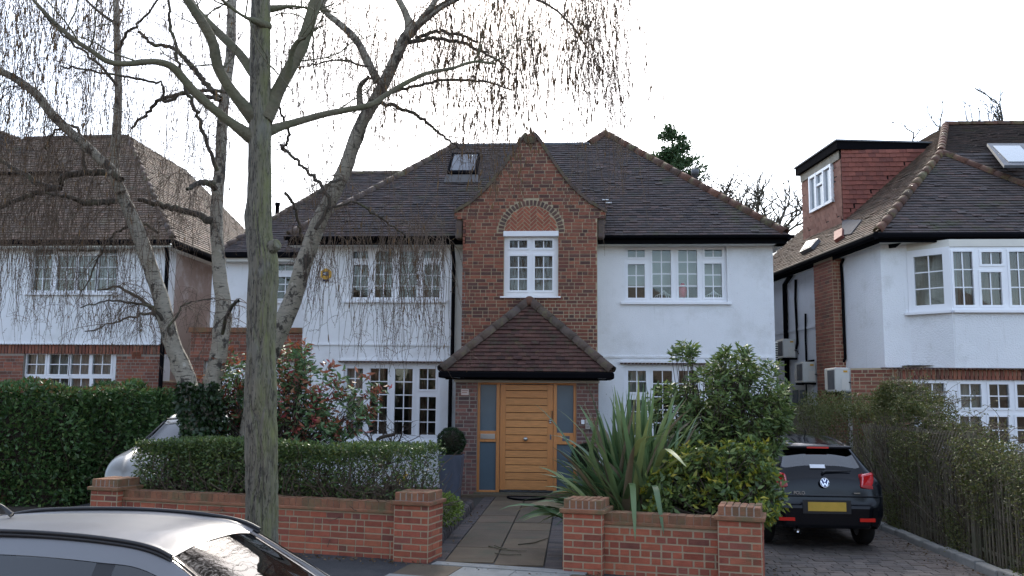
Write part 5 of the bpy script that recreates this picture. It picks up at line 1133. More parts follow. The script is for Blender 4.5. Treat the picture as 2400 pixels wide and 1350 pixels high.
# ---- swept trunk with bumps, ridges and knots
def trunk_mesh(name, ctrl, m, n=28, per=10, rough=.05, ridge=.04, knots=(), seed=0, cap=True, fade=0.0):
    c = spline(ctrl, per); pts, rad = c[:, :3], c[:, 3]; M_ = len(pts); g = np.random.default_rng(seed)
    t = np.gradient(pts, axis=0); t = norm(t); up = np.array([0.0, 1.0, 0.0]); a = norm(np.cross(t, up)); b = np.cross(a, t)
    th = np.arange(n) * 2 * math.pi / n; z = np.cumsum(np.r_[0, np.linalg.norm(np.diff(pts, axis=0), axis=1)])
    ph = g.uniform(0, 6.28, 8); R_ = np.ones((M_, n))
    R_ += rough * (np.sin(2 * th[None] + ph[0] + z[:, None] * 1.1) * .5 + np.sin(3 * th[None] + ph[1] - z[:, None] * 1.9) * .35 + np.sin(z[:, None] * 4.1 + ph[2]) * .25 + np.sin(th[None] * 1 + z[:, None] * 2.7 + ph[5]) * .4)
    A_, Z_ = np.meshgrid(th / (2 * math.pi), z); wz = .02 * vnoise(A_, Z_, 9, 3.0, seed + 5); lo = np.clip(1.25 - Z_ * fade, .35, 1.0) if fade else 1.0
    fis = 1 - np.abs(vnoise(A_ + wz, Z_, 20, 1.6, seed + 1)); fis2 = 1 - np.abs(vnoise(A_ + wz, Z_ + 3, 38, 3.5, seed + 2))      # long fissures, finer ones
    R_ += lo * (-ridge * 1.5 * np.clip((fis - .72) / .28, 0, 1) ** 1.5 - ridge * .8 * np.clip((fis2 - .7) / .3, 0, 1) + ridge * .5 * vnoise(A_, Z_, 14, 9.0, seed + 3) + ridge * .9 * vnoise(A_, Z_, 6, 2.2, seed + 4))
    for kz, kt, kr, kh in knots: R_ += kh * np.exp(-(((z[:, None] - kz) / kr) ** 2 + ((np.angle(np.exp(1j * (th[None] - kt)))) / (kr * 4)) ** 2))
    V = pts[:, None] + (a[:, None] * np.cos(th)[None, :, None] + b[:, None] * np.sin(th)[None, :, None]) * (rad[:, None] * R_)[..., None]
    i = np.arange(M_ - 1)[:, None] * n; j = np.arange(n)[None]; j2 = (j + 1) % n
    F = np.stack([i + j, i + j2, i + n + j2, i + n + j], -1).reshape(-1, 4)
    return np_mesh(name, V.reshape(-1, 3), F, m, True)
def pl(pts, Y0, Y1=None, r=None):
    """photo polyline (x, y, width in photo px) -> control rows x,y,z,radius running from depth Y0 to Y1"""
    Y1 = Y0 if Y1 is None else Y1; out = []
    for k, p in enumerate(pts):
        Y = Y0 + (Y1 - Y0) * k / max(1, len(pts) - 1); w = P(p[0], p[1], Y); out.append((w.x, w.y, w.z, p[2] / 2 * Y / FOC))
    return np.array(out)

# ================================================================ street tree
TY = 7.9; g1 = np.random.default_rng(5)
st = thing('street_tree', 'big bare street tree with mossy grey trunk standing behind the silver car', 'tree', (P(612, 1250, TY).x, TY, -.42))
tr = pl([(x, y, w * .94) for x, y, w in [(612, 1560, 110), (611, 1400, 86), (611, 1250, 80), (612, 1100, 78), (611, 950, 77), (612, 800, 74), (615, 690, 76), (618, 620, 76), (608, 540, 66), (608, 430, 63), (608, 330, 60), (610, 250, 57), (609, 150, 54), (610, 60, 52), (612, -60, 48), (610, -220, 42), (612, -420, 34), (616, -640, 22)]], TY)
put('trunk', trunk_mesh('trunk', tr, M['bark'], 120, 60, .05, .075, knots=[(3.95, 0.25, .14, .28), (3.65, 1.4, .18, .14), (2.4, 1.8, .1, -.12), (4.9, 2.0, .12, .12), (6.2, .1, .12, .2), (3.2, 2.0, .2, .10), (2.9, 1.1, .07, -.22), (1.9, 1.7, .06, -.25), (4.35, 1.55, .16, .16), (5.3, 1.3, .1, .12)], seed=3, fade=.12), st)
sb = P(646, 574, TY - .05); MB().lathe((0, 0, 0), [(.07, -.10), (.062, -.03), (.052, .015), (.046, .028), (.036, .022), (.012, .016)], 14).build('branch_stub', M['bark'], st, True).matrix_basis = Matrix.Translation(sb) @ Matrix.Rotation(R(65), 4, 'Y') @ Matrix.Rotation(R(20), 4, 'X')
limbs = [
    ([(585, 265, 42), (545, 215, 40), (512, 160, 38), (500, 105, 37), (478, 60, 35), (440, 0, 32), (395, -90, 26), (350, -200, 18)], TY, TY - .5),
    ([(590, 165, 34), (560, 125, 32), (525, 90, 31), (490, 55, 28), (455, 15, 25), (415, -60, 20)], TY, TY + .5),
    ([(580, 315, 32), (545, 290, 28), (500, 255, 26), (460, 220, 26), (425, 180, 24), (400, 155, 22), (360, 145, 19), (300, 150, 17), (255, 145, 16), (215, 120, 15), (170, 90, 14), (120, 45, 12), (70, -10, 10), (20, -70, 8)], TY, TY - .8),
    ([(632, 250, 42), (655, 205, 40), (680, 160, 39), (705, 115, 38), (722, 65, 37), (738, 10, 34), (755, -60, 28), (790, -160, 20)], TY, TY + .3),
    ([(635, 305, 26), (665, 295, 24), (710, 282, 21), (760, 268, 19), (810, 258, 18), (870, 245, 17), (905, 222, 15), (950, 195, 14), (1000, 172, 12), (1060, 160, 10), (1110, 145, 8), (1160, 150, 6)], TY, TY + 1.6),
    ([(640, 20, 18), (690, 15, 8), (740, 22, 6), (790, 30, 4)], TY, TY + .4),
    ([(672, 190, 20), (680, 150, 18), (685, 120, 16), (700, 95, 12), (715, 90, 7)], TY - .1, TY - .3),
    ([(600, 50, 18), (575, 40, 10), (545, 20, 9), (500, -20, 8)], TY, TY - .6)]
twl = []; 
def sprout(line, g, n, L0, L1, r0, grav=.1, depth=1, up=.35, lo=.25):
    """side shoots from a limb, with finer shoots on those"""
    m = len(line)
    for _ in range(n):
        k = int(g.uniform(lo, .98) * (m - 1)); d = line[min(k + 1, m - 1)] - line[max(k - 1, 0)]; d = d / (np.linalg.norm(d) + 1e-9)
        dd = d * .7 + rdir(1, g, up)[0]; L = g.uniform(L0, L1); w = wiggle(line[k], dd, L, 7, g, .55, grav)
        twl.append((w, np.linspace(r0, r0 * .35, len(w))))
        if depth: sprout(w, g, 4, L0 * .4, L1 * .45, r0 * .55, grav, depth - 1, up, .2)
for pts, y0, y1 in limbs:
    d0 = (pts[1][0] - pts[0][0], pts[1][1] - pts[0][1]); ln = math.hypot(*d0); w0 = pts[0][2]
    if abs(pts[0][0] - 612) < 40: pts = [(pts[0][0] - d0[0] / ln * 34, pts[0][1] - d0[1] / ln * 34, w0 * 1.35), (pts[0][0], pts[0][1], w0 * 1.22)] + pts[1:]
    kk = .84 if w0 not in (42, 34) or pts[-1][0] > 612 else .68
    c = pl([(x, y, w * kk) for x, y, w in pts], y0, y1); put('limb', trunk_mesh('limb', c, M['bark_limb'], 24, 12, .06, .04, seed=int(pts[0][0]) % 97), st)
    s = spline(c, 6)[:, :3]; sprout(s, g1, 5 if pts[0][2] > 20 else 3, .4, 1.1, .009, -.15, 1, .3, .35)
put('crown', tubes_mesh('crown', twl, M['bark_limb'], 4), st)

# ================================================================ birches
BY_ = 13.0; g2 = np.random.default_rng(17)
b1 = thing('silver_birch', 'weeping silver birch with two pale stems and an ivy-clad base', 'tree', PG(462, 1040))
b2 = thing('silver_birch', 'leaning silver birch whose white stem emerges right of the street tree', 'tree', (P(585, 1000, 13.4).x, 13.4, 0))
stems1 = [([(470, 1075, 105), (462, 1010, 92), (452, 950, 74), (440, 900, 62), (425, 855, 58), (407, 815, 52), (392, 765, 50), (378, 705, 48), (360, 650, 46), (340, 590, 44), (318, 530, 40), (295, 475, 38), (278, 435, 36), (268, 400, 32), (271, 340, 28), (276, 270, 26), (277, 190, 24), (274, 100, 22), (272, 0, 19), (270, -120, 14), (272, -260, 9)], BY_, BY_ + .4, 'stem'),
          ([(285, 450, 34), (262, 400, 32), (235, 375, 30), (205, 345, 30), (165, 310, 28), (120, 265, 28), (90, 225, 27), (60, 200, 26), (20, 175, 24), (-40, 150, 22), (-120, 90, 16), (-220, 20, 10)], BY_ + .1, BY_ - .6, 'stem'),
          ([(475, 1060, 80), (490, 960, 62), (500, 890, 56), (512, 830, 52), (518, 770, 50), (522, 710, 47), (515, 650, 42), (512, 590, 40), (508, 520, 38), (510, 450, 36), (515, 400, 35), (518, 340, 34), (522, 270, 33), (530, 200, 32), (540, 130, 31), (542, 60, 30), (545, -20, 27), (550, -140, 22), (556, -300, 14)], BY_ + .2, BY_ + .9, 'stem')]
stems2 = [([(580, 1100, 84), (592, 1000, 70), (610, 900, 62), (640, 810, 56), (668, 745, 56), (690, 690, 54), (705, 640, 52), (722, 590, 48), (740, 540, 46), (762, 490, 46), (785, 450, 44), (805, 405, 44), (828, 340, 42), (850, 285, 40), (875, 240, 40), (900, 195, 38), (925, 140, 36), (945, 95, 36), (960, 70, 34), (950, 30, 22), (925, -20, 18), (890, -110, 12)], 13.4, 12.8, 'stem'),
          ([(962, 82, 26), (985, 50, 22), (1015, 10, 18), (1060, -60, 13), (1110, -130, 8)], 12.9, 12.4, 'branch'),
          ([(968, 72, 20), (1000, 45, 17), (1040, 15, 14), (1090, -10, 12), (1150, -50, 9), (1230, -70, 6)], 12.9, 12.0, 'branch'),
          ([(885, 190, 28), (860, 140, 26), (835, 95, 24), (800, 60, 23), (770, 35, 20), (755, 10, 17), (770, -10, 14), (790, -60, 10)], 13.0, 13.5, 'branch'),
          ([(845, 260, 24), (842, 215, 20), (848, 195, 14), (865, 180, 9)], 13.0, 12.7, 'branch')]
for e, ss in ((b1, stems1), (b2, stems2)):
    for k, (pts, y0, y1, nm) in enumerate(ss):
        put(nm, trunk_mesh(nm, pl([(x, y, w * .78) for x, y, w in pts], y0, y1), M['birch'], 32, 14, .07, .06, seed=40 + k, knots=[(g2.uniform(1, 6), g2.uniform(0, 6), .1, g2.uniform(-.1, .3)) for _ in range(9)]), e)
# darker branches that carry the hanging twigs
br1 = [[(285, 420, 16), (250, 405, 17), (200, 405, 17), (150, 415, 16), (142, 440, 12)], [(142, 440, 15), (100, 435, 15), (40, 395, 12), (-30, 360, 9), (-120, 330, 6)], [(140, 440, 13), (80, 455, 13), (30, 472, 11), (-20, 495, 9), (-80, 530, 6)],
       [(275, 470, 15), (210, 475, 16), (160, 462, 10), (110, 452, 6)], [(495, 520, 20), (470, 505, 17), (420, 490, 16), (370, 480, 14), (325, 468, 12)], [(505, 440, 18), (485, 428, 16), (460, 432, 13), (440, 445, 8)],
       [(510, 400, 12), (490, 350, 10), (470, 290, 10), (450, 240, 10), (430, 190, 9), (415, 130, 9), (400, 60, 8), (390, -20, 7)], [(515, 230, 16), (490, 205, 15), (460, 170, 14), (430, 135, 12), (400, 110, 10), (360, 105, 9), (325, 75, 8)],
       [(400, 770, 14), (372, 745, 12), (345, 715, 10), (310, 690, 8), (275, 675, 6), (230, 680, 4)], [(392, 760, 10), (355, 720, 8), (310, 710, 6), (255, 705, 4), (190, 720, 3)], [(375, 730, 8), (330, 740, 6), (270, 755, 4), (200, 780, 3)],
       [(200, 405, 8), (185, 300, 8), (130, 310, 6), (105, 350, 5)], [(515, 235, 12), (480, 225, 11), (430, 218, 10), (375, 235, 10), (340, 270, 8), (310, 300, 6)], [(535, 215, 10), (440, 215, 9), (385, 240, 8), (380, 200, 7), (330, 185, 7), (270, 175, 6), (200, 165, 5), (140, 155, 5)],
       [(270, 120, 9), (300, 80, 7), (340, 40, 6), (400, -40, 5)], [(275, 200, 9), (220, 140, 7), (160, 90, 6), (100, 30, 5), (40, -60, 4)], [(276, 60, 8), (200, 0, 6), (120, -60, 5), (30, -100, 4)], [(545, -20, 10), (480, -80, 8), (400, -120, 7), (300, -150, 6), (180, -150, 5)],
       [(-60, 150, 12), (-40, 60, 9), (0, -40, 7), (60, -120, 5)], [(520, 780, 10), (545, 715, 9), (560, 705, 6)], [(370, 545, 8), (330, 525, 7), (280, 540, 6), (250, 575, 5), (215, 640, 4), (190, 690, 3)], [(395, 775, 6), (415, 735, 5), (440, 710, 4), (500, 700, 3)]]
br2 = [[(740, 540, 10), (770, 470, 9), (740, 420, 9), (715, 395, 8), (690, 370, 8), (665, 350, 9), (658, 340, 6)], [(662, 352, 8), (675, 320, 7), (662, 270, 6), (645, 230, 6)], [(800, 420, 8), (770, 430, 7), (740, 460, 5)], [(668, 450, 8), (690, 485, 8), (700, 530, 6), (706, 560, 4)],
       [(870, 240, 12), (910, 245, 10), (960, 262, 9), (1000, 285, 8), (1040, 320, 6), (1080, 350, 4)], [(960, 100, 12), (1010, 90, 10), (1060, 95, 9), (1110, 110, 8), (1160, 140, 6), (1210, 175, 4)], [(975, 88, 11), (1020, 75, 9), (1070, 80, 8), (1120, 100, 6)],
       [(1000, 30, 10), (1080, -10, 8), (1180, -20, 7), (1280, 10, 6), (1340, 60, 5), (1380, 120, 4)], [(1060, -60, 9), (1180, -110, 7), (1300, -110, 6), (1400, -60, 5), (1450, 0, 4)], [(900, -100, 9), (1000, -190, 8), (1150, -240, 7), (1300, -230, 6), (1420, -170, 5), (1480, -80, 4)],
       [(790, -60, 9), (740, -120, 8), (660, -160, 7)], [(770, 490, 6), (830, 475, 6), (880, 500, 6), (920, 530, 5), (960, 558, 4)], [(905, 220, 9), (960, 205, 8), (1040, 190, 7), (1130, 190, 6), (1200, 210, 4)], [(860, 160, 6), (800, 140, 5), (740, 150, 4), (690, 160, 3)]]
brl = {0: [], 1: []}
for k, brs in enumerate((br1, br2)):
    for pts in brs:
        y0 = (13.1 if k == 0 else 12.9) + g2.uniform(-.3, .3); c = spline(pl(pts, y0, y0 + g2.uniform(-1.2, .9)), 6); c[:, :3] += g2.normal(size=(len(c), 3)) * .012; brl[k].append((c[:, :3], c[:, 3]))
put('branches', tubes_mesh('branches', brl[0], M['birch_dark'], 7), b1); put('branches', tubes_mesh('branches', brl[1], M['birch_dark'], 7), b2)
# ---- pendulous twigs with buds and catkins
def strand(p, L, g, drift=.05, n=None):
    n = n or max(5, int(L / .16)); d = np.array([g.normal() * .35, g.normal() * .35, -.5 + g.normal() * .3]); q = [np.array(p, float)]; s = L / n
    lean = g.normal(size=2) * drift
    for i in range(n):
        d = d * .62 + np.array([lean[0] + g.normal() * .10, lean[1] + g.normal() * .10, -.42]); d /= np.linalg.norm(d); q.append(q[-1] + d * s)
    return np.array(q)
def curtain_of(regions, seed):
    g = np.random.default_rng(seed); tw, bp, bd, cp, cd = [], [], [], [], []
    for (x0, x1, yt0, yt1, yb0, yb1, Y0, Y1, n, cat) in regions:
        for _ in range(n):
            Y = g.uniform(Y0, Y1); x = x0 + (x1 - x0) * (g.uniform() if x1 < 1300 else g.beta(1.1, 1.25)); top = P(x, g.uniform(yt0, yt1), Y); bot = P(x, g.uniform(yb0, yb1), Y); L = top.z - bot.z
            if L < .15: continue
            q = strand(top, L, g); m = len(q); tw.append((q, np.linspace(.0042, .0022, m)))
            for _k in range(max(1, int(L * 2.2))):          # short side twigs
                k = g.integers(0, m); d = rdir(1, g, -.4)[0]; l = g.uniform(.08, .28); w = wiggle(q[k], d, l, 3, g, .4, .9); tw.append((w, np.linspace(.0028, .0017, 4)))
                for t in (1, 2, 3): bp.append(w[t]); bd.append(rdir(1, g, -.5)[0])
            nb = int(L * 6); ii = g.integers(0, m - 1, nb); f = g.uniform(0, 1, nb)[:, None]; bp.extend(q[ii] * (1 - f) + q[ii + 1] * f); bd.extend(rdir(nb, g, -.5))
            for _k in range(g.poisson(L * cat)):
                k = g.integers(0, m); cp.append(q[k]); cd.append([g.normal() * .10, g.normal() * .10, -1])
    return tw, np.array(bp), np.array(bd), np.array(cp).reshape(-1, 3), np.array(cd).reshape(-1, 3)
def catkins(name, pts, dirs, g, m):
    """drooping spindles"""
    N = len(pts); V, F = [], []; a = norm(dirs); b = norm(np.cross(a, np.array([0.3, 1, .2]))); c = np.cross(a, b); L = g.uniform(.05, .13, N)[:, None]; r = g.uniform(.007, .011, N)[:, None]
    prof = ((0, .4), (.2, 1), (.7, .9), (1, .25)); rows = []
    for t, k in prof:
        for w in range(4): rows.append(pts + a * L * t + (b * math.cos(w * 1.5708) + c * math.sin(w * 1.5708)) * r * k)
    V = np.stack(rows, 1); f = []
    for i in range(3):
        for j in range(4): f.append((i * 4 + j, i * 4 + (j + 1) % 4, i * 4 + 4 + (j + 1) % 4, i * 4 + 4 + j))
    F = (np.array(f)[None] + (np.arange(N) * 16)[:, None, None]).reshape(-1, 4); return np_mesh(name, V.reshape(-1, 3), F, m)
regs1 = [(a, b, c, d, e_, f_, h_, i_, int(n_ * 1.3), k_ * 1.4) for a, b, c, d, e_, f_, h_, i_, n_, k_ in [(-60, 300, -60, 20, 60, 420, 11.6, 14.0, 150, .9), (-60, 560, -60, 60, 120, 420, 11.6, 14.2, 170, .7), (-40, 330, 120, 420, 380, 800, 11.8, 13.8, 190, .1), (-40, 140, 380, 560, 640, 830, 12.0, 13.6, 75, .0), (140, 380, 440, 560, 600, 810, 12.0, 13.6, 60, .0),
         (300, 560, 200, 330, 330, 560, 12.0, 14.0, 80, .1), (330, 560, 400, 500, 480, 640, 12.2, 14, 40, .1), (180, 350, 690, 740, 740, 840, 12.4, 13.2, 34, 0), (-40, 60, 0, 200, 300, 560, 12, 13.5, 40, .2)]]
regs2 = [(a, b, c, d, e_, f_, h_, i_, int(n_ * 1.9), k_ * 1.5) for a, b, c, d, e_, f_, h_, i_, n_, k_ in [(640, 900, -50, 120, 120, 380, 12, 14, 110, .5), (650, 830, 300, 430, 380, 560, 12.2, 13.8, 44, .3), (880, 1260, 40, 230, 200, 390, 11.8, 13.6, 150, .8), (960, 1430, -60, 40, 80, 300, 11.6, 13.4, 120, 1.0), (1150, 1450, -30, 160, 160, 340, 11.8, 13.2, 62, 1.3),
         (1330, 1490, -60, 0, 160, 330, 11.8, 13, 56, .5), (1360, 1480, 0, 200, 330, 560, 11.8, 13, 30, .05), (760, 1050, 470, 570, 640, 880, 12.2, 13.6, 62, .12), (900, 1050, 540, 580, 760, 900, 12.2, 13.2, 28, .0), (700, 780, 560, 620, 640, 760, 12.6, 13.4, 18, 0), (860, 1180, 280, 400, 400, 560, 12, 13.4, 34, .5), (1100, 1250, 180, 330, 330, 480, 11.8, 13, 26, 1.0)]]
def sprays(lines, g):
    """fine forking shoots that leave a branch, arch over and hang"""
    out = []
    for line, n, L0, L1, r0 in lines:
        m = len(line)
        for _ in range(n):
            k = int(g.uniform(.15, .99) * (m - 1)); d = line[min(k + 1, m - 1)] - line[max(k - 1, 0)]; d = d / (np.linalg.norm(d) + 1e-9); L = g.uniform(L0, L1)
            w = wiggle(line[k], d * .6 + rdir(1, g, .35)[0], L, 10, g, .45, 1.5); out.append((w, np.linspace(r0, .0022, 11)))
            for _k in range(int(3 + L * 4)):
                j = g.integers(2, 11); w2 = wiggle(w[j], (w[j] - w[j - 1]) * 6 + rdir(1, g, -.2)[0] * .6, L * g.uniform(.25, .6), 7, g, .4, 1.6); out.append((w2, np.linspace(.0034, .0018, 8)))
                for _q in range(2): q = g.integers(1, 7); out.append((wiggle(w2[q], rdir(1, g, -.5)[0], L * g.uniform(.1, .25), 4, g, .4, 1.0), np.linspace(.0026, .0016, 5)))
    return out
stem_lines = [[spline(pl(p, a, c), 4)[:, :3][k0:] for (p, a, c, nm), k0 in zip(ss, ks)] for ss, ks in ((stems1, (36, 8, 34)), (stems2, (40, 2, 2, 4, 2)))]
for e, rg_, sd_ in ((b1, regs1, 71), (b2, regs2, 72)):
    tw, bp, bd, cp, cd = curtain_of(rg_, sd_); g = np.random.default_rng(sd_); w_ = 0 if e is b1 else 1
    tw += sprays([(l, 9, .35, 1.0, .007) for l, _ in brl[w_]] + [(l, 14, .5, 1.3, .008) for l in stem_lines[w_]], g)
    put('crown', tubes_mesh('crown', tw, M['twig'], 3), e)
    tag(put('buds', leaves_mesh('buds', bp, bd, g.uniform(.012, .028, len(bp)), g.uniform(.007, .012, len(bp)), M['bud'], g=g), e), kind='stuff')
    if len(cp): tag(put('catkins', catkins('catkins', cp, cd, g, M['catkin']), e), kind='stuff')
# ivy at the foot of the birch
g = np.random.default_rng(8); n = 4200; th = g.uniform(0, 6.28, n); zz = 2.05 * g.uniform(0, 1, n) ** .75; rr = .30 + .08 * np.sin(th * 3 + zz * 5) + g.uniform(-.03, .06, n) - zz * .045; bx, by = P(468, 1000, BY_).x, BY_
ip = np.stack([bx + rr * np.cos(th), by + rr * np.sin(th), zz], 1); put('ivy', leaves_mesh('ivy', ip, np.stack([np.cos(th) * .4, np.sin(th) * .4, -np.ones(n) * .6 + g.normal(size=n) * .4], 1) + g.normal(size=(n, 3)) * .3, g.uniform(.05, .09, n), g.uniform(.04, .07, n), M['box'], g=g), b1)

# ================================================================ hedges
def hedge_points(poly, z0, z1, n, g, skin=.22, bumps=.08, top_bias=.35):
    """points near the outer skin of a wavy block standing on the ground polygon poly (4 corners)"""
    c = np.array([[p[0], p[1]] for p in poly]); u, v = g.uniform(0, 1, n), g.uniform(0, 1, n); w = g.uniform(0, 1, n); side = g.uniform(0, 1, n)
    d = np.abs(g.normal(size=n)) * skin
    lens = np.array([np.linalg.norm(c[(i + 1) % 4] - c[i]) for i in range(4)]); q = np.cumsum(lens / lens.sum())
    k = np.searchsorted(q, g.uniform(0, 1, n)); k = np.clip(k, 0, 3); a, b = c[k], c[(k + 1) % 4]; ctr = c.mean(0)
    p = a + (b - a) * u[:, None]; inn = norm(ctr - p)
    xy = p + inn * d[:, None]; z = z0 + (z1 - z0) * w
    tp = side < top_bias; ab = c[0] + (c[1] - c[0]) * u[:, None]; dc = c[3] + (c[2] - c[3]) * u[:, None]; xt = ab + (dc - ab) * v[:, None]
    xy[tp] = xt[tp]; z[tp] = z1 - d[tp] * .6
    out = norm(np.concatenate([-inn, np.zeros((n, 1))], 1)); out[tp] = (0, 0, 1)
    ph = xy[:, 0] * 2.1 + xy[:, 1] * 1.7
    bump_ = bumps * (np.sin(ph * 1.3) + np.sin(ph * 2.9 + z * 4) * .6 + np.sin(z * 7 + xy[:, 0] * 3) * .5)
    return np.concatenate([xy, z[:, None]], 1) + out * bump_[:, None], out
def hedge(name, label, poly, z0, z1, n, L, m, seed, skin=.2, bumps=.06, twig_n=500, tip=None, group=None, gap=None, core=True, top_bias=.35):
    g = np.random.default_rng(seed); c = sum((Vector((p[0], p[1], 0)) for p in poly), Vector()) / len(poly)
    e = thing(name, label, 'hedge', c, group=group)
    p, o = hedge_points(poly, z0, z1, n, g, skin, bumps, top_bias)
    if gap is not None: k = gap(p, g); p, o = p[k], o[k]
    ax = o * .7 + rdir(len(p), g, .25); Lr = g.uniform(L * .6, L * 1.25, len(p))
    put('foliage', leaves_mesh('foliage', p, ax, Lr, Lr * g.uniform(.38, .55, len(p)), m, g=g), e)
    if tip:
        tm, tn, zt = tip; p2, o2 = hedge_points(poly, zt, z1 + .03, tn, g, skin * .5, bumps, .8); put('young_tips', leaves_mesh('young_tips', p2, rdir(len(p2), g, .8), g.uniform(L * .5, L, len(p2)), g.uniform(L * .25, L * .4, len(p2)), tm, g=g), e)
    tl = []; cc = np.array([[q[0], q[1]] for q in poly])
    for _ in range(twig_n):
        u, v = g.uniform(.02, .98), g.uniform(.05, .95); ab = cc[0] + (cc[1] - cc[0]) * u; dc = cc[3] + (cc[2] - cc[3]) * u; b0 = ab + (dc - ab) * v
        w = wiggle((b0[0], b0[1], z0 + g.uniform(0, .35) * (z1 - z0)), rdir(1, g, 1.4)[0], (z1 - z0) * g.uniform(.5, .85), 6, g, .6, -.1); tl.append((w, np.linspace(.009, .003, 7)))
    if tl: put('twigs', tubes_mesh('twigs', tl, M['privet_twig'], 4), e)
    return e
# tall hedge on the left boundary
hedge('laurel_hedge', 'tall dense dark green hedge along the left edge in front of the brick house', [(-13.6, 14.7), (-8.35, 14.7 + .2), (-8.25, 18.9), (-13.6, 18.9)], -.02, 1.95, 52000, .105, M['laurel'], 101, skin=.16, bumps=.09, twig_n=300, tip=(M['laurel_tip'], 2600, 1.85))
MB().box((-13.3, 15.2, -.02), (-8.7, 18.6, 1.72)).build('shade_core', M['soil'], bpy.data.objects['laurel_hedge'])  # dark solid block added to stand in for the shade inside the hedge
# clipped hedge over the front wall
pa_, pb_ = wpt(XP1 + .02, .46), wpt(XP2 - .12, .40); pc_, pd_ = wpt(XP2 - .02, 1.0), wpt(XP1 + .10, 1.15)
def privet_gap(p, g):
    t = (p[:, 0] - pa_.x) / (pb_.x - pa_.x); keep = np.ones(len(p)); keep[t > .68] = .62; keep[t > .86] = .36
    low = p[:, 2] < .75; keep[low & (t < .22) & (t > .06)] = .45
    return g.uniform(size=len(p)) < keep
hedge('privet_hedge', 'clipped green hedge growing over the low front wall behind the street tree', [pa_, pb_, pc_, pd_], (.30), 1.24, 36000, .052, M['privet'], 102, skin=.16, bumps=.03, twig_n=1000, gap=privet_gap, tip=(M['privet'], 5000, 1.15))
# brown straggly hedge on the right
def scrub_gap(p, g):
    top = .90 + .13 * np.clip(p[:, 1] - 9.6, 0, 9) + .40 * np.clip((p[:, 1] - 12.2) / 1.3, 0, 1) + .10 * np.sin(p[:, 1] * 2.3 + p[:, 0]) + .06 * np.sin(p[:, 1] * 5.1)
    keep = np.where((p[:, 2] > top) | ((p[:, 1] > 11.8) & (p[:, 0] > 5.62)), 0.0, 1.0); face = p[:, 0] < 5.35
    keep[face & (p[:, 2] < .80) & (p[:, 1] > 10.6)] *= .40
    return g.uniform(size=len(p)) < keep
def slope_top(p): return p
hedge('brown_hedge', 'straggly brownish hedge pushing through the trellis fence on the right', [(5.06, 8.9), (6.3, 8.6), (6.3, 15.9), (5.10, 16.0)], DZ, 2.15, 130000, .046, M['scrub'], 103, skin=.30, bumps=.13, twig_n=0, top_bias=.25, gap=scrub_gap)
g = np.random.default_rng(34); n = 22000; yy = g.uniform(8.9, 15.8, n); xx = 5.06 + (g.uniform(0, 1, n) ** 1.3) * np.where(yy > 11.8, .56, 1.25); tz = .90 + .13 * np.clip(yy - 9.6, 0, 9) + .40 * np.clip((yy - 12.2) / 1.3, 0, 1) + .10 * np.sin(yy * 2.3 + xx) + .06 * np.sin(yy * 5.1) + .05 * np.sin(xx * 6 + yy * 3)
pp = np.stack([xx, yy, tz - np.abs(g.normal(size=n)) * .16], 1); put('top_foliage', leaves_mesh('top_foliage', pp, rdir(n, g, .7), g.uniform(.026, .055, n), g.uniform(.014, .026, n), M['scrub'], g=g), bpy.data.objects['brown_hedge'])
rh_e = bpy.data.objects['brown_hedge']; g = np.random.default_rng(33); tl = []
for _ in range(260):
    b0 = np.array([g.uniform(5.05, 5.6), (yq := g.uniform(9.2, 15.5)), 1.0 + .13 * max(yq - 9.6, 0) + .5 * min(max((yq - 12.0) / 1.3, 0), 1) - g.uniform(0, .3)]); w = wiggle(b0, np.array([g.normal() * .5 - .1, g.normal() * .4 - .1, g.uniform(.1, .9)]), g.uniform(.15, .42), 6, g, .6, .5); tl.append((w, np.linspace(.005, .002, 7)))
for _ in range(1100):
    b0 = np.array([5.08, g.uniform(8.9, 15.5), 1.6 * g.uniform(0, 1) ** .7]); w = wiggle(b0, np.array([-g.uniform(.2, .9), g.normal() * .5, g.normal() * .5]), g.uniform(.12, .36), 5, g, .7, .4); tl.append((w, np.linspace(.005, .002, 6)))
for _ in range(420):
    yq = g.uniform(9.0, 15.6); tp = 1.0 + .13 * max(yq - 9.6, 0) + .5 * min(max((yq - 12.0) / 1.3, 0), 1); b0 = np.array([g.uniform(5.1, 5.5), yq, DZ]); w = wiggle(b0, np.array([g.normal() * .18, g.normal() * .25, 1]), tp * g.uniform(.7, .95), 8, g, .35, 0); tl.append((w, np.linspace(.013, .004, 9)))
yy = g.uniform(9.0, 15.4, 16000); zz = DZ + .05 + 1.5 * g.uniform(0, 1, 16000); pt = np.sin(yy * 2.7 + zz * 1.9) + np.sin(yy * 5.3 - zz * 4.1) * .7 + .9 * (zz > .75) + 1.2 * (yy < 10.7); k = pt > .55
yy, zz = yy[k], zz[k]; xx = FX - .02 - np.abs(g.normal(size=len(yy))) * .07; put('overhanging_foliage', leaves_mesh('overhanging_foliage', np.stack([xx, yy, zz], 1), rdir(len(yy), g, .2) + np.array([-.5, 0, 0]), g.uniform(.022, .05, len(yy)), g.uniform(.012, .024, len(yy)), M['scrub'], g=g), rh_e)
put('straggling_twigs', tubes_mesh('straggling_twigs', tl, M['privet_twig'], 4), rh_e)
tips = np.concatenate([w[3:] for w, _ in tl]); put('sparse_leaves', leaves_mesh('sparse_leaves', tips, rdir(len(tips), g), g.uniform(.02, .045, len(tips)), g.uniform(.012, .02, len(tips)), M['scrub'], g=g), rh_e)

hedge('gate_shrub', 'dark olive bush behind the black car, in front of the timber gate', [(4.35, 16.3), (5.7, 16.1), (5.8, 18.2), (4.45, 18.4)], DZ, 1.80, 16000, .045, M['scrub'], 104, skin=.28, bumps=.14, twig_n=350)

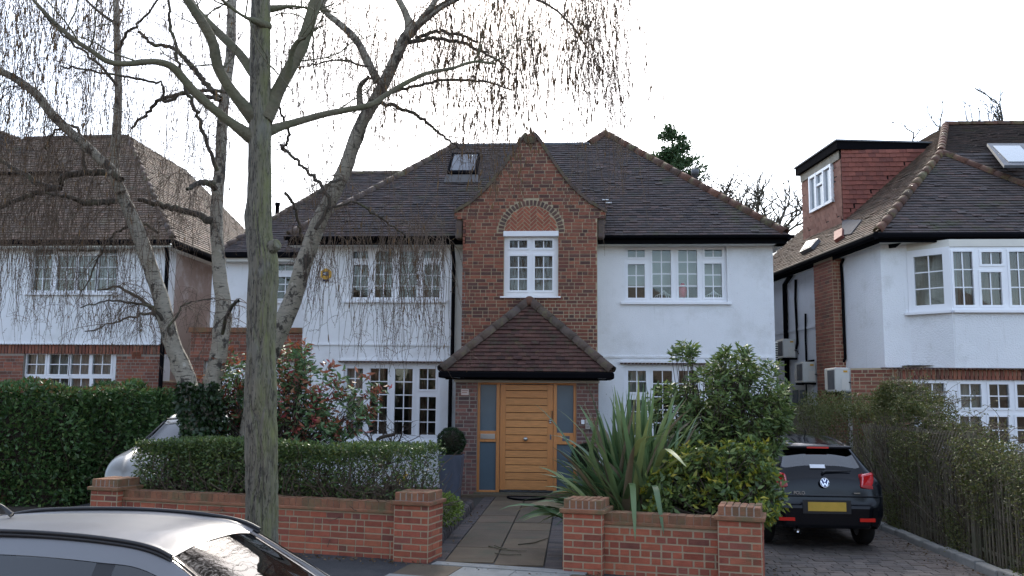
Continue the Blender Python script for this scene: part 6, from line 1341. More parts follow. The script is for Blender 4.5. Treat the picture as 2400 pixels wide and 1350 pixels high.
# ================================================================ shrubs
def shrub(name, label, base, tips, m, L, per, seed, cat='shrub', ratio=.36, stem_r=.016, m2=None, frac2=0.0, whorl=True, stems=True, spread=.10, droop=.0, group=None):
    """stems fan out from the base to each tip; leaves stand in whorls at and below the tips"""
    g = np.random.default_rng(seed); e = thing(name, label, cat, base, group=group); tips = np.array(tips); N = len(tips); tl = []; P_, A_, P2, A2 = [], [], [], []
    for t in tips:
        mid = np.array(base) * .45 + t * .55 + g.normal(size=3) * .12; mid[2] = (base[2] + t[2]) * .45
        c = spline([tuple(base + g.normal(size=3) * np.array([.15, .15, 0])), tuple(mid), tuple(t)], 5); 
        if stems: tl.append((c, np.linspace(stem_r, .003, len(c))))
        d = norm(c[-1] - c[-3]); two = g.uniform() < frac2
        for lev in range(2 if whorl else 1):
            o = t - d * lev * g.uniform(.05, .11); k = g.integers(per - 2, per + 3); th = np.linspace(0, 6.28, k, endpoint=False) + g.uniform(0, 6)
            a = norm(np.cross(d, [.3, .2, .9])); b = np.cross(a, d); el = g.uniform(.15, .9, k)[:, None] if lev == 0 else g.uniform(-.3, .5, k)[:, None]
            ax = (a[None] * np.cos(th)[:, None] + b[None] * np.sin(th)[:, None]) + d[None] * el + np.array([0, 0, -droop]); (P2 if two and lev == 0 else P_).append(np.repeat(o[None], k, 0) + g.normal(size=(k, 3)) * spread * .25); (A2 if two and lev == 0 else A_).append(ax)
    def lv(nm, p, a, mm):
        if not p: return
        p, a = np.concatenate(p), np.concatenate(a); l = g.uniform(L * .65, L * 1.2, len(p)); put(nm, leaves_mesh(nm, p, a, l, l * ratio, mm, g=g), e)
    lv('foliage', P_, A_, m); lv('bright_foliage', P2, A2, m2 or m)
    if tl: put('stems', tubes_mesh('stems', tl, M['stem'], 5), e)
    return e
def blob_tips(blobs, g):
    """blobs = (photo x, y, rx, ry, Y, half depth, count): tips spread near the surface of each ellipse"""
    out = []
    for x, y, rx, ry, Y, hd, n in blobs:
        d = rdir(n, g); r = g.uniform(.55, 1.0, n) ** .6; c = P(x, y, Y); s = Y / FOC
        out.append(np.array(c)[None] + d * r[:, None] * np.array([rx * s, hd, ry * s])[None])
    return np.concatenate(out)
g = np.random.default_rng(55)
shrub('evergreen_shrub', 'tall glossy evergreen shrub in front of the lower right window', tuple(P(1660, 1170, 12.2)), blob_tips([(1600, 830, 32, 26, 12.2, .2, 14), (1725, 855, 58, 48, 12.2, .35, 42), (1680, 920, 95, 62, 12.2, .5, 84), (1790, 905, 60, 60, 12.2, .4, 50), (1745, 985, 105, 75, 12.2, .6, 105), (1640, 1000, 70, 60, 12.0, .4, 58), (1720, 1040, 110, 50, 11.9, .4, 50), (1560, 955, 42, 60, 12.3, .3, 26), (1800, 1010, 58, 60, 12.2, .4, 44), (1590, 1060, 70, 60, 11.7, .4, 60), (1700, 1080, 110, 50, 11.8, .5, 70), (1830, 960, 22, 40, 12.3, .2, 16)], g), M['pitt'], .105, 9, 56, ratio=.30, stem_r=.014)
shrub('yellow_shrub', 'low shrub with yellow-green leaves spilling over the short brick wall', tuple(P(1690, 1200, 10.9)), blob_tips([(1560, 1150, 50, 45, 10.75, .25, 34), (1650, 1120, 60, 50, 10.9, .3, 44), (1740, 1090, 70, 60, 10.9, .3, 60), (1790, 1150, 45, 60, 10.7, .3, 48), (1690, 1165, 80, 35, 10.7, .25, 46), (1620, 1090, 55, 50, 11.0, .3, 34), (1540, 1190, 25, 20, 10.5, .15, 10), (1795, 1200, 22, 25, 10.3, .15, 12)], g), M['pitt'], .10, 8, 57, ratio=.42, m2=M['pitt_y'], frac2=.62)
shrub('photinia_shrub', 'leafy shrub with red young leaves around the street tree trunk', tuple(P(650, 1080, 13.6)), blob_tips([(545, 880, 65, 60, 13.6, .4, 48), (520, 960, 55, 60, 13.5, .4, 46), (600, 950, 60, 90, 13.8, .5, 50), (690, 860, 45, 60, 13.6, .4, 44), (700, 960, 70, 70, 13.6, .5, 62), (760, 900, 50, 50, 13.6, .4, 18), (800, 960, 60, 55, 13.5, .4, 22), (850, 930, 45, 50, 13.4, .3, 11), (760, 1010, 80, 30, 13.4, .4, 30), (885, 900, 18, 30, 13.4, .15, 4)], g), M['phot_g'], .135, 6, 58, ratio=.34, m2=M['phot_r'], frac2=.62, stem_r=.010, spread=.2)
# small bare bush and tiny lime shrub by the pillar
g = np.random.default_rng(61); bb = thing('bare_bush', 'leafless twiggy bush in front of the lower left window', 'bush', PG(905, 1120, 0)); tl = []
b0 = np.array(P(905, 1090, 14.5))
for _ in range(22):
    w = wiggle(b0 + g.normal(size=3) * .06, np.array([g.normal() * .9, g.normal() * .4, 1.0]), g.uniform(.5, 1.15), 9, g, .8, .3); tl.append((w, np.linspace(.012, .004, 10)))
    for k in (4, 6, 8):
        w2 = wiggle(w[k], rdir(1, g, .5)[0], g.uniform(.2, .45), 6, g, .7, .1); tl.append((w2, np.linspace(.005, .002, 7)))
tl.append((spline([tuple(P(890, 1100, 14.4)), tuple(P(897, 1060, 14.4)), tuple(P(885, 1030, 14.3)), tuple(P(925, 1018, 14.4))], 4), .03)); put('branches', tubes_mesh('branches', tl, M['stem'], 5), bb)
lm = np.array(P(1045, 1195, 12.4)); n = 1400; d = rdir(n, g, .3); p = lm[None] + d * g.uniform(.4, 1, n)[:, None] * np.array([.24, .26, .22])
e = thing('lime_shrub', 'small bright yellow-green shrub beside the gate pillar and path', 'shrub', (lm[0], lm[1], 0)); put('foliage', leaves_mesh('foliage', p, d + rdir(n, g, .4) * .6, g.uniform(.03, .055, n), g.uniform(.018, .03, n), M['lime'], g=g), e)
dv_ = thing('yellow_daffodil', 'clump of small yellow flowers under the right end of the hedge', 'flower', tuple(P(938, 1125, 12.6)))
for k in range(9):
    c = np.array(P(930 + g.uniform(0, 20), 1110 + g.uniform(0, 22), 12.6)); put('flower', leaves_mesh('flower', np.repeat(c[None], 6, 0), rdir(6, g, .2), .05, .03, mat('daffodil_petal', (0.75, 0.50, 0.02), .5) if k == 0 else bpy.data.materials['daffodil_petal'], g=g), dv_)
# box balls
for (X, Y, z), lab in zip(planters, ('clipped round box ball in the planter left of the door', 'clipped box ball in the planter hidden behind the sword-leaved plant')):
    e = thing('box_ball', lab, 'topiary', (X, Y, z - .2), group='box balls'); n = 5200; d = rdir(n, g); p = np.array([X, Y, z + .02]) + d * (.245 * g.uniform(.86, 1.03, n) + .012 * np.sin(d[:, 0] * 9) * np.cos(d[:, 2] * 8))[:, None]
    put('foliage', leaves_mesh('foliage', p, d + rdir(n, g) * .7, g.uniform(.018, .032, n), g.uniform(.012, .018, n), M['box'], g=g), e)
    c = MB(); c.lathe((X, Y, z + .02), [(.02, -.2), (.13, -.16), (.19, -.06), (.2, .02), (.16, .13), (.05, .2)], 12); c.build('shade_core', M['soil'], e, True)  # dark solid core added in place of shade between the leaves
# ---- sword-leaved plant: every blade is a part
ph = thing('phormium', 'large sword-leaved plant with striped arching blades behind the gate pillar', 'plant', PG(1475, 1290, 0)); g = np.random.default_rng(77)
pc = np.array(P(1478, 1195, 11.2)); pc[2] = .12
def blade(p0, d, L, w, bend, m, twist=0.0):
    n = 11; pts = [np.array(p0)]; d = np.array(d) / np.linalg.norm(d); ds = [d]
    for i in range(n):
        d = d + np.array([0, 0, -bend * (i / n) ** 1.6 / n * 3]); d /= np.linalg.norm(d); pts.append(pts[-1] + d * L / n); ds.append(d)
    pts = np.array(pts); ds = np.array(ds); side = norm(np.cross(ds, [0, 0, 1.0]) + 1e-6); side = norm(side * math.cos(twist) + np.cross(ds, side) * math.sin(twist)); up = np.cross(side, ds)
    t = np.linspace(0, 1, n + 1); ww = w * np.minimum(1, .55 + t * 1.6) * (1 - t ** 3.2) * .5 + .001
    V = np.stack([pts - side * ww[:, None] + up * ww[:, None] * .45, pts, pts + side * ww[:, None] + up * ww[:, None] * .45], 1).reshape(-1, 3); F = []
    for i in range(n): F += [(3 * i, 3 * i + 1, 3 * i + 4, 3 * i + 3), (3 * i + 1, 3 * i + 2, 3 * i + 5, 3 * i + 4)]
    return np_mesh('leaf', V, np.array(F), m, True)
for k in range(260):
    az = g.uniform(0, 6.28); til = abs(g.normal()) * .34 + .05; L = g.uniform(1.35, 2.05)
    if k < 115: az = math.pi + g.normal() * .5; til = g.uniform(.40, 1.05); L = g.uniform(.95, 1.5)      # sheaf leaning left over the path
    elif k < 150: az = g.normal() * .5; til = g.uniform(.3, .8); L = g.uniform(1.1, 1.7)
    d = (math.cos(az) * math.sin(til), math.sin(az) * math.sin(til) * .75, math.cos(til))
    put('leaf', blade(pc + g.normal(size=3) * np.array([.16, .13, .04]), d, L, g.uniform(.06, .11), g.uniform(.05, .6) + til * .75, M['phorm'] if g.uniform() > .10 else M['dead_leaf'], g.normal() * .5), ph)
for x, y, xe, ye in ((1482, 1160, 1489, 1270), (1535, 1165, 1556, 1255), (1560, 1080, 1610, 1095), (1500, 1060, 1560, 1020)):   # folded blades hanging over the wall
    a, c = np.array(P(x, y, 10.3)), np.array(P(xe, ye, 9.75)); o = a + np.array([-.05, .5, -.1]); q = spline([tuple(o), tuple(a + np.array([0, .1, .12])), tuple(a * .6 + c * .4 + np.array([0, -.05, .1])), tuple(c)], 4); n = len(q); t = np.linspace(0, 1, n); ww = .034 * (1 - t ** 4) + .001
    V = np.stack([q - np.array([1, 0, 0]) * ww[:, None], q + np.array([0, .008, 0]), q + np.array([1, 0, 0]) * ww[:, None]], 1).reshape(-1, 3); F = []
    for i in range(n - 1): F += [(3 * i, 3 * i + 1, 3 * i + 4, 3 * i + 3), (3 * i + 1, 3 * i + 2, 3 * i + 5, 3 * i + 4)]
    put('leaf', np_mesh('leaf', V, np.array(F), M['phorm'], True), ph)

# ================================================================ trees behind the houses
g = np.random.default_rng(91); cy = 36.0; ct = P(1572, 292, cy); cb_ = P(1610, 470, cy)
cf = thing('conifer_tree', 'dark green conifer rising behind the main roof', 'tree', (ct.x + .4, cy, -.5)); zt = ct.z
MB().tube([(ct.x + .4, cy, -.5), (ct.x + .3, cy, zt - 4), (ct.x, cy, zt)], [.25, .14, .02], 8).build('trunk', M['stem'], cf, True)
bl, lp, la = [], [], []
for k in range(110):
    h = g.uniform(.02, 1) ** .8 * 6.5; az = g.uniform(0, 6.28); L = .25 + h * .34 * g.uniform(.7, 1.2); o = np.array([ct.x + h * .06, cy, zt - h]); d = np.array([math.cos(az), math.sin(az), .35]); w = wiggle(o, d, L, 6, g, .25, -.2); bl.append((w, np.linspace(.03, .006, 7)))
    for t in range(1, 7):
        m_ = 20; c = w[t]; pp = c + g.normal(size=(m_, 3)) * np.array([.13, .13, .08]) * (1.2 - t * .08); lp.append(pp); la.append(rdir(m_, g, .5) + d * .8)
put('branches', tubes_mesh('branches', bl, M['stem'], 4), cf); lp, la = np.concatenate(lp), np.concatenate(la); put('crown', leaves_mesh('crown', lp, la, g.uniform(.12, .26, len(lp)), g.uniform(.05, .09, len(lp)), M['conifer'], g=g), cf)
def bare_tree(label, x, ybase, ytop, Y, seed, n1=7, spread=.5, group='bare winter trees behind the houses'):
    g = np.random.default_rng(seed); b0 = P(x, ybase, Y); t0 = P(x, ytop, Y); H = t0.z - b0.z
    e = thing('bare_tree', label, 'tree', (b0.x, Y, -.5), group=group); L = []
    w0 = wiggle((b0.x, Y, -.5), (0, 0, 1), b0.z + .5 + H * .35, 8, g, .15); put('trunk', tubes_mesh('trunk', [(w0, np.linspace(.22, .10, 9))], M['birch_dark'], 8), e)
    for _ in range(n1):
        k = g.integers(5, 9); w = wiggle(w0[k], np.array([g.normal() * spread, g.normal() * spread * .6, 1]), H * g.uniform(.45, .75), 9, g, .45, -.2); L.append((w, np.linspace(.085, .028, 10)))
        for _ in range(9):
            k = g.integers(2, 10); w2 = wiggle(w[k], np.array([g.normal() * .8, g.normal() * .5, .9]), H * g.uniform(.15, .36), 7, g, .5, -.25); L.append((w2, np.linspace(.032, .013, 8)))
            for _ in range(5): k2 = g.integers(2, 8); L.append((wiggle(w2[k2], np.array([g.normal() * .9, g.normal() * .6, .9]), H * g.uniform(.05, .14), 4, g, .5, -.2), np.linspace(.017, .009, 5)))
    put('crown', tubes_mesh('crown', L, M['birch_dark'], 4), e)
bare_tree('bare tree seen in the gap between the main roof and the right house', 1832, 600, 350, 34, 192, 16, .55)
bare_tree('thin bare tree poking over the ridge of the right house, right one', 2335, 420, 205, 38, 94, 8, .40)
bare_tree('thin bare tree poking over the flat dormer of the right house, left one', 2190, 430, 225, 38, 95, 8, .55)

# ================================================================ fallen leaves and grit along the edges
g = np.random.default_rng(120); pts = []
for _ in range(420):
    X = g.uniform(-5.5, 2.0); pts.append(np.array(wpt(X, -abs(g.normal()) * .12 - .01, -.008 if X < 1 else -.03)))
for _ in range(40): pts.append(np.array([-1.66 + abs(g.normal()) * .10, g.uniform(10.6, 17.2), .004]))
for _ in range(60): pts.append(np.array([.08 - abs(g.normal()) * .10, g.uniform(10.3, 17.2), .004]))
for _ in range(200): pts.append(np.array([FX - .22 - abs(g.normal()) * .22, g.uniform(9.2, 15.5), DZ + .004]))
for _ in range(140): pts.append(np.array([2.08 + abs(g.normal()) * .25, g.uniform(9.2, 12.5), DZ + .004]))
pts = np.array(pts); ax = rdir(len(pts), g) * np.array([1, 1, .15]) + np.array([0, 0, .05])
tag(put('fallen_leaves', leaves_mesh('fallen_leaves', pts, ax, g.uniform(.02, .05, len(pts)), g.uniform(.015, .03, len(pts)), mat('dry_leaf', [(0.10, 0.06, 0.03), (0.16, 0.10, 0.05), (0.07, 0.05, 0.03), (0.20, 0.13, 0.06)], .9, rand=.2), g=g)), kind='stuff')
# ---------------------------------------------------------------- cars
def paint(name, c, rough=.25, metal=0.0, coat=1.0): return mat(name, c, rough, metal=metal, coat=coat, var=.03, vscale=2)
M['tyre'] = mat('tyre_rubber', (0.015, 0.015, 0.016), .8, var=.2, vscale=20); M['rim'] = mat('alloy_rim', (0.35, 0.35, 0.36), .35, metal=1.0)
M['carglass'] = glass_mat('car_glass', (0.16, 0.20, 0.23), 1.5, .08); M['rearglass'] = glass_mat('rear_glass', (0.12, 0.15, 0.18), 1.5, .16); M['plastic'] = mat('black_plastic', (0.02, 0.02, 0.022), .5, var=.1)
M['redlens'] = mat('red_lens', (0.62, 0.01, 0.015), .12, spec=.8, coat=1.0, var=.15, vscale=30); M['chrome'] = mat('chrome', (0.75, 0.75, 0.76), .12, metal=1.0); M['lens'] = mat('lamp_lens', (0.55, 0.57, 0.58), .08, spec=1.0)
M['seat'] = mat('car_seat', (0.03, 0.03, 0.035), .9, var=.2)
SEC = 8                                           # half-section control points
def car(name, label, loc, rz, st, body, wheels, L_glass, roofcol=None, rails=False, group='parked cars'):
    """st rows: x, z_bottom, z_belt, z_top, w_sill, w_belt, w_top; loft from tail to nose; L_glass = (rear0, rear1, roof0, roof1, wind1) station indices"""
    e = thing(name, label, 'car', loc, rz, group); st = np.array(st, float); per, pv = 6, 5
    S = spline(st, per)
    S[:, 1:] = np.maximum(S[:, 1:], .05)
    rows = []
    for x, zb, zt_, zr, ws, wb, wt in S:
        h = [(ws - .06, zb), (ws, zb + .10), (wb + .012, (zb + zt_) * .5), (wb, zt_), (wt + (wb - wt) * .12, zr - (zr - zt_) * .12), (wt * .86, zr - .035), (wt * .45, zr - .006), (0, zr)]
        h2 = spline([(a, b) for a, b in h], pv); full = np.concatenate([h2, (h2 * np.array([-1, 1]))[::-1][1:]]); rows.append(np.concatenate([np.full((len(full), 1), x), full], 1))
    G = np.array(rows); nu, nv = G.shape[:2]; reg = {}
    half = (nv - 1) // 2
    for i in range(nu - 1):
        si = i / per
        for j in range(nv - 1):
            v = (j + .5) if j < half else (nv - 1 - j - .5); v /= pv            # 0..7 along the half section
            key = 'body'
            r0, r1, f0, f1, w1 = L_glass
            if 3.15 < v < 3.74 and r1 + .25 < si < w1 - .55:
                s = si; key = 'side'
                if abs(s - (f0 + f1) / 2 - .1) < .12 or abs(s - (r1 + f0) / 2 - .1) < .10: key = 'pillar'
            elif v > 4.25 and f1 + .10 < si < w1 - .12: key = 'wind'
            elif v > 4.35 and r0 + .25 < si < r1 - .22: key = 'rear'
            elif v > 4.25 and (f1 <= si <= w1): key = 'body'
            reg.setdefault((key, j < half) if key in ('side',) else (key, 0), []).append((i * nv + j, i * nv + j + 1, (i + 1) * nv + j + 1, (i + 1) * nv + j))
    V = G.reshape(-1, 3)
    def sub(faces, m, nm, parent, shrink=0.0):
        f = np.array(faces); u, inv = np.unique(f, return_inverse=True); vv = V[u].copy()
        if shrink: c = V.mean(0); vv += norm(np.array([0, 0, .75]) - vv) * shrink
        return put(nm, np_mesh(nm, vv, inv.reshape(f.shape), m, True), parent, local=True)
    bo = sub(reg[('body', 0)], body, 'body', e)
    for end in (0, nu - 1):
        ring = [tuple(p) for p in G[end]]; MB().poly(ring).build('bumper_face', body, e, local=True)
    for k, m, nm in ((('wind', 0), 'carglass', 'windscreen'), (('rear', 0), 'rearglass', 'rear_window'), (('side', True), 'carglass', 'side_window'), (('side', False), 'carglass', 'side_window'), (('pillar', 0), 'plastic', 'door_pillar')):
        if k in reg: sub(reg[k], M[m], nm, e, .006)
    # cabin floor, seats
    xs = st[:, 0]; r0, r1, f0, f1, w1 = (int(k) for k in L_glass)
    MB().box((xs[r1], -.6, .45), (xs[w1] - .1, .6, .55)).build('cabin_floor', M['seat'], e, local=True)
    for sx, sy in ((xs[f1] - .55, .36), (xs[f1] - .55, -.36), (xs[r1] + .35, .36), (xs[r1] + .35, -.36)):
        b = MB(); b.box((sx - .08, sy - .22, .5), (sx + .08, sy + .22, 1.02)); b.box((sx - .06, sy - .12, 1.04), (sx + .04, sy + .12, 1.2)); b.build('seat', M['seat'], e, local=True, bevel=.05)
    MB().box((xs[w1] - .55, -.62, .78), (xs[w1] - .2, .62, .95)).build('dashboard', M['seat'], e, local=True, bevel=.05)
    for wx, wy in wheels:
        b = MB(); k = 24; r = .305
        prof = [(r * .62, -.10), (r * .9, -.105), (r, -.07), (r, .07), (r * .9, .105), (r * .62, .10)]
        for rr, yy in prof:
            for q in range(k): w = 2 * math.pi * q / k; b.v.append((wx + rr * math.cos(w), wy + yy, r + rr * math.sin(w)))
        for i in range(len(prof) - 1):
            for q in range(k): q2 = (q + 1) % k; b.f.append((i * k + q, i * k + q2, (i + 1) * k + q2, (i + 1) * k + q))
        wheel = b.build('wheel', M['tyre'], e, True, True); d = MB(); sgn = 1 if wy > 0 else -1
        d.poly([(wx + r * .62 * math.cos(2 * math.pi * q / k), wy + sgn * .075, r + r * .62 * math.sin(2 * math.pi * q / k)) for q in range(k)]); d.poly([(wx + r * .62 * math.cos(2 * math.pi * q / k), wy - sgn * .09, r + r * .62 * math.sin(2 * math.pi * q / k)) for q in range(k)])
        for s in range(5):
            w = 2 * math.pi * s / 5; c, sn = math.cos(w), math.sin(w); d.hexa([(wx + c * a - sn * t, wy + sgn * o, r + sn * a + c * t) for o in (.076, .098) for a, t in ((.03, -.025), (.18, -.018), (.18, .018), (.03, .025))])
        d.build('rim', M['rim'], wheel, local=True)
    return e, S, st
# ---- silver car in the foreground, nose to the right
HEAD = R(-6.2); sc = paint('silver_paint', (0.21, 0.21, 0.215), .40, .75, .12)
silver_st = [(-2.12, .32, .62, .66, .72, .74, .60), (-2.06, .30, .92, .98, .80, .82, .66), (-1.98, .28, .98, 1.12, .84, .85, .62), (-1.72, .26, 1.0, 1.40, .86, .87, .55), (-1.25, .24, 1.0, 1.49, .87, .885, .555), (-.45, .22, .99, 1.525, .88, .895, .565), (.10, .22, .97, 1.505, .88, .895, .565), (.42, .22, .96, 1.455, .88, .895, .555), (.85, .22, .95, 1.21, .88, .89, .62), (1.22, .23, .93, .985, .87, .88, .70), (1.70, .25, .86, .90, .85, .86, .66), (2.02, .27, .74, .78, .80, .81, .60), (2.16, .32, .58, .62, .70, .72, .5)]
car1, S1, _ = car('silver_car', 'silver estate car with black roof rails in the near left corner', (-2.79, 5.84, -.485), HEAD, silver_st, sc, [(-1.3, .80), (-1.3, -.80), (1.32, .80), (1.32, -.80)], (1, 3, 5, 7, 9))
for s in (-1, 1):                                 # roof rails, door seams
    pts = [(-1.55, s * .565, 1.428), (-1.2, s * .572, 1.488), (-.6, s * .580, 1.516), (-.1, s * .580, 1.508), (.25, s * .576, 1.480), (.42, s * .572, 1.446), (.52, s * .570, 1.405)]
    q = spline(pts, 5); b = MB(); b.tube([tuple(p) for p in q], .013, 8); b.build('roof_rail', M['plastic'], car1, True, True)
    q2 = q.copy(); q2[:, 2] -= .022; q2[:, 1] -= s * .002; MB().tube([tuple(p) for p in q2], .014, 6).build('rail_seal', M['plastic'], car1, True, True)
for a in (0,): MB().tube([(-1.0, 0, 1.525), (-1.08, 0, 1.58), (-1.2, 0, 1.63)], [.02, .012, .004], 8).build('aerial', M['plastic'], car1, True, True)
b = MB(); b.box((.50, -.06, 1.27), (.58, .06, 1.36)); b.build('mirror', M['plastic'], car1, local=True, bevel=.015)
for s in (-1, 1): MB().box((.92, s * .9, .80), (1.06, s * 1.07, .94)).build('wing_mirror', sc, car1, local=True, bevel=.04)
MB().tube([(1.2, -.5, .985), (1.0, -.1, 1.10), (.98, .35, 1.12)], .01, 5).build('wiper', M['plastic'], car1, True, True)
for s in (-1, 1): MB().box((2.0, s * .48, .60), (2.12, s * .74, .72)).build('headlight', M['lens'], car1, local=True, bevel=.03)
# ---- black hatchback, tail towards the street
bp_ = mat('black_paint', (0.005, 0.006, 0.009), .12, spec=.35, coat=.0, var=.03)
hatch_st = [(-1.98, .34, .56, .60, .70, .72, .60), (-1.95, .32, .64, .68, .78, .80, .68), (-1.90, .30, .80, .93, .80, .825, .66), (-1.84, .28, .90, 1.02, .82, .835, .63), (-1.56, .25, .95, 1.365, .83, .84, .50), (-1.2, .22, .95, 1.44, .835, .845, .53), (-.4, .20, .93, 1.50, .84, .845, .545), (.2, .20, .92, 1.48, .84, .845, .54), (.5, .20, .91, 1.38, .84, .84, .53), (1.0, .20, .90, 1.08, .83, .83, .60), (1.22, .21, .88, .96, .82, .82, .64), (1.65, .24, .80, .86, .79, .80, .6), (1.90, .28, .66, .70, .74, .75, .52), (1.99, .34, .52, .56, .62, .64, .45)]
car2, S2, _ = car('black_car', 'black hatchback parked nose-in on the right driveway', (3.36, 14.48, DZ + .01), R(90), hatch_st, bp_, [(-1.28, .735), (-1.28, -.735), (1.2, .735), (1.2, -.735)], (3, 4.3, 6, 8, 10))
MB().box((-1.66, -.50, 1.345), (-1.42, .50, 1.392)).build('roof_spoiler', bp_, car2, local=True, bevel=.02)
MB().box((-1.668, -.16, 1.355), (-1.655, .16, 1.378)).build('brake_light', M['redlens'], car2, local=True)
for s in (-1, 1):                                 # wrap-round tail lamps, bumper reflectors
    b = MB(); y0, y1 = s * .50, s * .80
    b.hexa([(-1.955, y0 + s * .02, .84), (-1.915, s * .74, .80), (-1.70, s * .845, .82), (-1.78, y0, .84), (-1.925, y0 + s * .05, 1.02), (-1.865, s * .72, 1.045), (-1.62, s * .815, 1.045), (-1.72, y0, 1.02)]); tl_ = b.build('tail_light', M['redlens'], car2, local=True, bevel=.025)
    MB().hexa([(-1.957, y0 + s * .04, .85), (-1.925, s * .70, .825), (-1.90, s * .70, .825), (-1.93, y0 + s * .04, .85), (-1.951, y0 + s * .04, .885), (-1.92, s * .70, .87), (-1.90, s * .70, .87), (-1.93, y0 + s * .04, .885)]).build('reversing_lamp', mat('pale_lens', (.45, .06, .06), .15), tl_, local=True)
    MB().hexa([(-2.042, s * .46, .40), (-2.025, s * .68, .40), (-1.98, s * .68, .40), (-2.0, s * .46, .40), (-2.044, s * .46, .445), (-2.027, s * .68, .445), (-1.98, s * .68, .445), (-2.0, s * .46, .445)]).build('bumper_reflector', mat('reflector', (0.75, 0.03, 0.02), .25), car2, local=True)
b = MB(); b.hexa([(-2.02, -.62, .30), (-2.02, .62, .30), (-1.7, .72, .28), (-1.7, -.72, .28), (-2.035, -.66, .62), (-2.035, .66, .62), (-1.7, .82, .62), (-1.7, -.82, .62)]); b.build('rear_bumper', bp_, car2, local=True, bevel=.05)
MB().box((-2.046, -.27, .535), (-2.036, .27, .655)).build('number_plate', mat('yellow_plate', (0.62, 0.40, 0.06), .45, var=.1, vscale=10), car2, local=True)
MB().box((-2.04, -.34, .50), (-2.03, .34, .68)).build('plate_recess', M['plastic'], car2, local=True)
# round emblem: ring, V over W
tilt = Matrix.Rotation(R(-90), 4, 'Z') @ Matrix.Rotation(R(90), 4, 'X'); em = Matrix.Translation((-1.955, 0, .905)) @ tilt @ Matrix.Rotation(R(-14), 4, 'X')
b = MB(); b.tube([(.062 * math.cos(t), .062 * math.sin(t), .006) for t in np.linspace(0, 2 * math.pi, 28)], .006, 6); o = b.build('emblem_ring', M['chrome'], car2, True, True); o.matrix_basis = em
b = MB(); b.lathe((0, 0, 0), [(.064, -.004), (.064, .002), (.06, .003)], 24); o = b.build('emblem_disc', mat('emblem_blue', (0.03, 0.05, 0.22), .3), car2, True, True); o.matrix_basis = em
def bar(b, x0, y0, x1, y1, w=.0065):
    d = Vector((x1 - x0, y1 - y0, 0)).normalized(); n = Vector((-d.y, d.x, 0)) * w; a, c = Vector((x0, y0, .004)), Vector((x1, y1, .004)); b.prism([a - n, c - n, c + n, a + n], (0, 0, .006))
b = MB(); bar(b, -.024, .055, 0, .010); bar(b, .024, .055, 0, .010); bar(b, -.052, .026, -.024, -.046); bar(b, -.024, -.046, -.002, -.004); bar(b, .002, -.004, .024, -.046); bar(b, .024, -.046, .052, .026); o = b.build('emblem_letters', M['chrome'], car2, local=True); o.matrix_basis = em
text_mesh('POLO', .062, .003, M['chrome'], 'model_lettering', car2, Matrix.Translation((-1.968, .37, .765)) @ tilt, bold=True)
b = MB(); b.box((-1.968, -.50, .765), (-1.962, -.41, .78)); b.build('trim_badge', M['chrome'], car2, local=True)
b = MB(); b.tube([(-1.86, .0, 1.035), (-1.845, -.05, 1.055), (-1.83, -.42, 1.06)], [.022, .014, .008], 6); b.build('rear_wiper', M['plastic'], car2, True, True)
o = MB().box((-.11, -.03, 0), (.11, .03, .003)).build('window_sticker', M['upvc'], car2, local=True); o.matrix_basis = Matrix.Translation((-1.79, .05, 1.115)) @ tilt @ Matrix.Rotation(R(-38), 4, 'X')
MB().tube([(-.9, 0, 1.44), (-.98, 0, 1.50), (-1.06, 0, 1.58)], [.015, .008, .004], 6).build('aerial', M['plastic'], car2, True, True)
MB().tube([(-1.9, .42, .27), (-2.03, .42, .27)], .03, 8).build('exhaust', M['chrome'], car2, True, True)
# ---- pale car behind the hedge, nose towards the street
wp = paint('pale_silver_paint', (0.26, 0.26, 0.245), .35, .6, .3)
car3, S3, _ = car('white_car', 'pale silver hatchback half hidden behind the clipped hedge on the left drive', (-6.05, 14.75, .09), R(-90), hatch_st, wp, [(-1.28, .735), (-1.28, -.735), (1.2, .735), (1.2, -.735)], (3, 4.3, 6, 8, 10))
for s in (-1, 1):
    b = MB(); b.hexa([(1.80, s * .42, .60), (1.72, s * .76, .60), (1.45, s * .80, .66), (1.62, s * .44, .66), (1.74, s * .42, .72), (1.66, s * .74, .74), (1.38, s * .79, .80), (1.5, s * .44, .78)]); b.build('headlight', M['lens'], car3, local=True, bevel=.03)
    MB().tube([(-1.2, s * .52, 1.44), (-1.15, s * .52, 1.49), (.05, s * .52, 1.50), (.15, s * .52, 1.44)], .016, 6).build('roof_bar', M['plastic'], car3, True, True)
for x in (-.8, -.2): MB().box((x - .03, -.56, 1.51), (x + .03, .56, 1.54)).build('roof_bar', M['plastic'], car3, local=True)
MB().box((1.93, -.55, .36), (2.0, .55, .50)).build('grille', M['plastic'], car3, local=True)

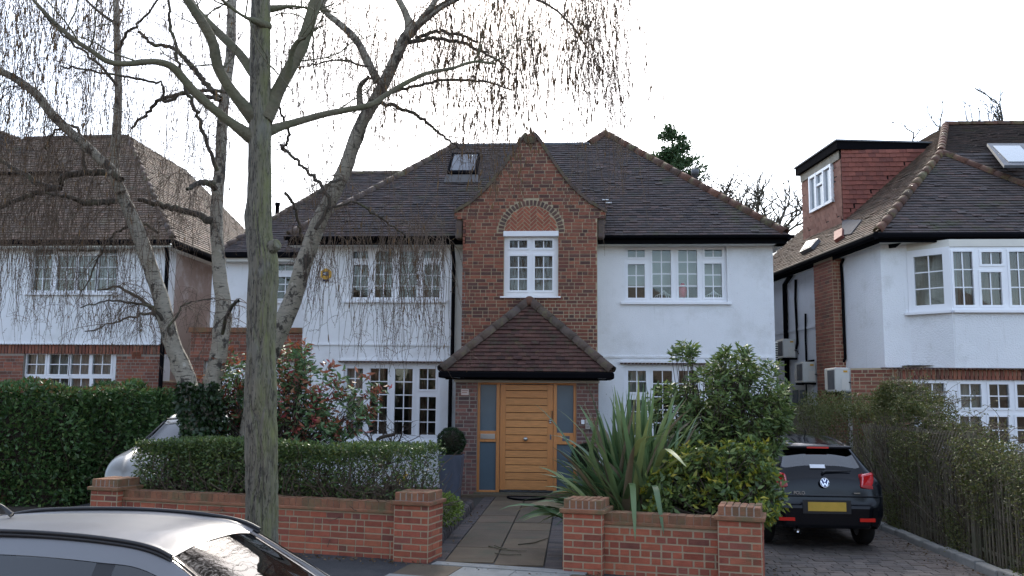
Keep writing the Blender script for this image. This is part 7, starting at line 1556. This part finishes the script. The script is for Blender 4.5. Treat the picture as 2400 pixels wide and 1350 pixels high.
MB().tube([(1.24, y_, 1.0 - .06 * (y_ / .6) ** 2) for y_ in np.linspace(-.62, .62, 9)], .022, 6).build('wiper_cowl', M['plastic'], car3, True, True)
for s in (-1, 1): MB().tube([(1.95, s * .1, .70), (1.6, s * .52, .875), (1.3, s * .62, .945)], .006, 5).build('bonnet_seam', M['plastic'], car3, True, True)
for s in (-1, 1): MB().tube([tuple(p) for p in spline([(1.22, s * .70, .93), (.86, s * .60, 1.16), (.5, s * .545, 1.36)], 5)], .016, 6).build('pillar_seal', M['plastic'], car3, True, True)
MB().tube([tuple(p) for p in spline([(.50, -.52, 1.385), (.54, 0, 1.405), (.50, .52, 1.385)], 5)], .014, 6).build('screen_seal', M['plastic'], car3, True, True)
# panel gaps of the black hatchback
MB().tube([(-2.0, -.80, .735), (-2.0, 0, .735), (-2.0, .80, .735)], .006, 5).build('hatch_gap', M['plastic'], car2, True, True)
car2.scale = (1.0, .92, .98)
# ---------------------------------------------------------------- the other side of the street (mirrored in the windows and in the car paint)
b = MB(); g = random.Random(12)
for i in range(9):
    s0 = -42 + i * 9.6; n = -21.5 - g.uniform(0, 1.2); w = 8.2; hgt = 5.3 + g.uniform(-.2, .3)
    q = lambda s, nn, z: W0 + SD * s + SN * nn + Vector((0, 0, z))
    b.hexa([q(s0, n - 8, -.6), q(s0 + w, n - 8, -.6), q(s0 + w, n, -.6), q(s0, n, -.6), q(s0, n - 8, hgt), q(s0 + w, n - 8, hgt), q(s0 + w, n, hgt), q(s0, n, hgt)])
    b.quad(q(s0 - .3, n + .3, hgt), q(s0 + w + .3, n + .3, hgt), q(s0 + w - 3, n - 4, hgt + 3.6), q(s0 + 3, n - 4, hgt + 3.6)); b.poly([q(s0 - .3, n + .3, hgt), q(s0 + 3, n - 4, hgt + 3.6), q(s0 - .3, n - 8, hgt)]); b.poly([q(s0 + w + .3, n + .3, hgt), q(s0 + w + .3, n - 8, hgt), q(s0 + w - 3, n - 4, hgt + 3.6)])
    for fx_ in (.12, .62):
        for z0 in (.6, 3.2): b.hexa([q(s0 + w * (fx_ + a), n + o, z0 + c) for c in (0, 1.4) for a, o in ((0, .02), (.26, .02), (.26, .05), (0, .05))])
tag(b.build('opposite_houses', mat('opposite_render', [(0.30, 0.26, 0.22), (0.22, 0.13, 0.10), (0.16, 0.14, 0.13), (0.34, 0.31, 0.27)], .9, var=.2, vscale=.7)), kind='stuff')
